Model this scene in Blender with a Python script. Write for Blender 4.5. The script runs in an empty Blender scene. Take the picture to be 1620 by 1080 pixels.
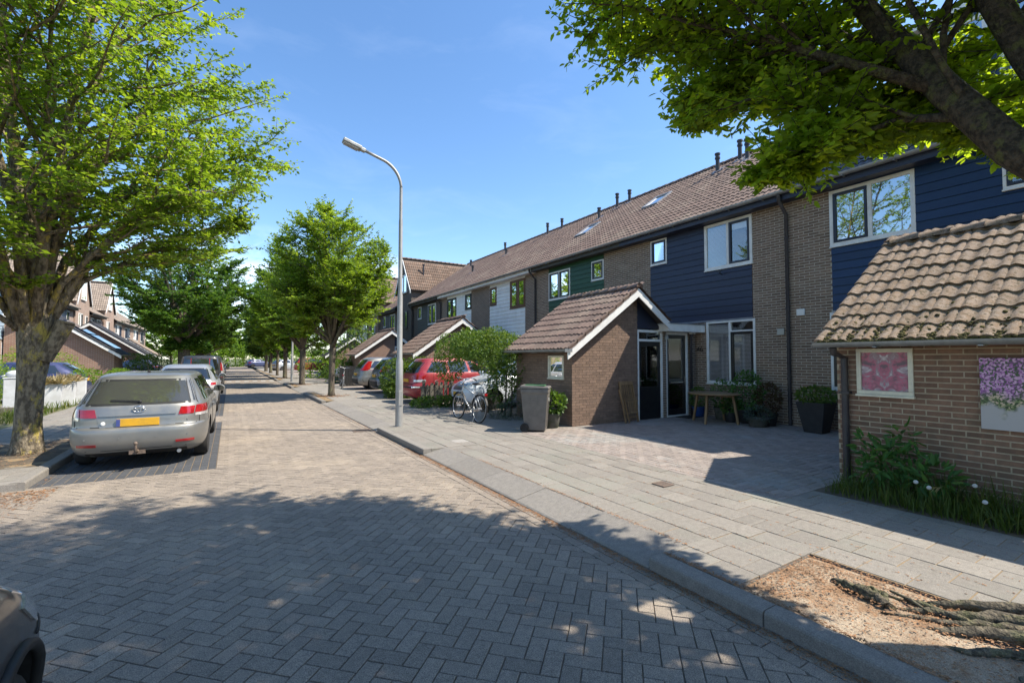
import bpy, math, random
import numpy as np
from mathutils import Vector, Matrix

scene = bpy.context.scene
COL = scene.collection
R = math.radians

# ------------------------------------------------------------------ camera
YAW, PITCH, EYE = math.atan(445/720), math.atan(26/720), 1.72
cam_data = bpy.data.cameras.new('camera')
cam_data.sensor_width = 36
cam_data.lens = 16
cam_data.clip_start = .05
cam_data.clip_end = 2000
cam = bpy.data.objects.new('camera', cam_data)
cam.location = (0, 0, EYE)
cam.rotation_euler = (math.pi/2 + PITCH, 0, -YAW)
COL.objects.link(cam)
scene.camera = cam

# ------------------------------------------------------------------ sun and sky
SUN = Vector((.65, -.45, 1.0))            # direction towards the sun
sun_data = bpy.data.lights.new('sun', 'SUN')
sun_data.energy = 4.8
sun_data.angle = R(.53)
sun_data.color = (1, .93, .81)
sun = bpy.data.objects.new('sun', sun_data)
sun.rotation_euler = (-SUN).to_track_quat('-Z', 'Y').to_euler()
sun.location = (20, -14, 40)
COL.objects.link(sun)

world = bpy.data.worlds.new('World')
scene.world = world
world.use_nodes = True
wn, wl = world.node_tree.nodes, world.node_tree.links
wn.clear()
def wnode(t, **k):
    n = wn.new(t)
    for a, b in k.items():
        if a in n.inputs: n.inputs[a].default_value = b
        else: setattr(n, a, b)
    return n
sky = wnode('ShaderNodeTexSky', sky_type='NISHITA')
sky.sun_disc = False
sky.sun_elevation = math.atan2(1, math.hypot(SUN.x, SUN.y))
sky.sun_rotation = math.atan2(SUN.x, SUN.y)
sky.altitude = 0
sky.air_density = 1.0
sky.dust_density = .45
sky.ozone_density = 2.6
tc = wnode('ShaderNodeTexCoord')
sep = wnode('ShaderNodeSeparateXYZ')
wl.new(tc.outputs['Generated'], sep.inputs[0])
mp = wnode('ShaderNodeMapping'); mp.inputs['Scale'].default_value = (1, 1, 3.2)
wl.new(tc.outputs['Generated'], mp.inputs[0])
nz = wnode('ShaderNodeTexNoise', Scale=4.2, Detail=9.0, Roughness=.6, Distortion=.5)
wl.new(mp.outputs[0], nz.inputs['Vector'])
rmp = wnode('ShaderNodeMapRange'); rmp.inputs[1].default_value = .50; rmp.inputs[2].default_value = .72
wl.new(nz.outputs[0], rmp.inputs[0])
low = wnode('ShaderNodeMapRange'); low.interpolation_type = 'SMOOTHSTEP'
low.inputs[1].default_value = .30; low.inputs[2].default_value = .06
low.inputs[3].default_value = .03; low.inputs[4].default_value = .8
wl.new(sep.outputs[2], low.inputs[0])
mul = wnode('ShaderNodeMath', operation='MULTIPLY'); wl.new(rmp.outputs[0], mul.inputs[0]); wl.new(low.outputs[0], mul.inputs[1])
mixc = wnode('ShaderNodeMixRGB'); mixc.inputs[2].default_value = (8.6, 8.9, 9.4, 1)
hsv = wnode('ShaderNodeHueSaturation', Saturation=1.14, Value=1.0)
wl.new(sky.outputs[0], hsv.inputs['Color'])
wl.new(mul.outputs[0], mixc.inputs[0]); wl.new(hsv.outputs[0], mixc.inputs[1])
bg = wnode('ShaderNodeBackground', Strength=.148)
wl.new(mixc.outputs[0], bg.inputs[0])
wo = wnode('ShaderNodeOutputWorld'); wl.new(bg.outputs[0], wo.inputs[0])

scene.view_settings.view_transform = 'Standard'
scene.view_settings.look = 'None'
scene.view_settings.exposure = .90
scene.view_settings.gamma = 1
scene.view_settings.use_curve_mapping = False
scene.cycles.max_bounces = 9
scene.cycles.diffuse_bounces = 6
scene.cycles.transmission_bounces = 9
scene.cycles.transparent_max_bounces = 12
scene.cycles.sample_clamp_indirect = 6

# ------------------------------------------------------------------ materials
MATS = {}
def nodemat(name):
    m = bpy.data.materials.new(name); m.use_nodes = True
    nt = m.node_tree; nt.nodes.clear()
    MATS[name] = m
    return m, nt
def N(nt, t, ins=None, **k):
    n = nt.nodes.new(t)
    for a, b in k.items(): setattr(n, a, b)
    for a, b in (ins or {}).items():
        if isinstance(b, bpy.types.NodeSocket): nt.links.new(b, n.inputs[a])
        else: n.inputs[a].default_value = b
    return n
def c4(c): return (c[0], c[1], c[2], 1)
def mk(name, col, col2=None, scale=6, detail=5, lo=.4, hi=.62, rough=.85, var=0, bump=0, bscale=60, metal=0, spec=.4,
       coat=0, col3=None, scale3=1.5, lo3=.5, hi3=.65, speck=0, stretch=None, bdist=.01):
    """principled material: base colour, a second colour in noise patches, a third in larger patches, per-piece value change"""
    m, nt = nodemat(name)
    geo = N(nt, 'ShaderNodeNewGeometry')
    pos = geo.outputs['Position']
    if stretch:
        pos = N(nt, 'ShaderNodeVectorMath', {0: pos, 1: stretch}, operation='MULTIPLY').outputs[0]
    cur = N(nt, 'ShaderNodeRGB'); cur.outputs[0].default_value = c4(col); cur = cur.outputs[0]
    if col2:
        n = N(nt, 'ShaderNodeTexNoise', {'Vector': pos, 'Scale': scale, 'Detail': detail, 'Roughness': .65})
        r = N(nt, 'ShaderNodeMapRange', {0: n.outputs[0], 1: lo, 2: hi})
        cur = N(nt, 'ShaderNodeMixRGB', {0: r.outputs[0], 1: cur, 2: c4(col2)}).outputs[0]
    if col3:
        n = N(nt, 'ShaderNodeTexNoise', {'Vector': pos, 'Scale': scale3, 'Detail': 6, 'Roughness': .7})
        r = N(nt, 'ShaderNodeMapRange', {0: n.outputs[0], 1: lo3, 2: hi3})
        cur = N(nt, 'ShaderNodeMixRGB', {0: r.outputs[0], 1: cur, 2: c4(col3)}).outputs[0]
    if var:
        a = N(nt, 'ShaderNodeAttribute', attribute_name='rnd')
        r = N(nt, 'ShaderNodeMapRange', {0: a.outputs['Fac'], 3: 1-var, 4: 1+var})
        cur = N(nt, 'ShaderNodeVectorMath', {0: cur}, operation='SCALE')
        nt.links.new(r.outputs[0], cur.inputs['Scale']); cur = cur.outputs[0]
    if speck:
        n = N(nt, 'ShaderNodeTexNoise', {'Vector': pos, 'Scale': 170, 'Detail': 2})
        r = N(nt, 'ShaderNodeMapRange', {0: n.outputs[0], 1: .3, 2: .7, 3: 1-speck, 4: 1+speck})
        cur2 = N(nt, 'ShaderNodeVectorMath', {0: cur}, operation='SCALE')
        nt.links.new(r.outputs[0], cur2.inputs['Scale']); cur = cur2.outputs[0]
    b = N(nt, 'ShaderNodeBsdfPrincipled', {'Base Color': cur, 'Roughness': rough, 'Metallic': metal, 'Specular IOR Level': spec, 'Coat Weight': coat, 'Coat Roughness': .05})
    if bump:
        n = N(nt, 'ShaderNodeTexNoise', {'Vector': pos, 'Scale': bscale, 'Detail': 5})
        bp = N(nt, 'ShaderNodeBump', {'Height': n.outputs[0], 'Strength': bump, 'Distance': bdist})
        nt.links.new(bp.outputs[0], b.inputs['Normal'])
    o = N(nt, 'ShaderNodeOutputMaterial', {0: b.outputs[0]})
    return m

def brickmat(name, c1, c2, mortar, bw, bh, ms=.012, flat=False, rough=.85, rot=0, off=.5):
    """brick bond drawn by material, for surfaces too far away to tell the bricks apart"""
    m, nt = nodemat(name)
    geo = N(nt, 'ShaderNodeNewGeometry')
    s = N(nt, 'ShaderNodeSeparateXYZ', {0: geo.outputs['Position']})
    if flat:
        v = N(nt, 'ShaderNodeMapping', {0: geo.outputs['Position'], 'Rotation': (0, 0, rot)}).outputs[0]
    else:
        a = N(nt, 'ShaderNodeMath', {0: s.outputs[0], 1: s.outputs[1]}, operation='ADD')
        v = N(nt, 'ShaderNodeCombineXYZ', {0: a.outputs[0], 1: s.outputs[2]}).outputs[0]
    bt = N(nt, 'ShaderNodeTexBrick', {'Vector': v, 'Color1': c4(c1), 'Color2': c4(c2), 'Mortar': c4(mortar), 'Scale': 1, 'Mortar Size': ms, 'Mortar Smooth': .3, 'Brick Width': bw, 'Row Height': bh}, offset=off)
    n = N(nt, 'ShaderNodeTexNoise', {'Vector': geo.outputs['Position'], 'Scale': .9, 'Detail': 8, 'Roughness': .7})
    r = N(nt, 'ShaderNodeMapRange', {0: n.outputs[0], 1: .3, 2: .7, 3: .82, 4: 1.16})
    sc = N(nt, 'ShaderNodeVectorMath', {0: bt.outputs[0]}, operation='SCALE'); nt.links.new(r.outputs[0], sc.inputs['Scale'])
    b = N(nt, 'ShaderNodeBsdfPrincipled', {'Base Color': sc.outputs[0], 'Roughness': rough, 'Specular IOR Level': .3})
    bp = N(nt, 'ShaderNodeBump', {'Height': bt.outputs['Fac'], 'Strength': .5, 'Distance': -.01})
    nt.links.new(bp.outputs[0], b.inputs['Normal'])
    N(nt, 'ShaderNodeOutputMaterial', {0: b.outputs[0]})
    return m

def leafmat(name, a, b, c, trans=.42, rough=.45, tm=(1.6, 1.45, .55)):
    m, nt = nodemat(name)
    at = N(nt, 'ShaderNodeAttribute', attribute_name='rnd')
    cr = N(nt, 'ShaderNodeValToRGB', {0: at.outputs['Fac']})
    e = cr.color_ramp.elements
    e[0].color = c4(a); e[1].color = c4(c)
    k = e.new(.5); k.color = c4(b)
    p = N(nt, 'ShaderNodeBsdfPrincipled', {'Base Color': cr.outputs[0], 'Roughness': rough, 'Specular IOR Level': .3})
    tcol = N(nt, 'ShaderNodeMixRGB', {0: 1.0, 1: cr.outputs[0], 2: c4(tm)}, blend_type='MULTIPLY')
    t = N(nt, 'ShaderNodeBsdfTranslucent', {0: tcol.outputs[0]})
    mx = N(nt, 'ShaderNodeMixShader', {0: trans, 1: p.outputs[0], 2: t.outputs[0]})
    N(nt, 'ShaderNodeOutputMaterial', {0: mx.outputs[0]})
    return m

def glassmat(name, tint=(.8, .85, .86), refl=.12, opaque=None):
    m, nt = nodemat(name)
    g = N(nt, 'ShaderNodeBsdfGlossy', {'Color': (1, 1, 1, 1), 'Roughness': .015})
    if opaque: t = N(nt, 'ShaderNodeBsdfDiffuse', {0: c4(opaque)})
    else: t = N(nt, 'ShaderNodeBsdfTransparent', {0: c4(tint)})
    fr = N(nt, 'ShaderNodeFresnel', {'IOR': 1.5})
    ad = N(nt, 'ShaderNodeMath', {0: fr.outputs[0], 1: refl}, operation='ADD', use_clamp=True)
    mx = N(nt, 'ShaderNodeMixShader', {0: ad.outputs[0], 1: t.outputs[0], 2: g.outputs[0]})
    N(nt, 'ShaderNodeOutputMaterial', {0: mx.outputs[0]})
    return m

# ground
mk('road_paver', (.262, .218, .174), (.198, .165, .134), 24, lo=.35, hi=.68, var=.17, bump=.7, bscale=170, speck=.5, col3=(.30, .247, .19), scale3=.7, lo3=.48, hi3=.66)
mk('road_joint', (.12, .10, .08), (.19, .14, .095), 20, bump=.4)
brickmat('road_far', (.272, .227, .181), (.228, .191, .155), (.145, .118, .095), .212, .106, ms=.007, flat=True, rot=R(45))
mk('bay_paver', (.075, .077, .082), (.055, .056, .06), 30, var=.16, bump=.4, bscale=150, speck=.3)
brickmat('bay_far', (.08, .082, .088), (.062, .063, .068), (.16, .14, .12), .106, .212, ms=.006, flat=True)
mk('slab', (.238, .214, .182), (.188, .168, .143), 22, lo=.35, hi=.7, var=.12, bump=.4, bscale=140, speck=.28, col3=(.215, .205, .17), scale3=.9)
mk('pale_slab', (.31, .285, .255), (.27, .25, .225), 22, var=.05, bump=.3, bscale=140, speck=.2)
mk('slab_joint', (.19, .145, .09), (.28, .185, .09), 9, bump=.4)
brickmat('slab_far', (.255, .232, .202), (.225, .205, .178), (.16, .14, .11), .3, .3, ms=.008, flat=True)
mk('kerb', (.24, .217, .188), (.185, .168, .147), 18, lo=.35, hi=.7, var=.1, bump=.5, bscale=180, speck=.3)
mk('yard_paver', (.285, .24, .208), (.225, .19, .168), 25, lo=.35, hi=.68, var=.2, bump=.4, bscale=150, speck=.2, col3=(.25, .24, .22), scale3=.8)
brickmat('yard_far', (.31, .255, .225), (.25, .215, .19), (.15, .13, .10), .2, .1, ms=.007, flat=True)
mk('sand', (.33, .26, .185), (.25, .185, .125), 7, bump=.8, bscale=45, speck=.45, col3=(.22, .135, .075), scale3=3.2, lo3=.46, hi3=.6)
mk('soil', (.085, .065, .045), (.13, .10, .065), 8, bump=.9, bscale=30)
mk('ground', (.10, .115, .045), (.14, .12, .07), .6, bump=.4, bscale=8)
mk('litter', (.31, .155, .07), (.235, .135, .075), 14, var=.35, rough=.9)
mk('iron', (.12, .09, .07), (.17, .12, .09), 30, rough=.7, bump=.3)
# masonry
mk('brick_purple', (.225, .147, .102), (.165, .112, .08), 14, lo=.35, hi=.7, var=.24, bump=.5, bscale=90, col3=(.235, .175, .13), scale3=2.5, lo3=.5, hi3=.7)
mk('brick_brown', (.225, .146, .102), (.155, .104, .077), 14, lo=.35, hi=.7, var=.2, bump=.6, bscale=90)
mk('brick_red', (.245, .138, .09), (.16, .094, .066), 12, lo=.35, hi=.7, var=.2, bump=.5, bscale=90, col3=(.17, .11, .075), scale3=3)
mk('mortar_light', (.50, .44, .36), (.42, .37, .30), 12, bump=.3)
mk('mortar_brown', (.15, .115, .09), (.11, .085, .07), 12, bump=.4)
mk('mortar_warm', (.44, .36, .26), (.35, .29, .20), 10, bump=.3, col3=(.16, .15, .09), scale3=1.2, lo3=.58, hi3=.75)
brickmat('brick_far', (.195, .132, .097), (.15, .105, .08), (.33, .285, .23), .22, .065)
brickmat('brick_dark_far', (.115, .09, .075), (.09, .072, .062), (.15, .13, .11), .22, .065)
brickmat('brick_pink_far', (.36, .23, .17), (.30, .20, .155), (.38, .32, .27), .22, .065)
brickmat('brick_rust_far', (.24, .125, .085), (.18, .095, .068), (.30, .25, .20), .22, .065)
mk('tile_brown', (.19, .128, .10), (.135, .093, .076), 5, var=.16, rough=.85, bump=.35, bscale=80, col3=(.225, .17, .13), scale3=.8)
mk('tile_grey', (.275, .215, .17), (.215, .145, .092), 13, lo=.36, hi=.62, var=.14, rough=.95, bump=.8, bscale=110, col3=(.115, .085, .05), scale3=17, lo3=.545, hi3=.6, speck=.25)  # dark specks are litter and shaded pits, that shade put into the colour
mk('tile_black', (.028, .028, .031), (.05, .05, .052), 8, var=.2, rough=.55, bump=.2)
mk('tile_pale', (.27, .215, .17), (.20, .16, .13), 4, var=.15, rough=.85)
mk('tile_orange', (.165, .105, .072), (.13, .095, .072), 6, var=.25, rough=.9)
mk('roof_under', (.06, .05, .045), rough=.9)
mk('moss', (.10, .085, .024), (.05, .045, .016), 30, var=.4, bump=1, bscale=80, rough=1)
mk('zinc', (.33, .34, .34), (.25, .26, .26), 5, rough=.5, metal=.55, spec=.4)
mk('lead', (.22, .235, .26), (.3, .31, .33), 4, rough=.5, metal=.3)
mk('pipe_dark', (.035, .03, .035), (.05, .045, .045), 6, rough=.45)
mk('white_paint', (.76, .75, .71), (.68, .66, .62), 5, rough=.5, bump=.05, col3=(.55, .53, .47), scale3=3, lo3=.58, hi3=.8)
mk('cream_paint', (.70, .66, .52), (.6, .56, .45), 7, rough=.5)
mk('navy_sash', (.022, .028, .05), rough=.35)
mk('black_paint', (.012, .012, .014), (.02, .02, .02), 8, rough=.35)
mk('brown_sash', (.16, .075, .035), (.11, .05, .026), 20, rough=.4)
mk('grey_sash', (.06, .065, .065), rough=.4)
mk('siding_navy', (.020, .025, .049), (.027, .033, .062), 3, var=.13, rough=.42, bump=.25, bscale=50, stretch=(1, .12, 1))
mk('siding_blue', (.011, .036, .10), (.010, .029, .078), 3, var=.12, rough=.42, bump=.25, bscale=50, stretch=(1, .12, 1))
mk('siding_green', (.025, .075, .032), (.02, .062, .027), 3, var=.12, rough=.45, bump=.2, bscale=50, stretch=(1, .12, 1))
mk('siding_white', (.80, .80, .78), (.72, .72, .70), 3, var=.06, rough=.5)
mk('siding_dark', (.05, .047, .042), (.07, .065, .055), 3, var=.15, rough=.6)
mk('siding_sky', (.34, .42, .50), (.30, .38, .46), 3, var=.06, rough=.5)
mk('unlit_interior', (.018, .018, .02), rough=.9)  # near-black, the shade inside the rooms put into the colour
mk('blind', (.50, .50, .52), (.44, .44, .46), 3, rough=.6)
mk('curtain', (.5, .5, .48), (.4, .4, .39), 9, rough=.9)
glassmat('glass', (.94, .95, .96), .05)
glassmat('mirror_glass', (.35, .4, .42), .45)
glassmat('door_glass', (.75, .78, .8), .08)
glassmat('solar', refl=.0, opaque=(.03, .04, .075))
# wood, plastic, metal
mk('teak', (.27, .165, .08), (.19, .115, .055), 12, rough=.6, bump=.2, stretch=(1, 1, .2))
mk('grey_wood', (.17, .15, .12), (.11, .095, .075), 10, var=.15, rough=.9, bump=.4, stretch=(1, 1, .15))
mk('bin_grey', (.15, .135, .12), (.12, .108, .096), 6, rough=.55)
mk('bin_green', (.035, .10, .04), rough=.5)
mk('rubber', (.018, .018, .018), (.03, .028, .026), 10, rough=.85)
mk('chrome', (.7, .7, .7), rough=.18, metal=1)
mk('alloy', (.46, .47, .48), (.36, .36, .37), 6, rough=.35, metal=.8)
mk('galv', (.36, .355, .34), (.28, .275, .26), 7, rough=.5, metal=.35, spec=.4, col3=(.22, .21, .19), scale3=4, lo3=.55, hi3=.8, stretch=(1, 1, .25))
mk('terracotta', (.30, .10, .055), (.22, .08, .05), 10, rough=.85)
mk('pot_dark', (.022, .022, .024), (.032, .032, .034), 6, rough=.6)
mk('pot_blue', (.02, .06, .20), rough=.25)
mk('pot_stone', (.10, .095, .085), (.06, .065, .045), 9, rough=.9, bump=.4)
mk('planter_white', (.54, .55, .56), (.45, .45, .45), 4, rough=.6)
mk('mat_fibre', (.03, .025, .02), rough=1, bump=.6, bscale=200)
mk('box_plastic', (.42, .40, .34), rough=.5)
# cars
def paint(name, col, metal=.0, rough=.32, dust=(.30, .27, .22), d=.2):
    m, nt = nodemat(name)
    geo = N(nt, 'ShaderNodeNewGeometry')
    n = N(nt, 'ShaderNodeTexNoise', {'Vector': geo.outputs['Position'], 'Scale': 5, 'Detail': 8, 'Roughness': .7})
    r = N(nt, 'ShaderNodeMapRange', {0: n.outputs[0], 1: .4, 2: .75, 3: 0, 4: d})
    mx = N(nt, 'ShaderNodeMixRGB', {0: r.outputs[0], 1: c4(col), 2: c4(dust)})
    rr = N(nt, 'ShaderNodeMapRange', {0: n.outputs[0], 1: .3, 2: .75, 3: rough, 4: rough+.22})
    b = N(nt, 'ShaderNodeBsdfPrincipled', {'Base Color': mx.outputs[0], 'Metallic': metal, 'Roughness': rr.outputs[0], 'Coat Weight': .55, 'Coat Roughness': .06})
    N(nt, 'ShaderNodeOutputMaterial', {0: b.outputs[0]})
paint('paint_silver', (.225, .225, .215), .6, .36, d=.4)
paint('paint_bright', (.42, .43, .44), .6, .3)
paint('paint_dark', (.025, .025, .027), .2, .3, d=.12)
paint('paint_graphite', (.05, .052, .058), .4, .32, d=.15)
paint('paint_steel', (.15, .165, .20), .6, .3)
paint('paint_red', (.30, .022, .03), .1, .3, d=.12)
paint('paint_white', (.62, .66, .72), .0, .3, d=.08)
paint('paint_blue', (.025, .035, .11), .35, .3, d=.1)
mk('trim_black', (.012, .012, .012), (.02, .02, .02), 9, rough=.6)
glassmat('car_glass', refl=.10, opaque=(.012, .014, .013))
glassmat('dusty_glass', refl=.05, opaque=(.045, .046, .040))
mk('lamp_red', (.33, .009, .013), (.24, .008, .011), 15, rough=.12, spec=.6, coat=1)
mk('lamp_clear', (.62, .60, .58), (.45, .43, .42), 25, rough=.1, spec=.8, coat=1, metal=.3)
mk('lamp_amber', (.6, .22, .02), rough=.15, coat=1)
mk('plate_yellow', (.62, .33, .02), (.52, .29, .03), 9, rough=.45)
mk('plate_blue', (.05, .07, .22), rough=.45)
# plants
leafmat('leaf_lime', (.10, .172, .021), (.155, .245, .028), (.235, .325, .044), trans=.52, tm=(2.2, 2.0, .7))
leafmat('leaf_mid', (.075, .142, .019), (.12, .21, .027), (.185, .29, .042), trans=.5, tm=(2.2, 2.0, .75))
leafmat('leaf_deep', (.042, .10, .016), (.068, .15, .022), (.125, .23, .034), trans=.45, tm=(2.2, 1.9, .7))
leafmat('leaf_near', (.09, .155, .016), (.135, .215, .02), (.19, .27, .03), trans=.64, tm=(3.3, 2.75, .9))
leafmat('leaf_far', (.05, .10, .02), (.08, .15, .028), (.12, .2, .04), trans=.4)
leafmat('leaf_shrub', (.055, .11, .02), (.09, .16, .026), (.16, .22, .05), trans=.42)
leafmat('leaf_blue', (.05, .085, .065), (.07, .11, .085), (.10, .14, .11), trans=.3)
leafmat('leaf_weed', (.042, .12, .032), (.068, .165, .04), (.12, .22, .05), trans=.35)
leafmat('leaf_red', (.05, .02, .02), (.09, .05, .025), (.08, .09, .03), trans=.3)
leafmat('grass', (.055, .09, .016), (.09, .135, .025), (.21, .20, .07), trans=.4)
leafmat('straw', (.30, .24, .13), (.40, .33, .19), (.5, .42, .27), trans=.3)
mk('bark', (.125, .10, .075), (.06, .048, .036), 14, lo=.4, hi=.6, rough=.95, bump=1, bscale=28, bdist=.04, col3=(.15, .145, .075), scale3=3, stretch=(1, 1, .3))
mk('bark_near', (.085, .066, .044), (.03, .024, .017), 22, lo=.42, hi=.58, rough=.95, bump=1, bscale=42, bdist=.035, col3=(.10, .098, .035), scale3=9, lo3=.52, hi3=.60)
mk('bark_lichen', (.24, .195, .135), (.09, .072, .05), 16, lo=.42, hi=.58, rough=.95, bump=1, bscale=30, bdist=.045, col3=(.36, .28, .07), scale3=6, lo3=.53, hi3=.62, stretch=(1, 1, .45))
mk('root_bark', (.17, .14, .095), (.06, .05, .036), 26, lo=.42, hi=.58, bdist=.03, rough=.95, bump=1, bscale=50, col3=(.12, .12, .055), scale3=5)
mk('cut_wood', (.36, .25, .14), (.28, .18, .1), 14, rough=.9)
mk('dandelion', (.55, .53, .50), rough=1)

# ------------------------------------------------------------------ helpers
rng = random.Random(7)
nrng = np.random.default_rng(11)
WORLD = {}                                        # root name -> world matrix

def tag(o, label=None, cat=None, group=None, kind=None):
    if label: o['label'] = label
    if cat: o['category'] = cat
    if group: o['group'] = group
    if kind: o['kind'] = kind
    return o
def thing(name, label, cat, loc=(0, 0, 0), rz=0, group=None):
    o = bpy.data.objects.new(name, None); COL.objects.link(o)
    o.location = loc; o.rotation_euler = (0, 0, rz); o.empty_display_size = .2
    tag(o, label, cat, group)
    WORLD[o.name] = Matrix.Translation(loc) @ Matrix.Rotation(rz, 4, 'Z')
    return o
def wmat(o):
    while o.parent is not None: o = o.parent
    return WORLD.get(o.name, Matrix.Identity(4))
def link(name, mesh, parent=None):
    o = bpy.data.objects.new(name, mesh); COL.objects.link(o)
    if parent is not None: o.parent = parent
    return o
def kids(o): return [c for c in bpy.data.objects if c.parent == o]
def copy_tree(o, label, loc, rz):
    table = {}
    for c in bpy.data.objects:
        if c.parent is not None: table.setdefault(c.parent.name, []).append(c)
    def rec(src, par):
        n = src.copy(); COL.objects.link(n)
        if par is not None: n.parent = par
        for ch in table.get(src.name, []): rec(ch, n)
        return n
    r = rec(o, None); r.location = loc; r.rotation_euler = (0, 0, rz); r['label'] = label
    return r

BOXF = [(0, 3, 2, 1), (4, 5, 6, 7), (0, 1, 5, 4), (1, 2, 6, 5), (2, 3, 7, 6), (3, 0, 4, 7)]
class MB:
    def __init__(self): self.v, self.f, self.r, self.m = [], [], [], []
    def add(self, vs, fs, rnd=.5, mi=0):
        b = len(self.v)
        self.v.extend([tuple(p) for p in vs]); self.r.extend([rnd]*len(vs))
        for f in fs: self.f.append(tuple(i+b for i in f)); self.m.append(mi)
        return self
    def bx(self, x0, x1, y0, y1, z0, z1, rnd=.5, mi=0, M=None):
        vs = [(x0, y0, z0), (x1, y0, z0), (x1, y1, z0), (x0, y1, z0), (x0, y0, z1), (x1, y0, z1), (x1, y1, z1), (x0, y1, z1)]
        if M is not None: vs = [M @ Vector(p) for p in vs]
        return self.add(vs, BOXF, rnd, mi)
    def bar(self, a, b, w, h, up=(0, 0, 1), rnd=.5, mi=0):
        a, b = Vector(a), Vector(b); d = (b-a); L = d.length; d.normalize()
        u = Vector(up); s = d.cross(u)
        if s.length < 1e-4: s = d.cross(Vector((1, 0, 0)))
        s.normalize(); u = s.cross(d)
        M = Matrix((s, d, u)).transposed().to_4x4(); M.translation = a
        return self.bx(-w/2, w/2, 0, L, -h/2, h/2, rnd, mi, M)
    def prism(self, poly, f3, a, b, rnd=.5, mi=0):
        """poly of 2-D points; f3(p, t) -> 3-D point; extruded t from a to b"""
        n = len(poly)
        vs = [f3(p, a) for p in poly] + [f3(p, b) for p in poly]
        fs = [tuple(range(n))[::-1], tuple(range(n, 2*n))] + [(i, (i+1) % n, n+(i+1) % n, n+i) for i in range(n)]
        return self.add(vs, fs, rnd, mi)
    def tube(self, pts, rad, n=8, rnd=.5, mi=0, cap=True, jit=0):
        pts = [Vector(p) for p in pts]
        if not hasattr(rad, '__len__'): rad = [rad]*len(pts)
        vs, fs = [], []
        ref = None
        for i, p in enumerate(pts):
            d = (pts[min(i+1, len(pts)-1)] - pts[max(i-1, 0)])
            if d.length < 1e-9: d = Vector((0, 0, 1))
            d.normalize()
            if ref is None:
                ref = Vector((1, 0, 0)) if abs(d.x) < .8 else Vector((0, 1, 0))
            s = (ref - d*ref.dot(d)).normalized(); t = d.cross(s); ref = s
            for k in range(n):
                a = 2*math.pi*k/n
                r = rad[i]*(1 + (rng.uniform(-jit, jit) if jit else 0))
                vs.append(p + s*(math.cos(a)*r) + t*(math.sin(a)*r))
        for i in range(len(pts)-1):
            for k in range(n):
                fs.append((i*n+k, i*n+(k+1) % n, (i+1)*n+(k+1) % n, (i+1)*n+k))
        if cap:
            fs.append(tuple(range(n))[::-1]); fs.append(tuple(range((len(pts)-1)*n, len(pts)*n)))
        return self.add(vs, fs, rnd, mi)
    def lathe(self, prof, n=16, c=(0, 0, 0), axis='Z', rnd=.5, mi=0, closed=False):
        vs, fs = [], []
        for r, z in prof:
            for k in range(n):
                a = 2*math.pi*k/n
                x, y = r*math.cos(a), r*math.sin(a)
                p = {'Z': (x, y, z), 'X': (z, x, y), 'Y': (x, z, y)}[axis]
                vs.append((p[0]+c[0], p[1]+c[1], p[2]+c[2]))
        m = len(prof)
        for i in range(m if closed else m-1):
            j = (i+1) % m
            for k in range(n):
                fs.append((i*n+k, i*n+(k+1) % n, j*n+(k+1) % n, j*n+k))
        if not closed:
            if prof[0][0] > 1e-6: fs.append(tuple(range(n))[::-1])
            if prof[-1][0] > 1e-6: fs.append(tuple(range((m-1)*n, m*n)))
        return self.add(vs, fs, rnd, mi)
    def ball(self, c, rx, ry, rz, n=10, rnd=.5, mi=0):
        prof = [(math.sin(math.pi*i/n), -math.cos(math.pi*i/n)) for i in range(n+1)]
        b = len(self.v)
        self.lathe(prof, n+2, rnd=rnd, mi=mi)
        for i in range(b, len(self.v)):
            p = self.v[i]; self.v[i] = (c[0]+p[0]*rx, c[1]+p[1]*ry, c[2]+p[2]*rz)
        return self
    def build(self, name, mats, parent=None, smooth=False, bevel=0, T=None, seg=2, angle=None):
        me = bpy.data.meshes.new(name)
        vs = self.v if T is None else [tuple(T @ Vector(p)) for p in self.v]
        me.from_pydata(vs, [], self.f)
        if isinstance(mats, str): mats = [mats]
        for m in mats: me.materials.append(MATS[m])
        if len(mats) > 1: me.polygons.foreach_set('material_index', self.m)
        a = me.attributes.new('rnd', 'FLOAT', 'POINT'); a.data.foreach_set('value', self.r)
        if smooth:
            me.polygons.foreach_set('use_smooth', [True]*len(me.polygons))
            if angle: me.set_sharp_from_angle(angle=R(angle))
        me.update()
        o = link(name, me, parent)
        if bevel:
            b = o.modifiers.new('bevel', 'BEVEL'); b.width = bevel; b.segments = seg; b.limit_method = 'ANGLE'; b.angle_limit = R(40)
        return o

def mesh_np(name, V, F, rnd, mat, parent=None, smooth=False):
    """V (n,3), F (m,k) arrays"""
    me = bpy.data.meshes.new(name)
    n, (m, k) = len(V), F.shape
    me.vertices.add(n); me.vertices.foreach_set('co', np.ascontiguousarray(V, dtype=np.float32).ravel())
    me.loops.add(m*k); me.loops.foreach_set('vertex_index', np.ascontiguousarray(F, dtype=np.int32).ravel())
    me.polygons.add(m)
    me.polygons.foreach_set('loop_start', np.arange(0, m*k, k, dtype=np.int32))
    me.materials.append(MATS[mat])
    a = me.attributes.new('rnd', 'FLOAT', 'POINT'); a.data.foreach_set('value', np.ascontiguousarray(rnd, dtype=np.float32))
    if smooth: me.polygons.foreach_set('use_smooth', np.ones(m, dtype=bool))
    me.update(calc_edges=True); me.validate()
    return link(name, me, parent)

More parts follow.
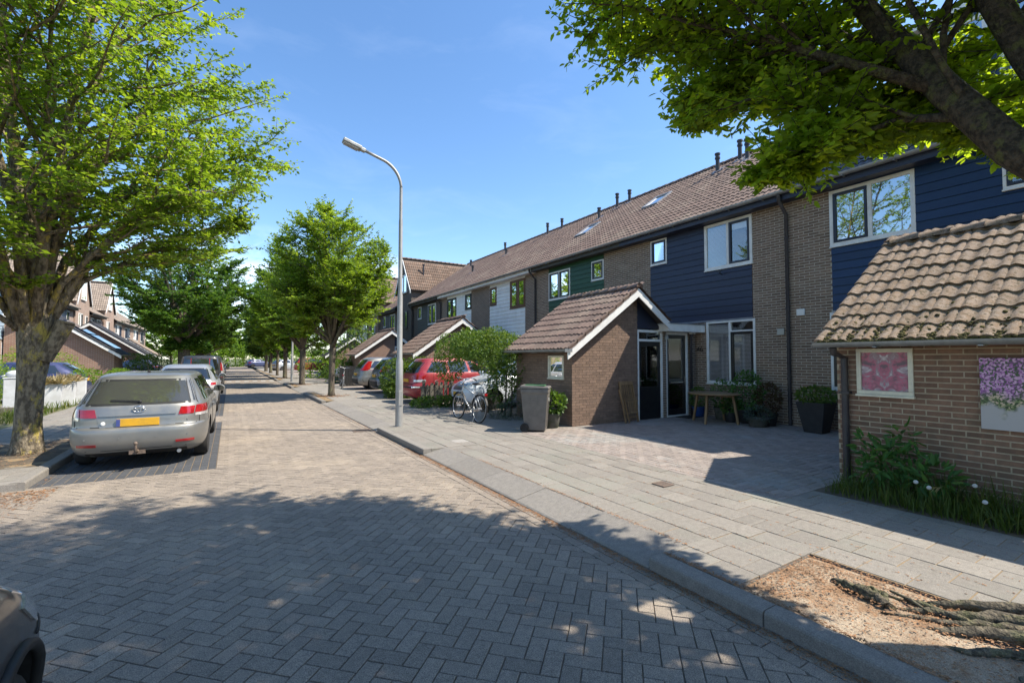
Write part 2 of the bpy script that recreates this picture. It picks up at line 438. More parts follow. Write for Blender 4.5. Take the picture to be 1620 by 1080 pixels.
# camera view test, only used to decide which pieces show largest
CF = Vector((math.sin(YAW), math.cos(YAW), 0)); CR = Vector((math.cos(YAW), -math.sin(YAW), 0))
def view_rank(p):
    d = p - Vector((0, 0, EYE))
    f = d.dot(CF)
    if f < .3: return 1e4 + d.length
    x, y = d.dot(CR)/f, d.z/f
    if abs(x) > 1.14 or y > .8 or y < -.74: return 1e4 + d.length
    return d.length

class Pieces:
    """alike pieces (bricks, tiles, pavers): the 300 that show largest become objects that share mesh data, the rest one joined part"""
    cache = {}
    def __init__(self): self.items = []
    def put(self, key, tmpl, M, rnd, mat, lone=True): self.items.append((key, tmpl, M, rnd, mat, lone))
    def flush(self, name, parent, rest, limit=300, smooth=False):
        W = wmat(parent) if parent is not None else Matrix.Identity(4)
        it = self.items
        order = sorted(range(len(it)), key=lambda i: view_rank((W @ it[i][2]).translation) + (0 if it[i][5] else 1e5))
        n = 0; rest_i = []
        for i in order:
            key, tm, M, rnd, mat, lone = it[i]
            if n < limit and lone and view_rank((W @ M).translation) < 1e4:
                b = min(6, int(rnd*7)); k = (key, b, mat, smooth)
                me = self.cache.get(k)
                if me is None:
                    me = bpy.data.meshes.new(name)
                    me.from_pydata([tuple(v) for v in tm[0]], [], tm[1]); me.materials.append(MATS[mat])
                    a = me.attributes.new('rnd', 'FLOAT', 'POINT'); a.data.foreach_set('value', [(b+.5)/7]*len(tm[0]))
                    if smooth: me.polygons.foreach_set('use_smooth', [True]*len(me.polygons))
                    me.update(); self.cache[k] = me
                o = link(name, me, parent); o.matrix_local = M; n += 1
            else: rest_i.append(i)
        if rest_i:
            V, F, Rn, MI, mats = [], [], [], [], []
            base = 0
            for i in rest_i:
                key, tm, M, rnd, mat, lone = it[i]
                if mat not in mats: mats.append(mat)
                A = np.array(M); tv = np.asarray(tm[0]) @ A[:3, :3].T + A[:3, 3]
                V.append(tv); Rn.extend([rnd]*len(tv))
                for f in tm[1]: F.append(tuple(j+base for j in f)); MI.append(mats.index(mat))
                base += len(tv)
            me = bpy.data.meshes.new(rest)
            me.from_pydata(np.concatenate(V).tolist(), [], F)
            for m in mats: me.materials.append(MATS[m])
            me.polygons.foreach_set('material_index', MI)
            a = me.attributes.new('rnd', 'FLOAT', 'POINT'); a.data.foreach_set('value', Rn)
            if smooth: me.polygons.foreach_set('use_smooth', [True]*len(me.polygons))
            me.update()
            o = link(rest, me, parent); o['kind'] = 'stuff'
        self.items = []

TM = {}
def tm_box(a, b, c, ch=0):
    """box a x b x c centred in x,y with its top at z = 0, top edge chamfered by ch"""
    key = ('box', round(a, 3), round(b, 3), round(c, 3), ch)
    if key not in TM:
        x, y = a/2, b/2
        if ch:
            vs = [(-x, -y, -c), (x, -y, -c), (x, y, -c), (-x, y, -c), (-x, -y, -ch), (x, -y, -ch), (x, y, -ch), (-x, y, -ch),
                  (-x+ch, -y+ch, 0), (x-ch, -y+ch, 0), (x-ch, y-ch, 0), (-x+ch, y-ch, 0)]
            fs = [(8, 9, 10, 11)] + [(i, (i+1) % 4, 4+(i+1) % 4, 4+i) for i in range(4)] + [(4+i, 4+(i+1) % 4, 8+(i+1) % 4, 8+i) for i in range(4)]
        else:
            vs = [(-x, -y, -c), (x, -y, -c), (x, y, -c), (-x, y, -c), (-x, -y, 0), (x, -y, 0), (x, y, 0), (-x, y, 0)]
            fs = BOXF
        TM[key] = (np.array(vs), fs)
    return key, TM[key]
def clip_rect(poly, x0, x1, y0, y1):
    for ax, val, sg in ((0, x0, 1), (0, x1, -1), (1, y0, 1), (1, y1, -1)):
        out = []
        for i in range(len(poly)):
            a, b = poly[i], poly[(i+1) % len(poly)]
            da, db = (a[ax]-val)*sg, (b[ax]-val)*sg
            if da >= 0: out.append(a)
            if (da > 0) != (db > 0) and abs(da-db) > 1e-12:
                t = da/(da-db); out.append((a[0]+(b[0]-a[0])*t, a[1]+(b[1]-a[1])*t))
        poly = out
        if len(poly) < 3: return []
    return poly
def poly_area(p): return abs(sum(p[i][0]*p[(i+1) % len(p)][1]-p[(i+1) % len(p)][0]*p[i][1] for i in range(len(p))))/2
def pave(P, x0, x1, y0, y1, z, L, Wd, mode, mat, joint=.006, thick=.03, ang=0, ch=.004, jz=.0012, skip=None, alt=None):
    """lay pavers: herringbone, or bond rows running along y"""
    cands = []
    if mode == 'herring':
        g = Wd+joint; ca, sa = math.cos(ang), math.sin(ang)
        cx, cy = (x0+x1)/2, (y0+y1)/2; rad = math.hypot(x1-x0, y1-y0)/2 + .8
        i0, j0 = round((cx*ca+cy*sa)/g), round((-cx*sa+cy*ca)/g); i0 -= (i0-j0) % 4     # one lattice for all fields
        cx, cy = (i0*ca-j0*sa)*g, (i0*sa+j0*ca)*g
        n = int(rad/g)+2
        for i in range(-n, n+1):
            for j in range(-n, n+1):
                c = (i-j) % 4
                if c == 0: u, v, th = (i+1)*g, (j+.5)*g, 0
                elif c == 3: u, v, th = (i+.5)*g, (j+1)*g, math.pi/2
                else: continue
                cands.append((cx+u*ca-v*sa, cy+u*sa+v*ca, th+ang))
    elif mode == 'bond':                           # bricks along y
        g = Wd+joint; l = L+joint
        for i in range(int((x1-x0)/g)+1):
            for j in range(-1, int((y1-y0)/l)+2):
                cands.append((x0+(i+.5)*g, y0+(j+.5*(i % 2))*l+l/2, math.pi/2))
    key, tm = tm_box(L, Wd, thick, ch)
    for x, y, th in cands:
        c, s = math.cos(th), math.sin(th)
        q = [(x+a*c-b*s, y+a*s+b*c) for a, b in ((-L/2, -Wd/2), (L/2, -Wd/2), (L/2, Wd/2), (-L/2, Wd/2))]
        if max(p[0] for p in q) < x0 or min(p[0] for p in q) > x1 or max(p[1] for p in q) < y0 or min(p[1] for p in q) > y1: continue
        if skip and skip(x, y): continue
        rnd = min(1, max(0, rng.gauss(.5, .22))); zz = z + rng.uniform(-jz, jz)
        mm = alt if alt and rng.random() < .012 else mat
        inside = all(x0-1e-6 <= p[0] <= x1+1e-6 and y0-1e-6 <= p[1] <= y1+1e-6 for p in q)
        if inside:
            M = Matrix.Translation((x, y, zz)) @ Matrix.Rotation(th, 4, 'Z') @ Matrix.Rotation(rng.gauss(0, .004), 4, 'X') @ Matrix.Rotation(rng.gauss(0, .003), 4, 'Y')
            P.put(key, tm, M, rnd, mm)
        else:
            pl = clip_rect(q, x0, x1, y0, y1)
            if len(pl) < 3 or poly_area(pl) < .0008: continue
            n = len(pl)
            vs = np.array([(p[0], p[1], -thick) for p in pl] + [(p[0], p[1], 0) for p in pl])
            fs = [tuple(range(n, 2*n))] + [(i, (i+1) % n, n+(i+1) % n, n+i) for i in range(n)]
            P.put(None, (vs, fs), Matrix.Translation((0, 0, zz)), rnd, mm, False)
# ================================================================== the setting
def sheet(mb, x0, x1, y0, y1, z, mi=0):
    mb.add([(x0, y0, z), (x1, y0, z), (x1, y1, z), (x0, y1, z)], [(0, 1, 2, 3)], .5, mi)
def struct(name, mb, mats, label, cat, **k):
    o = mb.build(name, mats, **k); tag(o, label, cat, kind='structure'); return o

g = MB(); sheet(g, -600, 600, -200, 1000, -.16)
struct('ground', g, 'ground', 'flat grassy ground reaching to the horizon under the street', 'ground')

XK, XL = 2.93, -2.25                                # kerb faces
g = MB()
sheet(g, XL, XK, -6, 24, -.009, 0); sheet(g, -4.6, XL, -6, 8.45, -.009, 0); sheet(g, XL, XK, 24, 130, 0, 1)
g.bx(-12, -4.6, -6, 8.45, -.1, -.009)
road = struct('road', g, ['road_joint', 'road_far'], 'street of grey herringbone clay pavers running away between the kerbs', 'road')
P = Pieces()
BAYS = ((8.52, 14.6), (16.1, 30.5))
def in_bay(x, y): return x < -.16 and any(a < y < b for a, b in BAYS) and x > XL
for rx, ra, rb in ((XL, -1.2, 8.515), (-.155, 8.515, 14.605), (XL, 14.605, 16.095), (-.155, 16.095, 24)):
    pave(P, rx, 2.715, ra, rb, 0, .208, .103, 'herring', 'road_paver', ang=R(45), ch=.0025, jz=.002)
pave(P, -4.6, XL, 2, 8.45, 0, .208, .103, 'herring', 'road_paver', ang=R(45), ch=.0025)
pave(P, 2.72, XK, -1.2, 24, 0, .208, .103, 'bond', 'road_paver')
P.flush('paver', road, 'paving')
g = MB()
for a, b in BAYS: sheet(g, XL, -.16, a, min(b, 24), -.005, 0)
sheet(g, XL, -.16, 24, 30.5, .004, 1)
bay = struct('parking_bay', g, ['slab_joint', 'bay_far'], 'parking bay of dark charcoal pavers beside the left kerb', 'parking bay')
for a, b in BAYS: pave(P, XL, -.16, a, min(b, 24), 0, .208, .103, 'bond', 'bay_paver', joint=.007)
P.flush('paver', bay, 'paving')

# speed hump with pale blocks far down the street
g = MB()
g.prism([(37.2, .004), (38.3, .075), (39.3, .075), (40.4, .004)], lambda p, t: (t, p[0], p[1]), XL+.2, XK-.2, mi=0)
for i in range(9):
    x = XL+.45+i*.53
    g.add([(x, 37.35, .0195), (x+.3, 37.35, .0195), (x+.3, 38.15, .071), (x, 38.15, .071)], [(0, 1, 2, 3)], .5, 1)
struct('speed_hump', g, ['road_far', 'pale_slab'], 'low speed hump with a row of white blocks far down the street', 'speed hump')

# kerbs
def kerb_tm(L, kind):
    key = ('kerb', round(L, 2), kind)
    if key not in TM:
        po = [(0, -.16), (0, .085), (.006, .098), (.02, .105), (.15, .105), (.15, -.16)] if kind == 'up' else [(0, -.1), (0, .012), (.02, .024), (.42, .1), (.455, .103), (.455, -.1)]
        n = len(po)
        vs = [(p[0], -L/2+.004, p[1]) for p in po] + [(p[0], L/2-.004, p[1]) for p in po]
        fs = [tuple(range(n)), tuple(range(2*n-1, n-1, -1))] + [(i, n+i, n+(i+1) % n, (i+1) % n) for i in range(n)]
        TM[key] = (np.array(vs), fs)
    return key, TM[key]
SEG = [(-3, 2.62, 'up'), (2.62, 7.72, 'low'), (7.72, 10.7, 'up'), (10.7, 18.3, 'low'), (18.3, 23.3, 'up'), (23.3, 28.3, 'low'), (28.3, 33, 'up'), (33, 38, 'low'), (38, 70, 'up')]
g = MB(); g.bx(XK+.01, XK+.145, -3, 70, -.15, .0)
kr = struct('kerb', g, 'slab_joint', 'grey concrete kerb on the lamp side with lowered driveway ramps', 'kerb')
for a, b, kind in SEG:
    n = max(1, round((b-a)/.95)); L = (b-a)/n
    for i in range(n):
        k, t = kerb_tm(L, kind)
        P.put(k, t, Matrix.Translation((XK+rng.uniform(-.004, .004), a+(i+.5)*L, rng.uniform(-.004, .003))) @ Matrix.Rotation(rng.gauss(0, .003), 4, 'Z'), rng.random(), 'kerb')
P.flush('kerbstone', kr, 'kerbstones')
g = MB(); g.bx(XL-.145, XL-.01, 8.5, 70, -.15, .0)
kl = struct('kerb', g, 'slab_joint', 'grey concrete kerb beside the parked silver cars', 'kerb')
for i in range(62):
    k, t = kerb_tm(1.0, 'up')
    P.put(k, t, Matrix.Translation((XL, 8.95+i, rng.uniform(-.004, .003))) @ Matrix.Rotation(math.pi, 4, 'Z'), rng.random(), 'kerb')
for i in range(5):
    k, t = kerb_tm(.95, 'up')
    P.put(k, t, Matrix.Translation((XL-.55-.95*i, 8.45, 0)) @ Matrix.Rotation(math.pi/2, 4, 'Z'), rng.random(), 'kerb')
P.flush('kerbstone', kl, 'kerbstones')

# right pavement
g = MB()
sheet(g, XK+.45, 6.9, 1.97, 16, .095, 0)
for a_, b_, k_ in SEG:
    if k_ == 'up': sheet(g, XK+.145, XK+.449, max(a_, 1.97), b_, .095, 0)
sheet(g, 4.13, 6.1, -3, 1.97, .095, 0); sheet(g, XK+.46, 5.4, 16, 110, .1, 1)
pv = struct('pavement', g, ['slab_joint', 'slab_far'], 'pavement of square grey concrete slabs in front of the brick sheds', 'pavement')
sl = dict(L=.298, Wd=.298, mode='bond', mat='slab', joint=.006, thick=.05, ch=.004, jz=.003, alt='pale_slab')
for a, b, k in SEG:
    if a >= 16 or b <= 1.97: continue
    x0 = XK+.158 if k == 'up' else XK+.46
    pave(P, x0, 5.4, max(a, 1.97), min(b, 16), .1, **sl)
pave(P, 4.14, 6.1, -2, 1.97, .1, **sl)
pave(P, 5.4, 6.1, 1.97, 2.85, .1, **sl)
pave(P, 5.4, 6.86, 8.43, 11.2, .1, **sl)
P.flush('paving_slab', pv, 'paving_slabs')
# driveway
g = MB(); sheet(g, 5.4, 11.6, 2.85, 8.43, .09)
dw = struct('driveway', g, 'slab_joint', 'pinkish brick driveway in front of the navy boarded house', 'driveway')
pave(P, 5.4, 11.5, 2.86, 8.42, .1, .198, .098, 'herring', 'yard_paver', joint=.006, ang=0, jz=.002)
P.flush('paver', dw, 'paving')
g = MB(); sheet(g, 5.4, 11.6, 11.2, 80, .1)
struct('front_yard', g, 'yard_far', 'paved front yards with parked cars before the far houses', 'front yard')
g = MB(); sheet(g, 6.1, 6.97, -3, 2.85, .10)
struct('planting_bed', g, 'soil', 'narrow weedy soil bed along the foot of the right brick shed', 'planting bed')

# tree pit with sand, a rough surface
def rough(x0, x1, y0, y1, z, step, amp, edge=.06):
    nx, ny = int((x1-x0)/step)+1, int((y1-y0)/step)+1
    mb = MB(); vs = []
    for j in range(ny+1):
        for i in range(nx+1):
            x, y = x0+(x1-x0)*i/nx, y0+(y1-y0)*j/ny
            h = amp*(math.sin(x*7+y*3)+math.sin(y*9-x*4)+math.sin(x*17)*math.sin(y*15))/2 + rng.uniform(-.3, .3)*amp
            e = min(x-x0, x1-x, y-y0, y1-y)
            vs.append((x, y, z + (h if e > edge else -.012)))
    fs = [(j*(nx+1)+i, j*(nx+1)+i+1, (j+1)*(nx+1)+i+1, (j+1)*(nx+1)+i) for j in range(ny) for i in range(nx)]
    return mb.add(vs, fs)
struct('tree_pit', rough(XK+.152, 4.135, -3, 1.965, .085, .05, .012), 'sand', 'sandy tree pit with bare roots beside the near kerb', 'tree pit', smooth=True)

# left pavement and gardens
g = MB()
sheet(g, -4.4, XL-.145, 8.63, 20, .095, 0); sheet(g, -4.4, XL-.145, 20, 110, .1, 1)
pl_ = struct('pavement', g, ['slab_joint', 'slab_far'], 'pavement of grey slabs behind the silver estate car', 'pavement')
sl['alt'] = None
pit = lambda x, y: x > -3.75 and 9.6 < y < 12.4
pave(P, -4.4, XL-.158, 8.65, 20, .1, skip=pit, **sl)
P.flush('paving_slab', pl_, 'paving_slabs')
struct('tree_pit', rough(-3.75, XL-.152, 9.55, 12.45, .102, .07, .012), 'soil', 'earthy tree pit around the big lichen covered trunk', 'tree pit', smooth=True)
g = MB(); sheet(g, -60, -4.4, 8.63, 130, .095, 0); sheet(g, -10.8, -5.6, 18, 110, .1, 1)
struct('front_garden', g, ['ground', 'yard_far'], 'front gardens and driveways of the houses across the street', 'garden')

# gully grate and a little cover in the slabs
def cover(name, label, x, y, z, w, l, bars):
    t = thing(name, label, 'drain cover', (x, y, z))
    mb = MB(); mb.bx(-w/2, w/2, -l/2, -l/2+.03, 0, .006).bx(-w/2, w/2, l/2-.03, l/2, 0, .006).bx(-w/2, -w/2+.03, -l/2+.03, l/2-.03, 0, .006).bx(w/2-.03, w/2, -l/2+.03, l/2-.03, 0, .006)
    mb.build('cover_frame', 'iron', t)
    for i in range(bars):
        yy = -l/2+.03+(l-.06)*(i+.5)/bars
        MB().bx(-w/2+.03, w/2-.03, yy-.011, yy+.011, 0, .004).build('bar', 'iron', t)
cover('gully_grate', 'rusty gully grate in the road by the kerb beyond the lamp', 2.68, 11.1, .003, .42, .34, 6)
cover('meter_cover', 'small rusty square cover set among the pavement slabs', 4.75, 4.0, .104, .2, .2, 5)

# fallen catkins and leaf litter
def flakes(n, fx, name, label, size=(.012, .028), mat='litter'):
    V, F, Rn = [], [], []
    for i in range(n):
        x, y, z = fx()
        a = rng.uniform(0, 6.28); l = rng.uniform(*size); w = l*rng.uniform(.25, .5)
        c, s = math.cos(a), math.sin(a)
        k = rng.uniform(.1, .5)*l
        b = len(V)
        V += [(x-c*l+s*0, y-s*l, z+.002), (x-s*w, y+c*w, z+k*.5+.002), (x+c*l, y+s*l, z+.003), (x+s*w, y-c*w, z+k+.002)]
        F.append((b, b+3, b+2, b+1)); r = rng.random(); Rn += [r]*4
    o = mesh_np(name, np.array(V), np.array(F), Rn, mat); tag(o, label, 'leaf litter', kind='stuff'); return o
def lit_right():
    r = rng.random()
    if r < .34: return XK-.005-abs(rng.gauss(0, .05)), rng.uniform(.2, 8.5), .001
    if r < .40: return XK-.005-abs(rng.gauss(0, .05)), rng.uniform(8, 17), .001
    if r < .50: return XK+.15+abs(rng.gauss(0, .03)), rng.uniform(0, 2.6), .104
    if r < .84:
        while True:
            x, y = rng.uniform(3.2, 4.1), rng.uniform(-.3, 1.95)
            if rng.random() < .25+.85*max((x-3.45)/.6, (y-1.35)/.5, 0): return x, y, .093+rng.uniform(0, .012)
    if r < .88: return XK+.47+rng.gauss(0, .02), rng.uniform(2.6, 6.5), .101
    if r < .992:
        gx = 3.4+.304*rng.randint(0, 8); return gx+rng.gauss(0, .012), rng.uniform(.6, 8), .101
    return rng.uniform(2, 5.2), rng.uniform(.5, 7), .002 if False else .103
def lit_right2():
    p = lit_right()
    if p[0] < XK: return (p[0], p[1], .002)
    if p[0] < XK+.46 and p[1] > 2.62 and p[1] < 7.7: return (p[0], p[1], .03+.08*(p[0]-XK)/.45)
    return p
flakes(17000, lit_right2, 'leaf_litter', 'orange brown catkin litter in the gutter and sandy pit by the near kerb', (.005, .014))
def lit_left():
    r = rng.random()
    if r < .62: return -2.45-abs(rng.gauss(0, .8)), 8.40-abs(rng.gauss(0, .42)), .002
    if r < .74: return rng.uniform(-3.7, -2.5), rng.uniform(9.6, 12.4), .118
    if r < .8: return -2.2+abs(rng.gauss(0, .05)), rng.uniform(8.5, 30), .004
    return -1.9-abs(rng.gauss(0, .9)), 8.35-abs(rng.gauss(0, .5)), .002
flakes(9000, lit_left, 'leaf_litter', 'orange catkin litter swept against the left kerb corner', (.008, .02))
def lit_bases():
    t = rng.choice([(3.68, 20.6), (3.72, 30.3), (3.72, 40.5)])
    a, q = rng.uniform(0, 6.28), abs(rng.gauss(0, .6))
    return max(t[0]+q*math.cos(a), 3.15), t[1]+q*math.sin(a), .105
flakes(1500, lit_bases, 'leaf_litter', 'brown litter scattered round the feet of the street trees', (.02, .05))
# ================================================================== buildings
def tile_tm(w=.33, l=.345, amp=.026):
    key = ('tile', w, l, amp)
    if key not in TM:
        us = np.linspace(-w/2, w/2, 13)
        def h(u):
            t = ((u+w/2)/(w/2)) % 1.0
            return amp*(math.sin(math.pi*min(t/.62, 1)) if t < .62 else -.28*math.sin(math.pi*(t-.62)/.38))
        # local frame: x along the row, y up the slope, z off the roof; y = 0 is the lower lip
        vs = []
        for s, base in ((0, .040), (l, .014)):
            for u in us: vs.append((u, s, base+h(u)))
        n = len(us)
        for u in us: vs.append((u, 0, .040+h(u)))           # lip, its own vertices
        for u in us: vs.append((u, .004, .016+h(u)*.98))
        fs = [(i, i+1, n+i+1, n+i) for i in range(n-1)] + [(3*n+i, 3*n+i+1, 2*n+i+1, 2*n+i) for i in range(n-1)]
        TM[key] = (np.array(vs), fs)
    return key, TM[key]
def ridge_tm(l=.40, r=.11):
    key = ('ridge', l, r)
    if key not in TM:
        vs, fs = [], []
        for s, rr in ((-l/2, r*1.06), (l/2, r*.92)):
            for k in range(7):
                a = math.pi*k/6; vs.append((math.cos(a)*rr*1.15, s, math.sin(a)*rr))
        for k in range(6): fs.append((k, k+1, 7+k+1, 7+k))
        fs.append(tuple(range(7))); fs.append(tuple(range(13, 6, -1)))
        TM[key] = (np.array(vs), fs)
    return key, TM[key]

def tile_slope(P, xe, ze, xr, y0, y1, tan, mat, z0t=None, row=.3, w=.285, lone=True, jit=.004, skip=None, up=1):
    """tiles on a slope that rises from the eave (xe, ze) towards xr; up = +1 rises with x, -1 falls with x"""
    a = math.atan(tan)
    slope = abs(xr-xe)/math.cos(a)
    es = Vector((math.cos(a)*up, 0, math.sin(a))); n = Vector((-math.sin(a)*up, 0, math.cos(a))); ey = Vector((0, -up, 0))
    ncol = max(1, round((y1-y0)/w)); wc = (y1-y0)/ncol
    nrow = int(math.ceil(slope/row-.15))
    k, t = tile_tm()
    sx = wc/w
    for i in range(nrow):
        for j in range(ncol):
            p = Vector((xe, y0+(j+.5)*wc, ze)) + es*(i*row) + n*rng.uniform(0, jit)
            if skip and skip(p): continue
            M = Matrix((ey*sx, es, n)).transposed().to_4x4(); M.translation = p
            M = M @ Matrix.Rotation(rng.gauss(0, .006), 4, 'Z')
            P.put(k, t, M, min(1, max(0, rng.gauss(.5, .24))), mat, lone)

def frameT(kind, p):
    """window frame of reference: u to the side, v up, n outwards. 'w' faces -x (u = y), 's' faces -y (u = x), 'e' faces +x"""
    if kind == 'w': c = ((0, 1, 0), (0, 0, 1), (-1, 0, 0))
    elif kind == 's': c = ((1, 0, 0), (0, 0, 1), (0, -1, 0))
    else: c = ((0, -1, 0), (0, 0, 1), (1, 0, 0))
    M = Matrix(c).transposed().to_4x4(); M.translation = p
    return M

def brick_wall(P, T, u1, v1, holes=(), clip=None, mat='brick_purple', lone=True, course=.0655, bl=.209, j=.0145, v0=0):
    """bricks on the plane n = 0 of frame T, running bond, proud by a few mm"""
    bh = course-j; dp = .03
    nc = int((v1-v0)/course)
    T3 = T.to_3x3()
    for c in range(nc+1):
        va = v0+c*course; vb = min(va+bh, v1)
        if vb-va < .02: continue
        u = -(bl+j)/2 if c % 2 else 0.0
        while u < u1:
            segs = [(max(u, 0), min(u+bl, u1))]
            lim = u1
            if clip: 
                lo, hi = clip(vb)
                segs = [(max(s, lo), min(e, hi)) for s, e in segs]
            for (h0, h1, hv0, hv1) in holes:
                if vb > hv0+.01 and va < hv1-.01:
                    out = []
                    for s, e in segs:
                        if e <= h0 or s >= h1: out.append((s, e))
                        else:
                            if s < h0: out.append((s, h0))
                            if e > h1: out.append((h1, e))
                    segs = out
            for s, e in segs:
                L = e-s
                if L < .025: continue
                L = round(L-.002, 2) if L > .04 else L
                k, t = tm_box(L, vb-va, dp)
                M = T @ Matrix.Translation(((s+e)/2, (va+vb)/2, .004+rng.uniform(-.0015, .0015)))
                P.put(k, t, M, min(1, max(0, rng.gauss(.5, .25))), mat, lone)
            u += bl+j

def wall_plate(mb, T, u1, v1, th, holes=(), u0=0, v0=0):
    us = sorted({u0, u1, *[h[0] for h in holes], *[h[1] for h in holes]}); vs = sorted({v0, v1, *[h[2] for h in holes], *[h[3] for h in holes]})
    us = [u for u in us if u0 <= u <= u1]; vs = [v for v in vs if v0 <= v <= v1]
    for a, b in zip(us, us[1:]):
        for c, d in zip(vs, vs[1:]):
            um, vm = (a+b)/2, (c+d)/2
            if any(h[0] < um < h[1] and h[2] < vm < h[3] for h in holes): continue
            mb.bx(a, b, c, d, -th, 0, M=T)

def window(root, T, u0, u1, v0, v1, lights, frame='white_paint', fw=.055, blind=None, glass='glass', back=.16, name='window', transom=None):
    """lights: list of (share, sash material or None). frame is the part, sash/pane/blind are its pieces"""
    f = MB(); d0, d1 = -.05, .028
    f.bx(u0, u1, v0, v0+fw, d0, d1).bx(u0, u1, v1-fw, v1, d0, d1).bx(u0, u0+fw, v0+fw, v1-fw, d0, d1).bx(u1-fw, u1, v0+fw, v1-fw, d0, d1)
    f.bx(u0-.01, u1+.01, v0-.03, v0, -.04, .05)
    tot = sum(l[0] for l in lights); a = u0+fw; span = u1-u0-fw*(len(lights)+1)
    cells = []
    for i, l in enumerate(lights):
        w = span*l[0]/tot; cells.append((a, a+w, l)); a += w
        if i < len(lights)-1: f.bx(a, a+fw, v0+fw, v1-fw, d0, d1); a += fw
    tr = []
    if transom:
        i, h = transom; c = cells[i]
        f.bx(c[0], c[1], v1-fw-h-.04, v1-fw-h, d0, d1)
    fo = f.build(name, frame, root, T=T, bevel=.006)
    for i, (a, b, l) in enumerate(cells):
        w0, w1 = v0+fw, v1-fw
        if transom and transom[0] == i:
            MB().bx(a, b, v1-fw-transom[1], v1-fw, -.03, -.022).build('pane', 'unlit_interior' if False else glass, fo, T=T)
            w1 = v1-fw-transom[1]-.04
        s = l[1]
        if s:
            sw = .055
            m = MB(); m.bx(a+.004, b-.004, w0+.004, w0+sw, -.03, .04).bx(a+.004, b-.004, w1-sw, w1-.004, -.03, .04).bx(a+.004, a+sw, w0+sw, w1-sw, -.03, .04).bx(b-sw, b-.004, w0+sw, w1-sw, -.03, .04)
            m.build('sash', s, fo, T=T, bevel=.005)
            a, b, w0, w1 = a+sw, b-sw, w0+sw, w1-sw
        MB().bx(a, b, w0, w1, -.012, -.004).build('pane', glass, fo, T=T)
        bl = l[2] if len(l) > 2 else blind
        if bl == 'slats':
            m = MB(); n = int((w1-w0)/.035)
            for q in range(n): m.bx(a, b, w0+q*.035, w0+q*.035+.026, -.055-.004, -.055, M=None)
            o = m.build('blind', 'blind', fo, T=T)
        elif bl == 'roll':
            MB().bx(a, b, w1-(w1-w0)*.16, w1, -.06, -.04).build('blind', 'white_paint', fo, T=T)
        elif bl == 'curtain':
            m = MB(); n = 14; vs = []
            for q in range(n+1):
                x = a+(b-a)*q/n; z = -.09+.02*math.sin(q*2.1)
                vs += [(x, w0, z), (x, w1, z)]
            m.add(vs, [(2*q, 2*q+2, 2*q+3, 2*q+1) for q in range(n)]); m.build('curtain', 'curtain', fo, T=T, smooth=True)
    MB().bx(u0+.02, u1-.02, v0+.02, v1-.02, -back-.01, -back).build('room', 'unlit_interior', fo, T=T)  # dark sheet standing in for the unlit room behind the glass
    return fo

EAVE_Z, TAN, RIDGE, DEPTH = 5.72, .7125, 4.5, 9.3
def zroof(x): return EAVE_Z + TAN*(x+.3)

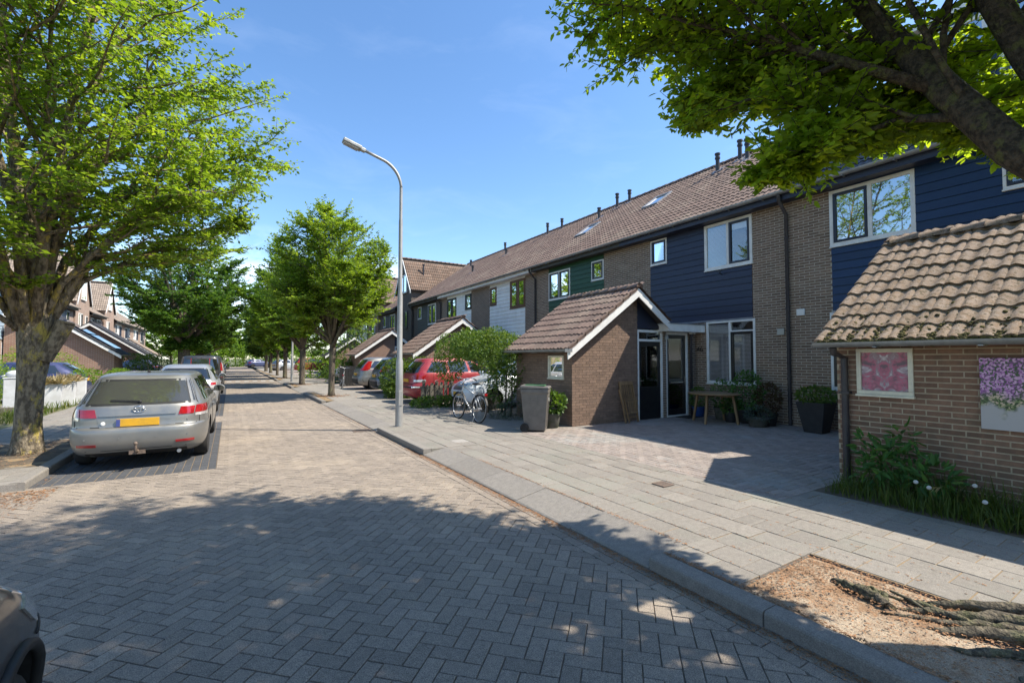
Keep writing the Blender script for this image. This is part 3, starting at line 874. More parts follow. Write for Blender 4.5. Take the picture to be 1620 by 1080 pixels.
def house(name, label, Y0, W, mirror, siding, detail, wins, tile='tile_brown', lower=(), band_h=.18, brick=None, x0=11.5, group=None, rot=False, vents=(), sky=(), pipe_at=None, fascia='siding_navy', sid=(.92, 4.28), endwall=False, sid_z0=2.78):
    """terrace house with its front at x = 0 facing -x. detail 2: bricks are pieces, 1: tiles joined, 0: far"""
    loc = (x0, Y0, 0); rz = 0
    if rot: loc = (x0, Y0+W, 0); rz = math.pi
    t = thing(name, label, 'house', loc, rz, group)
    my = (lambda a, b: (W-b, W-a)) if mirror else (lambda a, b: (a, b))
    s0, s1 = my(*sid)
    T = frameT('w', (0, 0, 0))
    wm = {2: 'mortar_light'}.get(detail, brick or 'brick_far')
    top = 5.56
    holes = [(s0, s1, sid_z0, top+.2)]
    lowh = [(*my(a, b), c, d) for (a, b, c, d, *_) in lower]
    holes += lowh
    mb = MB(); wall_plate(mb, T, W, top, .12, holes)
    # core behind: floor to roof, gable shaped
    prof = [(.20, 0), (DEPTH-.3, 0), (DEPTH-.3, zroof(-.3)+.1), (RIDGE, zroof(RIDGE)-.12), (.20, zroof(.2)-.12)]
    mb.prism(prof, lambda p, q: (p[0], q, p[1]), .0 if not endwall else .14, W)
    wall = mb.build('wall', wm, t)
    P = Pieces()
    if endwall:
        m = MB(); m.prism([(.0, 0), (DEPTH-.3, 0), (DEPTH-.3, zroof(-.3)+.1), (RIDGE, zroof(RIDGE)-.12), (.0, zroof(0)-.12)], lambda p, q: (p[0], q, p[1]), 0, .139)
        m.build('end_wall', 'brick_far', t)
    if detail == 2:
        brick_wall(P, T, W, top, holes, mat='brick_purple')
        P.flush('brick', wall, 'brickwork')
    # boards of the upper storey
    wz = [(*my(a, b), c, d) for (a, b, c, d, *_) in wins]
    n = int(round((top+.1-sid_z0)/band_h))
    back = MB(); back.bx(.15, .19, s0, s1, sid_z0, top+.1); back.build('backing', 'unlit_interior', t)  # dark sheet, seen through the windows as unlit room
    pm = MB()
    for i in range(n):
        za = sid_z0+i*band_h; zb = za+band_h-.004
        segs = [(s0+.004, s1-.004)]
        short = []
        for (a, b, c, d) in wz:
            if zb > c-.032 and za < d+.002:
                if c-.034-za > .02: short.append((max(a, s0), min(b, s1), za, c-.034))
                if zb-d-.003 > .02: short.append((max(a, s0), min(b, s1), d+.003, zb))
                segs = [q for s, e in segs for q in ((s, min(e, a)), (max(s, b), e)) if q[1]-q[0] > .01]
        for s, e, za, zb in [(s, e, za, zb) for s, e in segs]+short:
            vs = [(-.024, s, za), (.02, s, za), (.02, e, za), (-.024, e, za), (-.006, s, zb), (.02, s, zb), (.02, e, zb), (-.006, e, zb)]
            if detail >= 1: MB().add(vs, BOXF, rng.random()).build('siding_board', siding, t)
            else: pm.add(vs, BOXF, rng.random())
    if detail < 1:
        o = pm.build('siding', siding, t); o['kind'] = 'stuff'
    trim = MB(); trim.bx(-.03, .02, s0, s1, sid_z0-.05, sid_z0-.004); trim.build('drip_strip', 'lead', t)
    for w in wins:
        a, b = my(w[0], w[1]); lights = list(w[4]); 
        if mirror: lights = lights[::-1]
        window(t, T, a, b, w[2], w[3], lights, **w[5])
    for w in lower:
        a, b = my(w[0], w[1]); lights = list(w[4]); kw = dict(w[5])
        if mirror: lights = lights[::-1]
        window(t, T, a, b, w[2], w[3], lights, **kw)
    # eaves, gutter, pipe
    m = MB(); m.bx(-.30, .0, 0, W, 5.50, 5.53).bx(-.32, -.30, 0, W, 5.50, 5.66)
    m.build('fascia', fascia, t)
    m = MB(); pts = [(math.cos(math.pi*(1+k/8))*.075, math.sin(math.pi*(1+k/8))*.075) for k in range(9)]
    poly = pts + [(p[0]*.88, p[1]*.88) for p in pts[::-1]]
    m.prism(poly, lambda p, q: (-.40+p[0], q, 5.70+p[1]), 0, W)
    gt = m.build('gutter', 'zinc', t)
    if detail >= 1:
        m = MB()
        for k in range(int(W/.9)): m.bx(-.485, -.315, .4+k*.9, .43+k*.9, 5.612, 5.625)
        m.build('bracket', 'zinc', gt)
    if pipe_at is not None:
        m = MB(); m.tube([(-.40, pipe_at, 5.63), (-.38, pipe_at, 5.5), (-.07, pipe_at, 5.2), (-.07, pipe_at, .05)], .042, 10, cap=True)
        pp = m.build('downpipe', 'pipe_dark', t, smooth=True, angle=50)
        m = MB()
        for z in (1.2, 2.9, 4.6): m.tube([(-.07, pipe_at, z), (-.07, pipe_at, z+.05)], .05, 10)
        m.build('pipe_clip', 'pipe_dark', pp)
    # roof
    m = MB()
    m.prism([(-.33, zroof(-.33)-.05), (RIDGE, zroof(RIDGE)-.05), (RIDGE, zroof(RIDGE)), (-.33, zroof(-.33))], lambda p, q: (p[0], q, p[1]), 0, W)
    m.prism([(RIDGE+.001, zroof(RIDGE)-.05), (DEPTH, zroof(-.3)+.05), (DEPTH, zroof(-.3)+.1), (RIDGE+.001, zroof(RIDGE))], lambda p, q: (p[0], q, p[1]), 0, W)
    rf = m.build('roof', 'roof_under', t)
    skip = None
    if sky:
        def skip(p): return any(abs(p.y-sy) < .42 and abs(p.x-sx) < .42 for sx, sy in sky)
    tile_slope(P, -.36, zroof(-.36)+.01, RIDGE, 0, W, TAN, tile, lone=detail >= 1, skip=skip)
    k, tmm = ridge_tm()
    for j in range(int(W/.36)):
        P.put(k, tmm, Matrix.Translation((RIDGE, .18+j*.36*W/(int(W/.36)*.36), zroof(RIDGE)+.015)), rng.random(), tile, detail >= 1)
    P.flush('roof_tile', rf, 'roof_tiling', smooth=True)
    for vx, vy, h in vents:
        m = MB(); z = zroof(vx)
        m.lathe([(.075, z-.1), (.07, z+h*.7), (.095, z+h*.7), (.095, z+h*.78), (.075, z+h*.8), (.075, z+h*.9), (.10, z+h*.92), (.10, z+h), (.0, z+h+.02)], 12, (vx, vy, 0))
        v = m.build('vent_pipe', 'pipe_dark', t, smooth=True, angle=40)
        MB().prism([(vx-.22, zroof(vx-.22)+.062), (vx+.2, zroof(vx+.2)+.062), (vx+.2, zroof(vx+.2)+.07), (vx-.22, zroof(vx-.22)+.07)], lambda p, q: (p[0], q, p[1]), vy-.2, vy+.2).build('flashing', 'lead', v)
    for sx, sy in sky:
        a = math.atan(TAN); es = Vector((math.cos(a), 0, math.sin(a))); nn = Vector((-math.sin(a), 0, math.cos(a)))
        M = Matrix((Vector((0, -1, 0)), es, nn)).transposed().to_4x4(); M.translation = (sx, sy, zroof(sx))
        m = MB(); w2, h2 = .39, .55
        m.bx(-w2, w2, -h2, -h2+.07, -.02, .11, M=M).bx(-w2, w2, h2-.07, h2, -.02, .11, M=M).bx(-w2, -w2+.07, -h2+.07, h2-.07, -.02, .11, M=M).bx(w2-.07, w2, -h2+.07, h2-.07, -.02, .11, M=M)
        s = m.build('skylight', 'lead', t)
        MB().bx(-w2+.07, w2-.07, -h2+.07, h2-.07, .06, .07, M=M).build('pane', 'mirror_glass', s)
        MB().bx(-w2+.07, w2-.07, -h2+.07, h2-.07, .0, .01, M=M).build('blind', 'blind', s)
    return t

PITCH_Y = 5.36
def YB(k): return 5.80 + PITCH_Y*k
B1 = dict(frame='white_paint')
# the navy house, number 46
A = house('terrace_house', 'navy boarded terrace house with number 46 and round table in front', YB(0), PITCH_Y, False, 'siding_navy', 2,
          [(.90, 2.30, 4.19, 5.48, [(1, 'navy_sash', 'roll'), (1.05, None, 'slats')], dict(frame='white_paint', fw=.075)),
           (3.62, 4.26, 4.68, 5.47, [(1, 'navy_sash', 'roll')], dict(frame='white_paint', fw=.05))],
          lower=[(.86, 2.28, 1.02, 2.74, [(1, 'black_paint', 'slats'), (1, None, 'slats')], dict(frame='white_paint', fw=.06, transom=(0, .22)))],
          vents=[(4.2, 3.75, .75), (3.75, 4.35, .7), (3.9, 3.3, .75)], pipe_at=.02)
# house number, wall boxes, hook
def text_part(name, s, size, M, mat, parent, ext=.004):
    cu = bpy.data.curves.new(name, 'FONT'); cu.body = s; cu.size = size; cu.extrude = ext; cu.align_x = 'CENTER'; cu.align_y = 'CENTER'
    tmp = bpy.data.objects.new(name, cu); COL.objects.link(tmp)
    dg = bpy.context.evaluated_depsgraph_get()
    me = bpy.data.meshes.new_from_object(tmp.evaluated_get(dg))
    bpy.data.objects.remove(tmp); bpy.data.curves.remove(cu)
    me.materials.clear(); me.materials.append(MATS[mat])
    o = link(name, me, parent); o.matrix_local = M; return o
Mn = Matrix(((0, 0, -1), (-1, 0, 0), (0, 1, 0))).to_4x4(); Mn.translation = (-.018, 2.50, 1.96)
text_part('house_number', '46', .21, Mn, 'black_paint', A)
MB().bx(-.05, -.006, .13, .30, 2.28, 2.44).build('vent_box', 'box_plastic', A, bevel=.01)
m = MB(); m.bar((-.03, 1.75, 4.0), (-.16, 1.75, 4.05), .015, .015).bar((-.16, 1.75, 4.05), (-.16, 1.68, 4.13), .02, .02).bar((-.16, 1.75, 4.05), (-.16, 1.83, 4.12), .02, .02)
m.build('flag_bracket', 'black_paint', A)
# right neighbour, brighter blue boards and dark tiles, with a dormer
Rh = house('terrace_house', 'deep blue boarded house above the mossy shed, under the overhanging tree', YB(-1), PITCH_Y, True, 'siding_blue', 2,
           [(.90, 2.42, 4.22, 5.48, [(1, 'navy_sash', 'roll'), (1, None)], dict(frame='white_paint', fw=.075, glass='mirror_glass')),
            (3.62, 4.26, 4.66, 5.45, [(1, 'navy_sash')], dict(frame='white_paint', fw=.05))],
           tile='tile_black', endwall=True,
           lower=[(.86, 2.28, 1.02, 2.74, [(1, 'black_paint', 'slats'), (1, None, 'slats')], dict(frame='white_paint', fw=.06))])
MB().bx(-.05, -.006, 5.02, 5.2, 2.72, 2.88).build('vent_box', 'white_paint', Rh, bevel=.01)
# dormer
m = MB(); dx0, dx1, dz0, dz1, dy0, dy1 = 1.55, 4.4, 7.0, 9.0, .5, 3.6
m.bx(dx0, dx1, dy0, dy1, dz0, dz1); dm = m.build('dormer', 'siding_blue', Rh)
MB().bx(dx0-.2, dx1+.1, dy0-.15, dy1+.15, dz1+.002, dz1+.14).build('dormer_roof', 'white_paint', dm)
Td = frameT('w', (dx0-.06, 0, 0))
window(Rh, Td, .7, 2.0, 7.25, 8.8, [(1, None), (1, 'navy_sash')], fw=.08, glass='mirror_glass', back=.04)
window(Rh, Td, 2.15, 3.45, 7.25, 8.8, [(1, None), (1, 'navy_sash')], fw=.08, glass='mirror_glass', back=.04)
# left neighbours
G = house('terrace_house', 'green boarded terrace house next to the navy one', YB(1), PITCH_Y, True, 'siding_green', 2,
          [(.92, 2.36, 4.15, 5.32, [(1, 'grey_sash', 'curtain'), (1, 'grey_sash', 'curtain')], dict(frame='white_paint', fw=.06)),
           (3.62, 4.28, 4.6, 5.32, [(1, 'grey_sash', 'roll')], dict(frame='white_paint', fw=.05))],
          lower=[(.9, 2.3, 1.02, 2.74, [(1, 'grey_sash', 'slats'), (1, None, 'slats')], dict(frame='white_paint'))],
          vents=[(4.2, 4.6, .7), (4.3, 3.9, .6), (3.4, 5.0, .55)], sky=[(2.7, .9), (2.1, 4.3)], fascia='siding_dark')
H2 = house('terrace_house', 'white boarded house with brown framed window and brick piers', YB(2), PITCH_Y, False, 'siding_white', 1,
           [(.92, 2.25, 4.1, 5.42, [(1, 'brown_sash'), (1, 'brown_sash')], dict(frame='brown_sash', fw=.05, glass='mirror_glass')),
            (3.55, 4.25, 4.45, 5.35, [(1, 'brown_sash')], dict(frame='brown_sash', fw=.05))],
           lower=[(.9, 2.3, 1.02, 2.74, [(1, 'navy_sash', 'slats'), (1, None, 'slats')], dict(frame='white_paint'))],
           vents=[(4.2, 4.9, .7), (4.25, 3.6, .6)], pipe_at=.02, fascia='siding_white')
H3 = house('terrace_house', 'white boarded house with dark window frames beyond the brown framed one', YB(3), PITCH_Y, True, 'siding_white', 1,
           [(.92, 2.3, 4.0, 5.36, [(1, 'black_paint'), (1, 'black_paint')], dict(frame='black_paint', fw=.05)),
            (3.5, 4.28, 4.5, 5.36, [(1, 'black_paint', 'roll')], dict(frame='black_paint', fw=.05, glass='mirror_glass'))],
           vents=[(4.2, 4.4, .6), (3.2, 2.6, .4), (2.0, 4.9, .45)], pipe_at=PITCH_Y-.02, fascia='siding_white')
H4 = house('terrace_house', 'dark brick terrace house with white window frames before the gabled one', YB(4), PITCH_Y, False, 'siding_dark', 1,
           [(.92, 2.3, 4.0, 5.36, [(1, 'navy_sash'), (1, 'navy_sash')], dict(frame='white_paint', fw=.07)),
            (3.6, 4.28, 4.5, 5.36, [(1, 'navy_sash')], dict(frame='white_paint', fw=.06))], brick='brick_dark_far',
           vents=[(3.6, 3.0, .5)], pipe_at=PITCH_Y-.1, fascia='siding_dark')

def gable_house(name, label, Y0, W, x0, rot, brick, tile, wins, zside=6.9, zap=9.4, depth=9.0, group=None, barge='white_paint', detail=1):
    """tall house whose gable faces the street: ridge runs along x"""
    loc, rz = ((x0, Y0, 0), 0) if not rot else ((x0, Y0+W, 0), math.pi)
    t = thing(name, label, 'house', loc, rz, group)
    T = frameT('w', (-.06, 0, 0))
    mb = MB()
    prof = [(0, 0), (W, 0), (W, zside), (W/2, zap-.1), (0, zside)]
    mb.prism(prof, lambda p, q: (q, p[0], p[1]), 0, depth)
    mb.build('wall', brick, t)
    tan = (zap-zside)/(W/2); a = math.atan(tan)
    m = MB()
    for s in (0, 1):
        ye, yr = (-.22, W/2) if s == 0 else (W+.22, W/2)
        ze = zside-.22*tan
        m.prism([(ye, ze+.01), (yr, zap+.01), (yr, zap+.06), (ye, ze+.06)], lambda p, q: (q, p[0], p[1]), -.15, depth)
    rf = m.build('roof', 'roof_under', t)
    P = Pieces()
    k, tm_ = tile_tm()
    sl = (W/2+.22)/math.cos(a)
    for s in (-1, 1):
        es = Vector((0, -s*math.cos(a)*-1 if False else (1 if s < 0 else -1)*math.cos(a), math.sin(a)))
        ye = -.22 if s < 0 else W+.22
        ex = Vector((1 if s < 0 else -1, 0, 0))
        n = ex.cross(es)
        for i in range(int(sl/.3)):
            for j in range(int((depth+.1)/.33)):
                p = Vector((-.12+(j+.5)*.33, ye, zside-.22*tan+.06)) + es*(i*.3)
                M = Matrix((ex, es, n)).transposed().to_4x4(); M.translation = p
                P.put(k, tm_, M, rng.random(), tile, False)
    k, tmm = ridge_tm()
    for j in range(int(depth/.36)):
        P.put(k, tmm, Matrix.Translation((j*.36, W/2, zap+.07)) @ Matrix.Rotation(math.pi/2, 4, 'Z'), rng.random(), tile, False)
    P.flush('roof_tile', rf, 'roof_tiling', smooth=True)
    m = MB()
    m.prism([(-.24, zside-.24*tan-.16), (W/2, zap-.16), (W+.24, zside-.24*tan-.16), (W+.24, zside-.24*tan+.06), (W/2, zap+.06), (-.24, zside-.24*tan+.06)], lambda p, q: (q, p[0], p[1]), -.19, -.152)
    m.build('barge_board', barge, t)
    for w in wins: window(t, T, w[0], w[1], w[2], w[3], w[4], back=.04, **(w[5] if len(w) > 5 else {}))
    m = MB(); m.lathe([(.07, zap-1.6), (.07, zap-.5), (.1, zap-.48), (.1, zap-.4), (0, zap-.38)], 10, (1.2, W*.22, 0)); m.build('vent_pipe', 'pipe_dark', t)
    m = MB(); m.lathe([(.07, zap-1.6), (.07, zap-.7), (.1, zap-.68), (.1, zap-.6), (0, zap-.58)], 10, (4.4, W*.25, 0)); m.build('vent_pipe', 'pipe_dark', t)
    return t
gable_house('gabled_house', 'tall dark brick house with orange tiled gable roof on the lamp side', YB(5), 3.3, 11.35, False, 'brick_dark_far', 'tile_orange',
            [(.9, 2.3, 6.7, 8.1, [(1, None), (1, 'navy_sash')], dict(fw=.08, glass='mirror_glass')), (.7, 1.3, 4.0, 5.3, [(1, 'black_paint')], dict(frame='grey_sash')), (2.1, 2.7, 4.0, 5.3, [(1, 'black_paint')], dict(frame='grey_sash'))], zside=7.0, zap=9.35)
def row_house(k, label, siding, win, brick='brick_dark_far', tile='tile_brown', mirror=False, x0=11.5, Y0=None, rot=False, W=PITCH_Y, group=None, lower=True):
    return house('terrace_house', label, YB(k) if Y0 is None else Y0, W, mirror, siding, 0,
                 [(.92, 2.3, 4.0, 5.36, [(1, win), (1, win)], dict(frame='white_paint', fw=.07)), (3.55, 4.28, 4.4, 5.36, [(1, win)], dict(frame='white_paint', fw=.06))],
                 lower=[(.9, 2.3, 1.0, 2.6, [(1, win), (1, win)], dict(frame='white_paint', fw=.07))] if lower else [], brick=brick, tile=tile, x0=x0, rot=rot, group=group, fascia='siding_dark')
row_house(5.64, 'terrace house half hidden by the first lime green street tree', 'siding_dark', 'navy_sash')
gable_house('gabled_house', 'far gabled brick house behind the second street tree', YB(6.66), 3.3, 11.35, False, 'brick_rust_far', 'tile_brown',
            [(.9, 2.3, 6.7, 8.1, [(1, None), (1, 'navy_sash')], dict(fw=.08)), (.9, 2.3, 3.9, 5.3, [(1, 'navy_sash')])], zside=7.0, zap=9.3)
row_house(7.3, 'farthest white boarded terrace house on the lamp side', 'siding_white', 'navy_sash', mirror=True)
row_house(8.3, 'farthest dark boarded terrace house at the end of the lamp side row', 'siding_dark', 'black_paint')

# ------------------------------------------------------------------ sheds
SH_T = .70
def shed(label, Y0, detail, tile='tile_brown', brick='brick_brown', mortar='mortar_brown', gable=True, front_win=None, X0=6.87, W=2.45, rot=False, doors=True, far_brick='brick_rust_far', mossy=False, barge='white_paint', ridge_x=1.93, back_x=3.07, depth=4.6, solar=False):
    loc, rz = ((X0, Y0, 0), 0)
    if rot: loc, rz = (X0, Y0+W, 0), math.pi
    t = thing('brick_shed', label, 'shed', loc, rz, None)
    xe = -.27; ze = 1.96; zs = lambda x: ze + SH_T*(x-xe)
    xr = ridge_x; zr = zs(xr); xb = back_x; zb = zr - SH_T*(xb-xr)
    yv0, yv1 = -.34, W+.06
    if rot: yv0, yv1 = -.06, W+.34
    wm = mortar if detail else far_brick
    Tf = frameT('w', (0, 0, 0)); Tg = frameT('s', (0, 0, 0))
    mb = MB()
    hol = [(front_win[0], front_win[1], front_win[2], front_win[3])] if front_win else []
    wall_plate(mb, Tf, W, zs(.0)-.12, .11, hol)
    gx1 = 2.2
    for y in ((0, .11), (W-.11, W)):
        xend = gx1 if (y[0] == 0 and doors) else depth
        if xend <= xr: pr = [(.111, 0), (xend, 0), (xend, zs(xend)-.07), (.111, zs(.111)-.07)]
        elif xend < xb: pr = [(.111, 0), (xend, 0), (xend, zr-SH_T*(xend-xr)-.07), (xr, zr-.07), (.111, zs(.111)-.07)]
        else: pr = [(.111, 0), (xend, 0), (xend, zb-.1), (xb, zb-.1), (xr, zr-.07), (.111, zs(.111)-.07)]
        mb.prism(pr, lambda p, q: (p[0], q, p[1]), *y)
    # dark inner lining so that no light passes
    mb.prism([(.3, .02), (depth, .02), (depth, zb-.15), (xb, zb-.15), (xr, zr-.14), (.3, zs(.3)-.14)], lambda p, q: (p[0], q, p[1]), .3, W-.25)
    wall = mb.build('wall', wm, t)
    P = Pieces()
    if detail:
        hb = [(a-.0, b, c, d) for a, b, c, d in hol]
        brick_wall(P, Tf, W, zs(0)-.13, hb, mat=brick)
        P.flush('brick', wall, 'brickwork', limit=300 if not gable else 130)
        if gable:
            def clip(v):
                return (max(0.0, (v+.085-ze)/SH_T+xe), gx1 if v < 9 else gx1)
            gm = MB(); gm.bx(0, .001, 0.02, .03, 0, .01)
            brick_wall(P, Tg, gx1, zs(gx1 if gx1 < xr else xr)-.08, (), clip=lambda v: (max(0.0, (v+.085-ze)/SH_T+xe), min(gx1, xr+(zr-.085-v)/SH_T)), mat=brick, j=.009)
            P.flush('brick', wall, 'brickwork', limit=170)
    # roof deck
    m = MB()
    m.prism([(xe-.03, zs(xe-.03)-.06), (xr, zr-.06), (xr, zr), (xe-.03, zs(xe-.03))], lambda p, q: (p[0], q, p[1]), yv0+.03, yv1-.03)
    m.prism([(xr+.001, zr-.06), (xb, zb-.06), (xb, zb), (xr+.001, zr)], lambda p, q: (p[0], q, p[1]), yv0+.03, yv1-.03)
    rf = m.build('roof', 'roof_under', t)
    lone = detail > 0
    tile_slope(P, xe-.09, zs(xe-.09)+.01, xr, yv0, yv1, SH_T, tile, lone=lone, jit=.010 if mossy else .005, w=.25 if mossy else .285)
    tile_slope(P, xb+.05, zb-.05*SH_T+.01, xr, yv0, yv1, SH_T, tile, lone=lone, up=-1)
    k, tmm = ridge_tm(.36, .10)
    n = int((yv1-yv0)/.32)
    for j in range(n):
        P.put(k, tmm, Matrix.Translation((xr, yv0+.16+j*(yv1-yv0-.05)/n, zr+.02+rng.uniform(-.008, .008))) @ Matrix.Rotation(rng.gauss(0, .02), 4, 'X'), rng.random(), tile, lone)
    P.flush('roof_tile', rf, 'roof_tiling', smooth=True)
    # verge tiles and barge board on the open gable
    yb = yv0+.02 if not rot else yv1-.02
    sg = 1 if not rot else -1
    m = MB()
    bh = .20
    m.prism([(xe-.1, zs(xe-.1)-bh-.01), (xr, zr-bh-.03), (xr, zr-.005), (xe-.1, zs(xe-.1)-.005)], lambda p, q: (p[0], q, p[1]), yb, yb+.03*sg)
    m.prism([(xr+.001, zr-bh-.03), (xb+.05, zb-.05*SH_T-bh), (xb+.05, zb-.05*SH_T-.005), (xr+.001, zr-.005)], lambda p, q: (p[0], q, p[1]), yb, yb+.03*sg)
    m.build('barge_board', barge, t, bevel=.004)
    m = MB()
    for i in range(int((xr-xe)/.245)+1):
        a = xe-.1+i*.2457
        m.prism([(a, zs(a)-.01), (a+.27, zs(a+.27)-.03), (a+.27, zs(a+.27)+.07), (a, zs(a)+.095)], lambda p, q: (p[0], q, p[1]), yb-.02*sg, yb-.0005*sg)
    m.build('verge', tile, t)
    # soffit between wall and barge
    m = MB(); m.prism([(xe, zs(xe)-.10), (xr, zr-.10), (xr, zr-.085), (xe, zs(xe)-.085)], lambda p, q: (p[0], q, p[1]), min(yb, 0 if not rot else W)+.035, max(yb, 0 if not rot else W)-.035)
    m.build('soffit', 'grey_wood', t)
    # gutter
    m = MB(); pts = [(math.cos(math.pi*(1+k/8))*.07, math.sin(math.pi*(1+k/8))*.062) for k in range(9)]
    m.prism(pts + [(p[0]*.88, p[1]*.85) for p in pts[::-1]], lambda p, q: (xe-.13+p[0], q, ze-.045+p[1]), yv0, yv1+.03)
    gt = m.build('gutter', 'zinc', t)
    if detail:
        m = MB()
        for q in range(3): m.bx(xe-.205, xe-.055, yv0+.4+q*.9, yv0+.44+q*.9, ze-.115, ze-.104)
        m.bx(xe-.21, xe+.0, yv0-.01, yv0-.001, ze-.11, ze-.03); m.build('bracket', 'zinc', gt)
    if front_win:
        a, b, c, d, fr, gl = front_win
        window(t, frameT('w', (.0, 0, 0)), a, b, c, d, [(1, None)], frame=fr, fw=.05, glass=gl, back=.14)
    if doors:
        # gable infill, canopy and the two doors
        m = MB()
        m.prism([(gx1+.012, 2.50), (xb-.02, 2.50), (xb-.02, zb-.12), (xr if xr > gx1 else gx1+.012, min(zr, zr-SH_T*(gx1-xr))-.10)], lambda p, q: (p[0], q, p[1]), .01, .06)
        m.build('gable_panel', 'navy_sash', t)
        m = MB(); m.bx(xb-.02, depth+.02, -.30, W, 2.44, 2.64); m.build('canopy', 'white_paint', t, bevel=.006)
        m = MB(); m.bx(xb-.04, depth+.02, -.32, W, 2.642, 2.66); m.build('canopy_cap', 'lead', t)
        for (a, b, tr, nm) in ((gx1+.015, gx1+1.0, True, 'storage'), (gx1+1.12, gx1+2.06, False, 'front')):
            f = MB(); zt = 2.47 if tr else 2.435
            f.bx(a, a+.07, .02, .1, .09, zt).bx(b-.07, b, .02, .1, .09, zt).bx(a+.07, b-.07, .02, .1, zt-.07, zt)
            if tr: f.bx(a+.07, b-.07, .02, .1, 2.16, 2.22)
            else: f.bx(a+.07, b-.07, .02, .1, .09, .13)
            fo = f.build('door_frame', 'white_paint', t, bevel=.005)
            top = 2.155 if tr else 2.36
            d = MB()
            if tr:
                d.bx(a+.075, b-.075, .045, .085, .1, .95).bx(a+.075, a+.17, .045, .085, .95, top).bx(b-.17, b-.075, .045, .085, .95, top).bx(a+.17, b-.17, .045, .085, top-.12, top)
                do = d.build('door', 'black_paint', t, bevel=.006)
                MB().bx(a+.17, b-.17, .06, .068, .95, top-.12).build('pane', 'glass', do)
                MB().bx(a+.17, b-.17, .078, .082, .95, top-.12).build('curtain', 'blind', do)
                MB().bx(a+.07, b-.07, .05, .058, 2.222, 2.398).build('pane', 'door_glass', fo)
            else:
                d.bx(a+.075, a+.16, .045, .085, .135, top).bx(b-.16, b-.075, .045, .085, .135, top).bx(a+.16, b-.16, .045, .085, .135, .3).bx(a+.16, b-.16, .045, .085, 1.0, 1.08).bx(a+.16, b-.16, .045, .085, top-.1, top)
                do = d.build('door', 'black_paint', t, bevel=.006)
                MB().bx(a+.16, b-.16, .06, .068, .3, 1.0).bx(a+.16, b-.16, .06, .068, 1.08, top-.1).build('pane', 'door_glass', do)
                MB().bx(a+.2, b-.2, .03, .044, 1.02, 1.055).build('letter_slot', 'chrome', do)
            h = MB(); hx = (a+.12 if tr else b-.115); h.bx(hx-.018, hx+.018, .032, .045, .98, 1.2); h.tube([(hx, .035, 1.12), (hx, .0, 1.12), (hx+(.09 if tr else -.09), .0, 1.12)], .009, 8)
            h.build('handle', 'chrome', do)
        m = MB(); m.bx(gx1+1.002, gx1+1.118, .0, .1, 0, 2.435); m.build('pier', 'brick_far', t)
        m = MB(); m.bx(gx1+2.065, depth, .02, .1, 0, 2.435); m.build('side_panel', 'brick_far', t)
        m = MB(); m.tube([(depth-.28, -.10, 2.43), (depth-.28, -.05, 2.3), (depth-.28, -.05, .1)], .04, 10); m.build('downpipe', 'pipe_dark', t, smooth=True)
        m = MB(); m.bx(depth-.32, depth-.18, -.13, -.02, 2.40, 2.56); m.build('hopper', 'white_paint', t)
        m = MB(); m.lathe([(.0, 0), (.05, .01), (.055, .05), (.04, .12), (.015, .15), (0, .155)], 10, (gx1+1.06, -.07, 2.22)); m.bx(gx1+1.04, gx1+1.08, -.06, .0, 2.25, 2.29); m.build('wall_lamp', 'galv', t, smooth=True, angle=40)
    if solar:
        a = math.atan(SH_T)
        es = Vector((math.cos(a), 0, math.sin(a))); nn = Vector((-math.sin(a), 0, math.cos(a)))
        for i in range(2):
            M = Matrix((Vector((0, -1, 0)), es, nn)).transposed().to_4x4(); M.translation = (.1+i*1.25, W*.5, zs(.1+i*1.25)+.0)
            MB().bx(-.9, .9, 0, 1.4, .1, .13, M=M).build('solar_panel', 'solar', t)
    return t
S1 = shed('brown brick shed with white barge board and dark doors beside the navy house', 8.42, 1, front_win=(.30, .93, 1.22, 1.78, 'cream_paint', 'glass'))
S0 = shed('brick shed with mossy tiles, pink glass window and flower print', .45, 1, tile='tile_grey', brick='brick_red', mortar='mortar_warm', gable=False, X0=6.95, W=2.47, doors=False, mossy=True,
          front_win=(1.66, 2.24, 1.26, 1.84, 'cream_paint', 'glass'))
shed('brown tiled shed with white barge board behind the red car', YB(2)+2.2, 0, X0=6.87)
shed('farther brown tiled shed with white barge board behind the two grey cars', YB(4)+1.95, 0, X0=6.87)
shed('farthest tiled shed half hidden behind the second street tree', YB(6)+1.6, 0, X0=6.87, tile='tile_black')

# pink leaded film behind the pane of the mossy shed, and its downpipe
def nodeart(name, build):
    m, nt = nodemat(name)
    geo = N(nt, 'ShaderNodeNewGeometry'); s = N(nt, 'ShaderNodeSeparateXYZ', {0: geo.outputs['Position']})
    col = build(nt, s, geo)
    b = N(nt, 'ShaderNodeBsdfPrincipled', {'Base Color': col, 'Roughness': .45})
    N(nt, 'ShaderNodeOutputMaterial', {0: b.outputs[0]})
def art_pink(nt, s, geo):
    a = N(nt, 'ShaderNodeMath', {0: s.outputs[1], 1: 2.40}, operation='SUBTRACT'); ab = N(nt, 'ShaderNodeMath', {0: a.outputs[0]}, operation='ABSOLUTE')
    v = N(nt, 'ShaderNodeCombineXYZ', {0: ab.outputs[0], 1: s.outputs[2], 2: 0})
    n = N(nt, 'ShaderNodeTexNoise', {'Vector': v.outputs[0], 'Scale': 9, 'Detail': 5, 'Distortion': 1.2})
    cr = N(nt, 'ShaderNodeValToRGB', {0: n.outputs[0]}); e = cr.color_ramp.elements
    e[0].position = .32; e[0].color = (.16, .10, .12, 1); e[1].position = .7; e[1].color = (.62, .55, .57, 1)
    k = e.new(.48); k.color = (.50, .13, .20, 1); k = e.new(.56); k.color = (.30, .20, .23, 1)
    return cr.outputs[0]
nodeart('art_pink', art_pink)
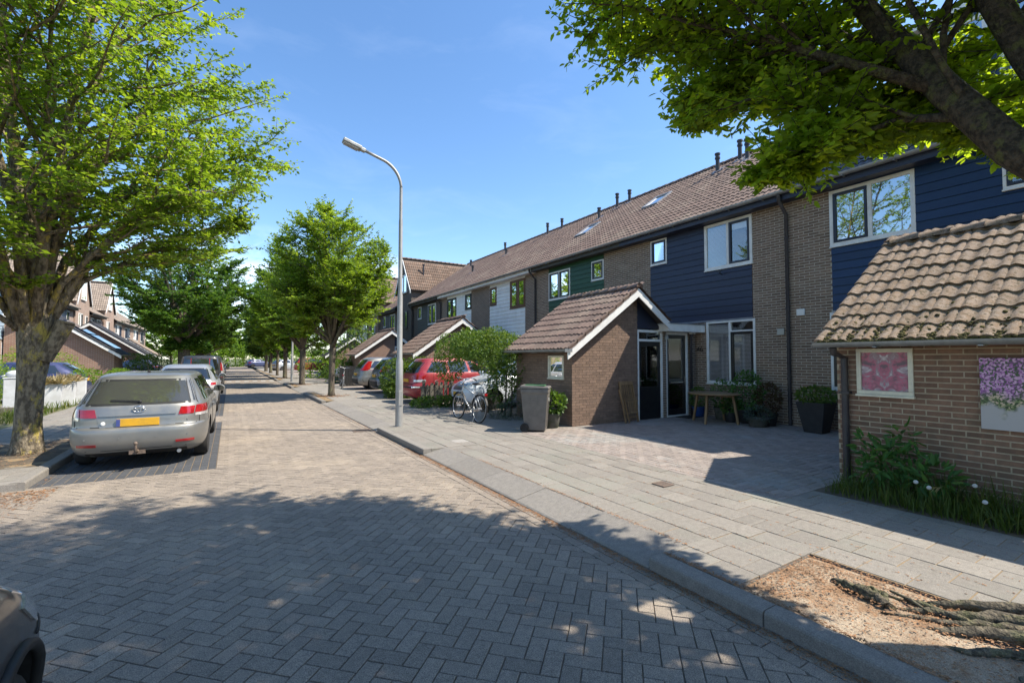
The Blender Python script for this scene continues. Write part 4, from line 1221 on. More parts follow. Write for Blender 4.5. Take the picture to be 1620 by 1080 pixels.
MB().bx(-.003, .0035, 1.712, 2.188, 1.312, 1.788).build('window_film', 'art_pink', S0)
m = MB(); m.tube([(-.36, 2.36, 1.85), (-.34, 2.36, 1.78), (-.055, 2.36, 1.72), (-.055, 2.36, .12)], .04, 10); m.tube([(-.055, 2.36, .2), (-.055, 2.36, .12)], .048, 10)
pp = m.build('downpipe', 'pipe_dark', S0, smooth=True, angle=50)
MB().bx(-.1, .0, 2.30, 2.42, 1.25, 1.28).build('pipe_clip', 'pipe_dark', pp)
# moss cushions along the mossy eave
mm = MB()
for i in range(3400):
    y = rng.uniform(-.34, 2.53); r = rng.uniform(.008, .024)
    up = abs(rng.gauss(0, .035)) if rng.random() < .82 else abs(rng.gauss(0, .22))
    x = -.40 + up; z = 1.96+.7*(x+.27)+.045+rng.uniform(0, .02)
    if up < .05: z -= rng.uniform(.0, .065)
    mm.lathe([(r, -.4*r), (r*.95, .15*r), (r*.6, .6*r), (0, .8*r)], 6, (x, y, z), rnd=rng.random())
o = mm.build('moss', 'moss', S0, smooth=True); o['kind'] = 'stuff'

# flower print on the wall
t = thing('canvas_print', 'unframed print of purple flowers on the mossy shed wall', 'picture', (6.93, .62, .96))
def art_flower(nt, s, geo):
    n = N(nt, 'ShaderNodeTexVoronoi', {'Vector': geo.outputs['Position'], 'Scale': 62})
    n1 = N(nt, 'ShaderNodeTexNoise', {'Vector': geo.outputs['Position'], 'Scale': 9, 'Detail': 6, 'Roughness': .7})
    sv = N(nt, 'ShaderNodeSeparateColor', {0: n.outputs['Color']})
    n = N(nt, 'ShaderNodeMath', {0: sv.outputs[0], 1: n1.outputs[0]}, operation='ADD'); n = N(nt, 'ShaderNodeMath', {0: n.outputs[0], 1: .5}, operation='MULTIPLY')
    n2 = N(nt, 'ShaderNodeTexNoise', {'Vector': geo.outputs['Position'], 'Scale': 3.2, 'Detail': 3})
    a = N(nt, 'ShaderNodeValToRGB', {0: n.outputs[0]}); e = a.color_ramp.elements
    e[0].position = .34; e[0].color = (.05, .09, .03, 1); e[1].position = .68; e[1].color = (.62, .38, .58, 1)
    k = e.new(.47); k.color = (.22, .07, .24, 1); k = e.new(.56); k.color = (.42, .16, .42, 1)
    b = N(nt, 'ShaderNodeValToRGB', {0: n.outputs[0]}); e = b.color_ramp.elements
    e[0].position = .35; e[0].color = (.04, .07, .02, 1); e[1].position = .7; e[1].color = (.55, .42, .30, 1); k = e.new(.52); k.color = (.18, .24, .08, 1)
    z = N(nt, 'ShaderNodeMath', {0: s.outputs[2], 1: N(nt, 'ShaderNodeMath', {0: n2.outputs[0], 1: .9}, operation='MULTIPLY').outputs[0]}, operation='ADD')
    r1 = N(nt, 'ShaderNodeMapRange', {0: z.outputs[0], 1: 1.72, 2: 1.86}); mx = N(nt, 'ShaderNodeMixRGB', {0: r1.outputs[0], 1: b.outputs[0], 2: a.outputs[0]})
    r2 = N(nt, 'ShaderNodeMapRange', {0: z.outputs[0], 1: 1.58, 2: 1.64})
    return N(nt, 'ShaderNodeMixRGB', {0: r2.outputs[0], 1: (.42, .40, .40, 1), 2: mx.outputs[0]}).outputs[0]
nodeart('art_flower', art_flower)
MB().bx(-.028, 0, 0, .92, 0, .76).build('canvas', 'art_flower', t, bevel=.003)
MB().bx(.001, .012, .05, .87, .05, .71).build('stretcher_frame', 'teak', t)

# ------------------------------------------------------------------ houses across the street
XF = -10.8
row_house(0, 'pale blue boarded house behind the big near trunk', 'siding_sky', 'navy_sash', brick='brick_pink_far', tile='tile_pale', Y0=33.2, rot=True, x0=XF)
row_house(0, 'pink brick house with dark boards across the street', 'siding_navy', 'navy_sash', brick='brick_pink_far', tile='tile_pale', Y0=38.7, rot=True, x0=XF)
row_house(0, 'second pink brick house with dark boards beside the gable across the street', 'siding_navy', 'grey_sash', brick='brick_pink_far', tile='tile_pale', Y0=44.1, rot=True, x0=XF, mirror=True)
gable_house('gabled_house', 'pink brick house with tall sunlit gable across the street', 49.6, 4.2, XF+.1, True, 'brick_pink_far', 'tile_pale',
            [(1.4, 2.8, 6.6, 8.2, [(1, None), (1, None)], dict(fw=.08)), (.9, 1.5, 3.7, 5.3, [(1, 'grey_sash')]), (2.4, 3.5, 3.6, 5.4, [(1, 'grey_sash'), (1, None)])], zside=6.6, zap=10.2, barge='white_paint')
row_house(0, 'pink brick house with long tiled roof just past the tall gable', 'siding_dark', 'grey_sash', brick='brick_pink_far', tile='tile_pale', Y0=53.9, rot=True, x0=XF)
gable_house('gabled_house', 'far pink gabled house half behind the leafy tree across the street', 59.5, 4.2, XF+.1, True, 'brick_pink_far', 'tile_pale',
            [(1.4, 2.8, 6.6, 8.2, [(1, None), (1, None)], dict(fw=.08)), (2.4, 3.5, 3.6, 5.4, [(1, 'grey_sash'), (1, None)])], zside=6.6, zap=9.4)
for i in range(4):
    row_house(0, ['white and navy house glimpsed under the leafy tree across the street', 'white boarded house farther along the far side', 'pink brick house far along the opposite side', 'last house of the row across the street'][i],
              ['siding_white', 'siding_navy', 'siding_white', 'siding_dark'][i], 'navy_sash', brick='brick_pink_far', tile='tile_pale', Y0=64+5.5*i, rot=True, x0=XF, mirror=i % 2 == 1)
shed('red brick shed with solar panels on its dark roof across the street', 36.2, 0, tile='tile_black', X0=-6.0, rot=True, W=2.6, doors=False, far_brick='brick_rust_far', ridge_x=3.3, back_x=4.4, depth=4.7, solar=True)
shed('red brick shed with dark tiles and no panels across the street', 47.3, 0, tile='tile_black', X0=-6.0, rot=True, W=2.6, doors=False, far_brick='brick_rust_far', ridge_x=3.3, back_x=4.4, depth=4.7)
shed('small far shed with white barge board under the leafy tree', 58.5, 0, tile='tile_pale', X0=-6.6, rot=True, W=2.6, doors=False, far_brick='brick_pink_far', ridge_x=1.9, back_x=3.8, depth=4.2)
# ================================================================== cars
def crom(keys, sub=5):
    K = np.array(keys, float); out = []
    n = len(K)
    for i in range(n-1):
        p0, p1, p2, p3 = K[max(i-1, 0)], K[i], K[i+1], K[min(i+2, n-1)]
        for s in range(sub):
            t = s/sub
            a = .5*((2*p1)+(-p0+p2)*t+(2*p0-5*p1+4*p2-p3)*t*t+(-p0+3*p1-3*p2+p3)*t**3)
            lo, hi = np.minimum(p1, p2), np.maximum(p1, p2)
            out.append(np.clip(a, lo-.02, hi+.02))
    out.append(K[-1]); A = np.array(out)
    A[:, 0] = np.maximum.accumulate(A[:, 0]+np.arange(len(A))*1e-6)
    return A
class CarShape:
    """stack of rounded outlines: each height has its own rear end, front end and half width"""
    def __init__(self, L, keys, p=5.0, q=8.0):
        self.L, self.ym, self.p, self.q = L, L*.5, p, q
        self.A = crom(keys)
    def at(self, z): return [np.interp(z, self.A[:, 0], self.A[:, i]) for i in (1, 2, 3)]
    def side(self, y, z):
        yr, yf, w = self.at(z)
        Ln = (self.ym-yr) if y < self.ym else (yf-self.ym)
        t = min(abs(y-self.ym)/Ln, 1)
        return w*max(1-t**self.q, 0)**(1/self.p)
    def end(self, x, z, rear=True):
        yr, yf, w = self.at(z)
        t = min(abs(x)/w, 1)
        k = max(1-t**self.p, 0)**(1/self.q)
        return self.ym-(self.ym-yr)*k if rear else self.ym+(yf-self.ym)*k
    def body(self, n=72):
        vs, fs = [], []
        th = np.linspace(0, 2*math.pi, n, endpoint=False)
        c, s = np.cos(th), np.sin(th)
        for z, yr, yf, w in self.A:
            x = w*np.sign(c)*np.abs(c)**(2/self.p)
            Ln = np.where(s < 0, self.ym-yr, yf-self.ym)
            y = self.ym + Ln*np.sign(s)*np.abs(s)**(2/self.q)
            vs += [(float(a), float(b), float(z)) for a, b in zip(x, y)]
        m = len(self.A)
        for i in range(m-1):
            for k in range(n): fs.append((i*n+k, i*n+(k+1) % n, (i+1)*n+(k+1) % n, (i+1)*n+k))
        fs.append(tuple(range(n))[::-1]); fs.append(tuple(range((m-1)*n, m*n)))
        return vs, fs

def patch(mb, f, nu, nv, d, mi=0, rnd=.5, skirt=.012):
    """f(u, v, off) -> point; a skin at offset d with a skirt going back to the body"""
    vs = [f(i/nu, j/nv, d) for j in range(nv+1) for i in range(nu+1)]
    W = nu+1
    fs = [(j*W+i, j*W+i+1, (j+1)*W+i+1, (j+1)*W+i) for j in range(nv) for i in range(nu)]
    ring = [i for i in range(nu+1)] + [j*W+nu for j in range(1, nv+1)] + [nv*W+i for i in range(nu-1, -1, -1)] + [j*W for j in range(nv-1, 0, -1)]
    if skirt:
        b = len(vs)
        for r in ring:
            j, i = divmod(r, W); vs.append(f(i/nu, j/nv, d-skirt))
        k = len(ring)
        fs += [(ring[q], ring[(q+1) % k], b+(q+1) % k, b+q) for q in range(k)]
    return mb.add(vs, fs, rnd, mi)
def lerp(a, b, t): return a+(b-a)*t

def car(name, label, loc, rz, L, keys, paintm, wheels, wheel_r=.31, side_win=(), rear=None, lamps='hatch', rear_glass=None, front=False, plate='plate_yellow', group=None, track=None, front_glass=None, glass='car_glass', extras=(), handles=((), .78), mirror_y=None, mirror_z=1.0, detail=1, rails=False):
    t = thing(name, label, 'car', loc, rz, group)
    S = CarShape(L, keys)
    vs, fs = S.body()
    mb = MB(); mb.add(vs, fs)
    body = mb.build('body', [paintm, 'trim_black'], t, smooth=True)
    zt = wheel_r
    # wheel arches cut out of the body
    cb = MB()
    for wy in wheels:
        for s in (-1, 1):
            w = S.side(wy, .45)
            cb.lathe([(wheel_r+.055, s*(w-.27)), (wheel_r+.055, s*(w+.2))] if s > 0 else [(wheel_r+.055, s*(w+.2)), (wheel_r+.055, s*(w-.27))], 28, (0, wy, wheel_r), 'X')
    cut = cb.build('cutter', 'trim_black', t)
    md = body.modifiers.new('b', 'BOOLEAN'); md.object = cut; md.operation = 'DIFFERENCE'; md.solver = 'EXACT'
    try: md.material_mode = 'TRANSFER'
    except Exception: pass
    dg = bpy.context.evaluated_depsgraph_get(); dg.update()
    me = bpy.data.meshes.new_from_object(body.evaluated_get(dg))
    body.modifiers.clear(); body.data = me; bpy.data.objects.remove(cut)
    me.polygons.foreach_set('use_smooth', [True]*len(me.polygons)); me.set_sharp_from_angle(angle=R(50))
    # wheels
    for wy in wheels:
        for s in (-1, 1):
            w = S.side(wy, .45); xo = s*(w-.02); xi = s*(w-.22)
            r = wheel_r
            tb = MB(); tb.lathe([(r*.66, xo), (r*.80, xo+s*.006), (r*.93, xo-s*.005), (r, xo-s*.04), (r, xi+s*.04), (r*.93, xi), (r*.66, xi)], 28, (0, wy, r), 'X')
            wh = tb.build('wheel', 'rubber', t, smooth=True, angle=35)
            if detail:
                rb = MB(); rb.lathe([(r*.68, xo-s*.005), (r*.62, xo-s*.02), (r*.60, xo-s*.07), (r*.6, xo-s*.12)], 28, (0, wy, r), 'X')
                for q in range(5):
                    a = 2*math.pi*q/5+.3
                    for da in (-.16, .16):
                        rb.bar((xo-s*.03, wy+math.cos(a)*r*.1, r+math.sin(a)*r*.1), (xo-s*.022, wy+math.cos(a+da)*r*.64, r+math.sin(a+da)*r*.64), .045, .03, up=(1, 0, 0))
                rb.lathe([(0, xo-s*.01), (r*.14, xo-s*.015), (r*.16, xo-s*.05), (0, xo-s*.05)], 14, (0, wy, r), 'X')
                rb.build('rim', 'alloy', wh, smooth=True, angle=30)
                MB().lathe([(r*.5, xo-s*.10), (0, xo-s*.1)], 20, (0, wy, r), 'X').build('brake_disc', 'trim_black', wh)
            else:
                MB().lathe([(r*.66, xo-s*.004), (r*.5, xo-s*.03), (0, xo-s*.02)], 18, (0, wy, r), 'X').build('rim', 'alloy', wh, smooth=True, angle=30)
    # glass
    for (a0, a1, b0, b1, z0, z1) in side_win:           # bottom y a0..a1, top y b0..b1
        for s in (-1, 1):
            def f(u, v, d, a0=a0, a1=a1, b0=b0, b1=b1, z0=z0, z1=z1, s=s):
                y = lerp(lerp(a0, a1, u), lerp(b0, b1, u), v); z = lerp(z0, z1, v)
                return (s*(S.side(y, z)+d), y, z)
            m = MB(); patch(m, f, 8, 6, .004); m.build('window', glass, t, smooth=True, angle=40)
    def rearf(x0, x1, z0, z1, xt0=None, xt1=None, rr=True):
        xt0 = x0 if xt0 is None else xt0; xt1 = x1 if xt1 is None else xt1
        sg = -1 if rr else 1
        def f(u, v, d):
            x = lerp(lerp(x0, x1, u), lerp(xt0, xt1, u), v); z = lerp(z0, z1, v)
            return (x, S.end(x, z, rr)+sg*d, z)
        return f
    if rear_glass:
        w0, w1, z0, z1 = rear_glass
        m = MB(); patch(m, rearf(-w0-.03, w0+.03, z0-.03, z1+.03, -w1-.03, w1+.03), 16, 8, .003); m.build('window_surround', 'trim_black', t, smooth=True, angle=40)
        m = MB(); patch(m, rearf(-w0, w0, z0, z1, -w1, w1), 16, 8, .006); rg = m.build('rear_window', 'dusty_glass' if 'dusty' in extras else glass, t, smooth=True, angle=40)
        if detail:
            m = MB(); f = rearf(-.05, .05, z0+.02, z1)
            a = f(.5, .0, .02); b = (a[0]-.36, S.end(-.36, z0+.045)-.016, z0+.045)
            m.bar(a, b, .03, .022, up=(0, 1, 0)); m.ball(a, .03, .025, .025, 6)
            m.build('wiper', 'trim_black', t)
    if front_glass:
        w0, w1, z0, z1 = front_glass
        m = MB(); patch(m, rearf(-w0, w0, z0, z1, -w1, w1, False), 16, 8, .005); m.build('windscreen', glass, t, smooth=True, angle=40)
    # tail lamps, plates, bumper
    def rp(nm, mat, *a, d=.008, n=8, mv=4, rr=True, parent=None, **k):
        m = MB(); patch(m, rearf(*a, rr=rr, **k), n, mv, d); return m.build(nm, mat, parent or t, smooth=True, angle=40)
    for nm, mat, a, kw in (rear or ()):
        for s in ((-1, 1) if kw.get('both') else (1,)):
            x0, x1, z0, z1 = a[:4]
            xt0, xt1 = (a[4], a[5]) if len(a) > 4 else (x0, x1)
            if s < 0: x0, x1, xt0, xt1 = -x1, -x0, -xt1, -xt0
            rp(nm, mat, x0, x1, z0, z1, xt0=xt0, xt1=xt1, d=kw.get('d', .008), rr=kw.get('rr', True))
    # side trim seams, handles
    m = MB()
    hy, hz = handles
    zb0, zb1 = .34, (side_win[0][4]-.02 if side_win else .9)
    for y in hy:
        for s in (-1, 1):
            def f(u, v, d, y=y, s=s):
                yy = y-.95+lerp(0, .008, u); z = lerp(zb0, zb1, v); return (s*(S.side(yy, z)+d), yy, z)
            patch(m, f, 1, 8, .0025, skirt=.006)
    if hy:
        for s in (-1, 1):
            def f(u, v, d, s=s):
                yy = hy[0]+.14+lerp(0, .008, u); z = lerp(zb0, zb1, v); return (s*(S.side(yy, z)+d), yy, z)
            patch(m, f, 1, 8, .0025, skirt=.006)
        m.build('door_seam', 'trim_black', t)
        for y in hy:
            for s in (-1, 1):
                x = S.side(y, hz); h = MB(); h.bar((s*(x+.022), y-.10, hz), (s*(x+.022), y+.10, hz), .03, .025); h.bar((s*(x-.01), y-.085, hz), (s*(x+.022), y-.085, hz), .02, .02); h.bar((s*(x-.01), y+.085, hz), (s*(x+.022), y+.085, hz), .02, .02)
                h.build('handle', paintm, t, bevel=.006)
    if mirror_y:
        for s in (-1, 1):
            x = S.side(mirror_y, mirror_z)
            mm_ = MB(); mm_.ball((s*(x+.13), mirror_y, mirror_z+.06), .11, .075, .075, 10); mm_.bar((s*(x-.02), mirror_y+.02, mirror_z), (s*(x+.08), mirror_y, mirror_z+.03), .05, .04)
            mo = mm_.build('mirror', paintm, t, smooth=True)
            gm = MB(); gm.lathe([(.0, 0), (.085, .0), (.085, .012), (0, .012)], 16, (0, 0, 0), 'Y')
            M = Matrix.Translation((s*(x+.13), mirror_y-.078, mirror_z+.06)) @ Matrix.Diagonal((1.05, 1, .74, 1))
            gm.build('mirror_glass', 'car_glass', mo, T=M)
    if rails:
        for s in (-1, 1):
            m = MB(); ys = np.linspace(rails[0], rails[1], 9)
            m.tube([(s*(S.side(y, rails[2])-.04), y, rails[2]+.05+(.0 if 0 < i < 8 else -.05)) for i, y in enumerate(ys)], .017, 8); m.build('roof_rail', 'alloy', t, smooth=True)
    return t, S

def keys_estate(L=4.78, w=.905, H=1.48):
    return [(.20, .28, L-.20, .79), (.27, .09, L-.08, .85), (.40, .015, L-.01, w-.012), (.55, .0, L, w), (.635, .012, L-.03, w), (.66, .05, L-.05, w), (.675, .088, L-.08, w-.001), (.80, .10, L-.28, w-.006), (.90, .125, L-.66, w-.02),
            (.97, .15, L-1.14, w-.04), (1.03, .20, L-1.34, w-.075), (1.15, .30, L-1.62, w-.125), (1.28, .42, L-1.92, w-.185), (1.38, .52, L-2.2, w-.235), (1.43, .60, L-2.45, w-.275), (H-.015, .80, L-2.65, w-.37), (H, 1.3, L-2.9, w-.58)]
def keys_hatch(L=4.3, w=.88, H=1.48, rake=.42):
    return [(.20, .25, L-.18, .77), (.27, .08, L-.07, .83), (.40, .01, L-.01, w-.012), (.55, .0, L, w), (.63, .02, L-.03, w), (.70, .07, L-.07, w-.002), (.82, .09, L-.26, w-.006), (.92, .12, L-.58, w-.02),
            (1.0, .17, L-.98, w-.045), (1.06, .22, L-1.16, w-.08), (1.18, .22+rake*.35, L-1.42, w-.13), (1.30, .22+rake*.75, L-1.7, w-.185), (1.39, .24+rake, L-1.95, w-.235), (1.44, .32+rake, L-2.15, w-.275), (H-.015, .5+rake, L-2.35, w-.37), (H, .95+rake, L-2.55, w-.58)]
def keys_mpv(L=4.4, w=.90, H=1.64):
    return [(.20, .25, L-.18, .79), (.27, .07, L-.07, .85), (.42, .0, L-.01, w-.01), (.58, .0, L, w), (.66, .02, L-.03, w), (.73, .08, L-.06, w-.002), (.86, .10, L-.22, w-.006), (.98, .13, L-.5, w-.02),
            (1.07, .17, L-.86, w-.045), (1.14, .21, L-1.02, w-.08), (1.28, .30, L-1.3, w-.13), (1.42, .42, L-1.6, w-.185), (1.54, .53, L-1.85, w-.235), (1.59, .60, L-2.0, w-.27), (H-.015, .8, L-2.2, w-.37), (H, 1.25, L-2.4, w-.58)]
def keys_van(L=4.6, w=.91, H=1.84):
    return [(.20, .18, L-.18, .8), (.28, .05, L-.07, .86), (.45, .0, L-.01, w-.008), (.6, .0, L, w), (.7, .03, L-.03, w), (.8, .055, L-.10, w), (.95, .06, L-.36, w-.004), (1.07, .07, L-.72, w-.01),
            (1.17, .085, L-.95, w-.02), (1.35, .11, L-1.2, w-.05), (1.55, .15, L-1.5, w-.09), (1.7, .19, L-1.75, w-.13), (1.78, .24, L-1.95, w-.18), (H-.012, .4, L-2.2, w-.3), (H, .8, L-2.5, w-.5)]

def text_flat(nm, s, size, p, mat, parent, rz=0, sx=1):
    # lettering on a rear face: reads from the rear, x to the right
    M = Matrix.Translation(p) @ Matrix.Rotation(math.pi/2, 4, 'X') @ Matrix.Diagonal((sx, 1, 1, 1))
    return text_part(nm, s, size, M, mat, parent, .002)

# silver estate car, the nearest one
est, S = car('parked_car', 'dusty silver estate car with yellow plate and towbar, nearest at left kerb', (-1.20, 9.02, 0), R(-.6), 4.78, keys_estate(), 'paint_silver', (.98, 3.68), .325,
    side_win=[(.62, 1.18, .80, 1.16, 1.005, 1.36), (1.24, 2.18, 1.22, 2.10, 1.0, 1.385), (2.26, 3.28, 2.18, 2.62, .985, 1.385)],
    rear_glass=(.71, .60, 1.015, 1.345), extras=('dusty',),
    rear=[('tail_light', 'lamp_red', (.50, .70, .815, .935, .53, .715), dict(both=True, d=.012)), ('tail_light', 'lamp_red', (.715, .893, .825, .945, .73, .865), dict(both=True, d=.016)),
          ('reversing_light', 'lamp_clear', (.72, .888, .775, .82, .72, .888), dict(both=True, d=.014)),
          ('plate_recess', 'paint_silver', (-.46, .46, .665, .83, -.50, .50), dict(d=.004)), ('trim_strip', 'paint_silver', (-.47, .47, .832, .858), dict(d=.022)),
          ('bumper_reflector', 'lamp_red', (.48, .72, .385, .425), dict(both=True, d=.01)),
          ('bumper_seam', 'trim_black', (-.74, .74, .664, .677), dict(d=.004)), ('bumper_crease', 'trim_black', (-.82, .82, .318, .326), dict(d=.003)), ('lower_valance', 'trim_black', (-.62, .62, .21, .285), dict(d=.01))],
    handles=((1.62, 2.62), .86), mirror_y=3.18, mirror_z=1.0, front_glass=(.66, .56, 1.06, 1.38))
yp = S.end(0, .73)
MB().bx(-.26, .26, yp-.035, yp-.012, .672, .788).build('number_plate', 'plate_yellow', est, bevel=.004)
MB().bx(-.261, -.215, yp-.037, yp-.0345, .675, .785).build('plate_band', 'plate_blue', est)
m = MB()
for (cx, cz, rx, rz_) in ((0, .925, .075, .052), (0, .925, .024, .045), (0, .94, .055, .018)):
    pts = [(cx+rx*math.cos(2*math.pi*k/24), S.end(0, .925)-.022, cz+rz_*math.sin(2*math.pi*k/24)) for k in range(25)]
    m.tube(pts, .0065, 6)
m.build('emblem', 'chrome', est, smooth=True)
text_flat('model_lettering', 'AVENSIS', .055, (.52, S.end(.62, .715)-.004, .715), 'chrome', est)
m = MB(); m.ball((-.42, S.end(-.42, .715)-.012, .725), .028, .006, .03, 8); m.build('badge', 'white_paint', est)
m = MB(); m.tube([(0, .30, .30), (0, .0, .29), (0, -.08, .31), (0, -.10, .36), (0, -.10, .40)], [.025, .024, .022, .02, .018], 10); m.ball((0, -.10, .425), .026, .026, .026, 10); m.bx(-.10, .1, .05, .3, .24, .30)
m.build('towbar', 'iron', est, smooth=True, angle=40)
m = MB(); m.tube([(0, 1.0, 1.47), (0, .93, 1.50)], .022, 8); m.tube([(0, .95, 1.50), (0, .72, 1.66)], .005, 6); m.build('antenna', 'trim_black', est)
m = MB(); m.tube([(.52, .12, .23), (.52, .5, .23)], .03, 10); m.build('exhaust_pipe', 'alloy', est)
for x in (-.62, -.22, .22, .62):
    m = MB(); m.lathe([(0, -.003), (.012, -.003), (.012, .02)], 10, (x, S.end(x, .5), .5), 'Y'); m.build('parking_sensor', 'paint_silver', est)
m = MB(); seam = []
for s in (-1, 1):
    m.tube([(s*x_, S.end(x_, z)-.003, z) for x_, z in ((.775, .68), (.775, .80), (.77, .90), (.745, .99), (.72, 1.02), (.66, 1.2), (.60, 1.37))], .0045, 5)
m.build('tailgate_seam', 'trim_black', est)

# silver hatch ahead of it
h2, S = car('parked_car', 'clean silver hatchback parked between the dusty estate and the black van', (-1.17, 16.75, 0), 0, 4.35, keys_hatch(4.35, .885, 1.52, .46), 'paint_bright', (.85, 3.45), .315,
    side_win=[(.62, 1.1, .82, 1.1, 1.04, 1.36), (1.18, 2.05, 1.15, 1.95, 1.03, 1.40), (2.13, 3.0, 2.02, 2.42, 1.02, 1.40)], rear_glass=(.66, .56, 1.06, 1.37),
    rear=[('tail_light', 'lamp_clear', (.60, .845, .80, 1.0, .62, .80), dict(both=True, d=.014)), ('tail_light', 'lamp_red', (.66, .80, .885, .96, .67, .79), dict(both=True, d=.02)),
          ('plate_recess', 'trim_black', (-.36, .36, .72, .86), dict(d=.005)), ('bumper_seam', 'trim_black', (-.78, .78, .665, .673), dict(d=.003)), ('lower_valance', 'trim_black', (-.66, .66, .22, .36), dict(d=.008)), ('bumper_reflector', 'lamp_red', (.56, .74, .40, .44), dict(both=True, d=.01))],
    handles=((1.55, 2.5), .9), mirror_y=2.95, mirror_z=1.04)
MB().bx(-.26, .26, S.end(0, .79)-.03, S.end(0, .79)-.008, .735, .845).build('number_plate', 'plate_yellow', h2)

# black van
vn, S = car('parked_van', 'black van with tall red tail lamps parked beyond the silver hatchback', (-1.15, 25.4, 0), 0, 4.6, keys_van(), 'paint_dark', (.95, 3.75), .33,
    side_win=[(1.2, 2.0, 1.2, 2.0, 1.2, 1.6), (2.15, 3.3, 2.15, 2.85, 1.15, 1.6)], rear_glass=(.70, .64, 1.15, 1.66),
    rear=[('tail_light', 'lamp_red', (.76, .90, 1.12, 1.50, .74, .85), dict(both=True, d=.015)), ('tail_light', 'lamp_clear', (.78, .905, .95, 1.11), dict(both=True, d=.015)), ('tail_light', 'lamp_red', (.78, .908, .80, .94), dict(both=True, d=.015)),
          ('rear_door_seam', 'trim_black', (-.012, .012, .42, 1.75), dict(d=.012)), ('red_stripe', 'lamp_red', (-.40, -.375, 1.12, 1.70), dict(d=.016)), ('red_stripe', 'lamp_red', (.31, .335, 1.12, 1.70), dict(d=.016)), ('step_bumper', 'trim_black', (-.86, .86, .3, .52), dict(d=.03))],
    handles=((1.7, 2.7), .98), mirror_y=3.3, mirror_z=1.12)
MB().bx(-.26+.3, .26+.3, S.end(0, .75)-.03, S.end(0, .75)-.008, .70, .81).build('number_plate', 'plate_yellow', vn)

# red people carrier in a driveway, rear to the street
rd, S = car('parked_car', 'red people carrier with its rear to the pavement behind the picket fence', (5.35, 16.1, .1), R(-90), 4.25, keys_mpv(4.25, .875, 1.62), 'paint_red', (.80, 3.40), .31,
    side_win=[(.55, 1.35, .82, 1.30, 1.10, 1.48), (1.45, 2.2, 1.40, 2.12, 1.10, 1.50), (2.3, 3.1, 2.22, 2.6, 1.09, 1.5)], rear_glass=(.66, .58, 1.1, 1.46),
    rear=[('tail_light', 'lamp_red', (.62, .868, .86, 1.10, .63, .83), dict(both=True, d=.014)), ('reversing_light', 'lamp_clear', (.64, .868, .78, .85), dict(both=True, d=.014)), ('plate_recess', 'paint_red', (-.36, .36, .74, .9), dict(d=.004)), ('bumper_strip', 'trim_black', (-.84, .84, .56, .61), dict(d=.012)), ('bumper_seam', 'trim_black', (-.8, .8, .70, .707), dict(d=.003))],
    handles=((1.75, 2.65), .95), mirror_y=2.95, mirror_z=1.1)
MB().bx(-.26, .26, S.end(0, .81)-.03, S.end(0, .81)-.008, .76, .87).build('number_plate', 'plate_yellow', rd)
for s in (-1, 1):
    m = MB()
    def f(u, v, d, s=s):
        y = lerp(.05, .55, u); z = lerp(.57, .62, v); return (s*(S.side(y, z)+d), y, z)
    patch(m, f, 6, 2, .012); m.build('bumper_strip', 'chrome', rd)
# white electric hatch, nose to the street
wc, S = car('parked_car', 'white hatchback with its nose to the pavement behind the leaning bicycle', (10.4, 13.35, .1), R(90), 4.2, keys_hatch(4.2, .86, 1.52), 'paint_white', (.78, 3.35), .305,
    side_win=[(1.0, 2.0, 1.05, 1.92, 1.05, 1.40), (2.08, 2.95, 2.0, 2.35, 1.04, 1.40)], front_glass=(.66, .54, 1.09, 1.40),
    rear=[('headlight', 'lamp_clear', (.50, .80, .78, .90, .56, .76), dict(both=True, d=.012, rr=False)), ('grille_panel', 'paint_steel', (-.34, .34, .60, .80, -.36, .36), dict(d=.012, rr=False)), ('lower_grille', 'trim_black', (-.52, .52, .24, .36), dict(d=.01, rr=False)), ('bumper_crease', 'trim_black', (-.7, .7, .44, .448), dict(d=.003, rr=False))],
    handles=((1.5, 2.45), .93), mirror_y=2.9, mirror_z=1.05)
MB().bx(-.26, .26, S.end(0, .47, False)+.008, S.end(0, .47, False)+.03, .43, .54).build('number_plate', 'plate_yellow', wc)
m = MB(); m.ball((0, S.end(0, .80, False)+.01, .80), .05, .012, .04, 8); m.build('emblem', 'chrome', wc)
# two grey cars further on
def suv(label, loc, pm, zig):
    c, S = car('parked_car', label, loc, R(-90), 4.5, keys_mpv(4.5, .93, 1.66), pm, (.9, 3.6), .35,
        side_win=[(.60, 1.35, .86, 1.30, 1.10, 1.46), (1.45, 2.3, 1.40, 2.2, 1.10, 1.50), (2.38, 3.2, 2.3, 2.7, 1.09, 1.5)], rear_glass=(.66, .58, 1.12, 1.50),
        rear=[('tail_light', 'lamp_red', (.60, .90, .98, 1.10, .66, .84), dict(both=True, d=.014)), ('tail_light', 'lamp_red', (.70, .85, 1.09, 1.45, .62, .70) if zig else (.70, .86, 1.09, 1.22, .66, .78), dict(both=True, d=.014)),
              ('bumper_strip', 'trim_black', (-.85, .85, .3, .55), dict(d=.012)), ('bumper_seam', 'trim_black', (-.8, .8, .70, .707), dict(d=.003)), ('trim_strip', 'chrome', (-.5, .5, .85, .875), dict(d=.012))],
        handles=((1.75, 2.75), .97), mirror_y=3.05, mirror_z=1.1)
    MB().bx(-.26, .26, S.end(0, .79)-.03, S.end(0, .79)-.008, .735, .845).build('number_plate', 'plate_yellow', c)
    return c
suv('silver off roader with zigzag tall red tail lamps by the far shed', (5.45, 24.4, .1), 'paint_silver', True)
suv('blue grey family car half behind the clipped hedge by the far shed', (5.6, 21.4, .1), 'paint_steel', False)
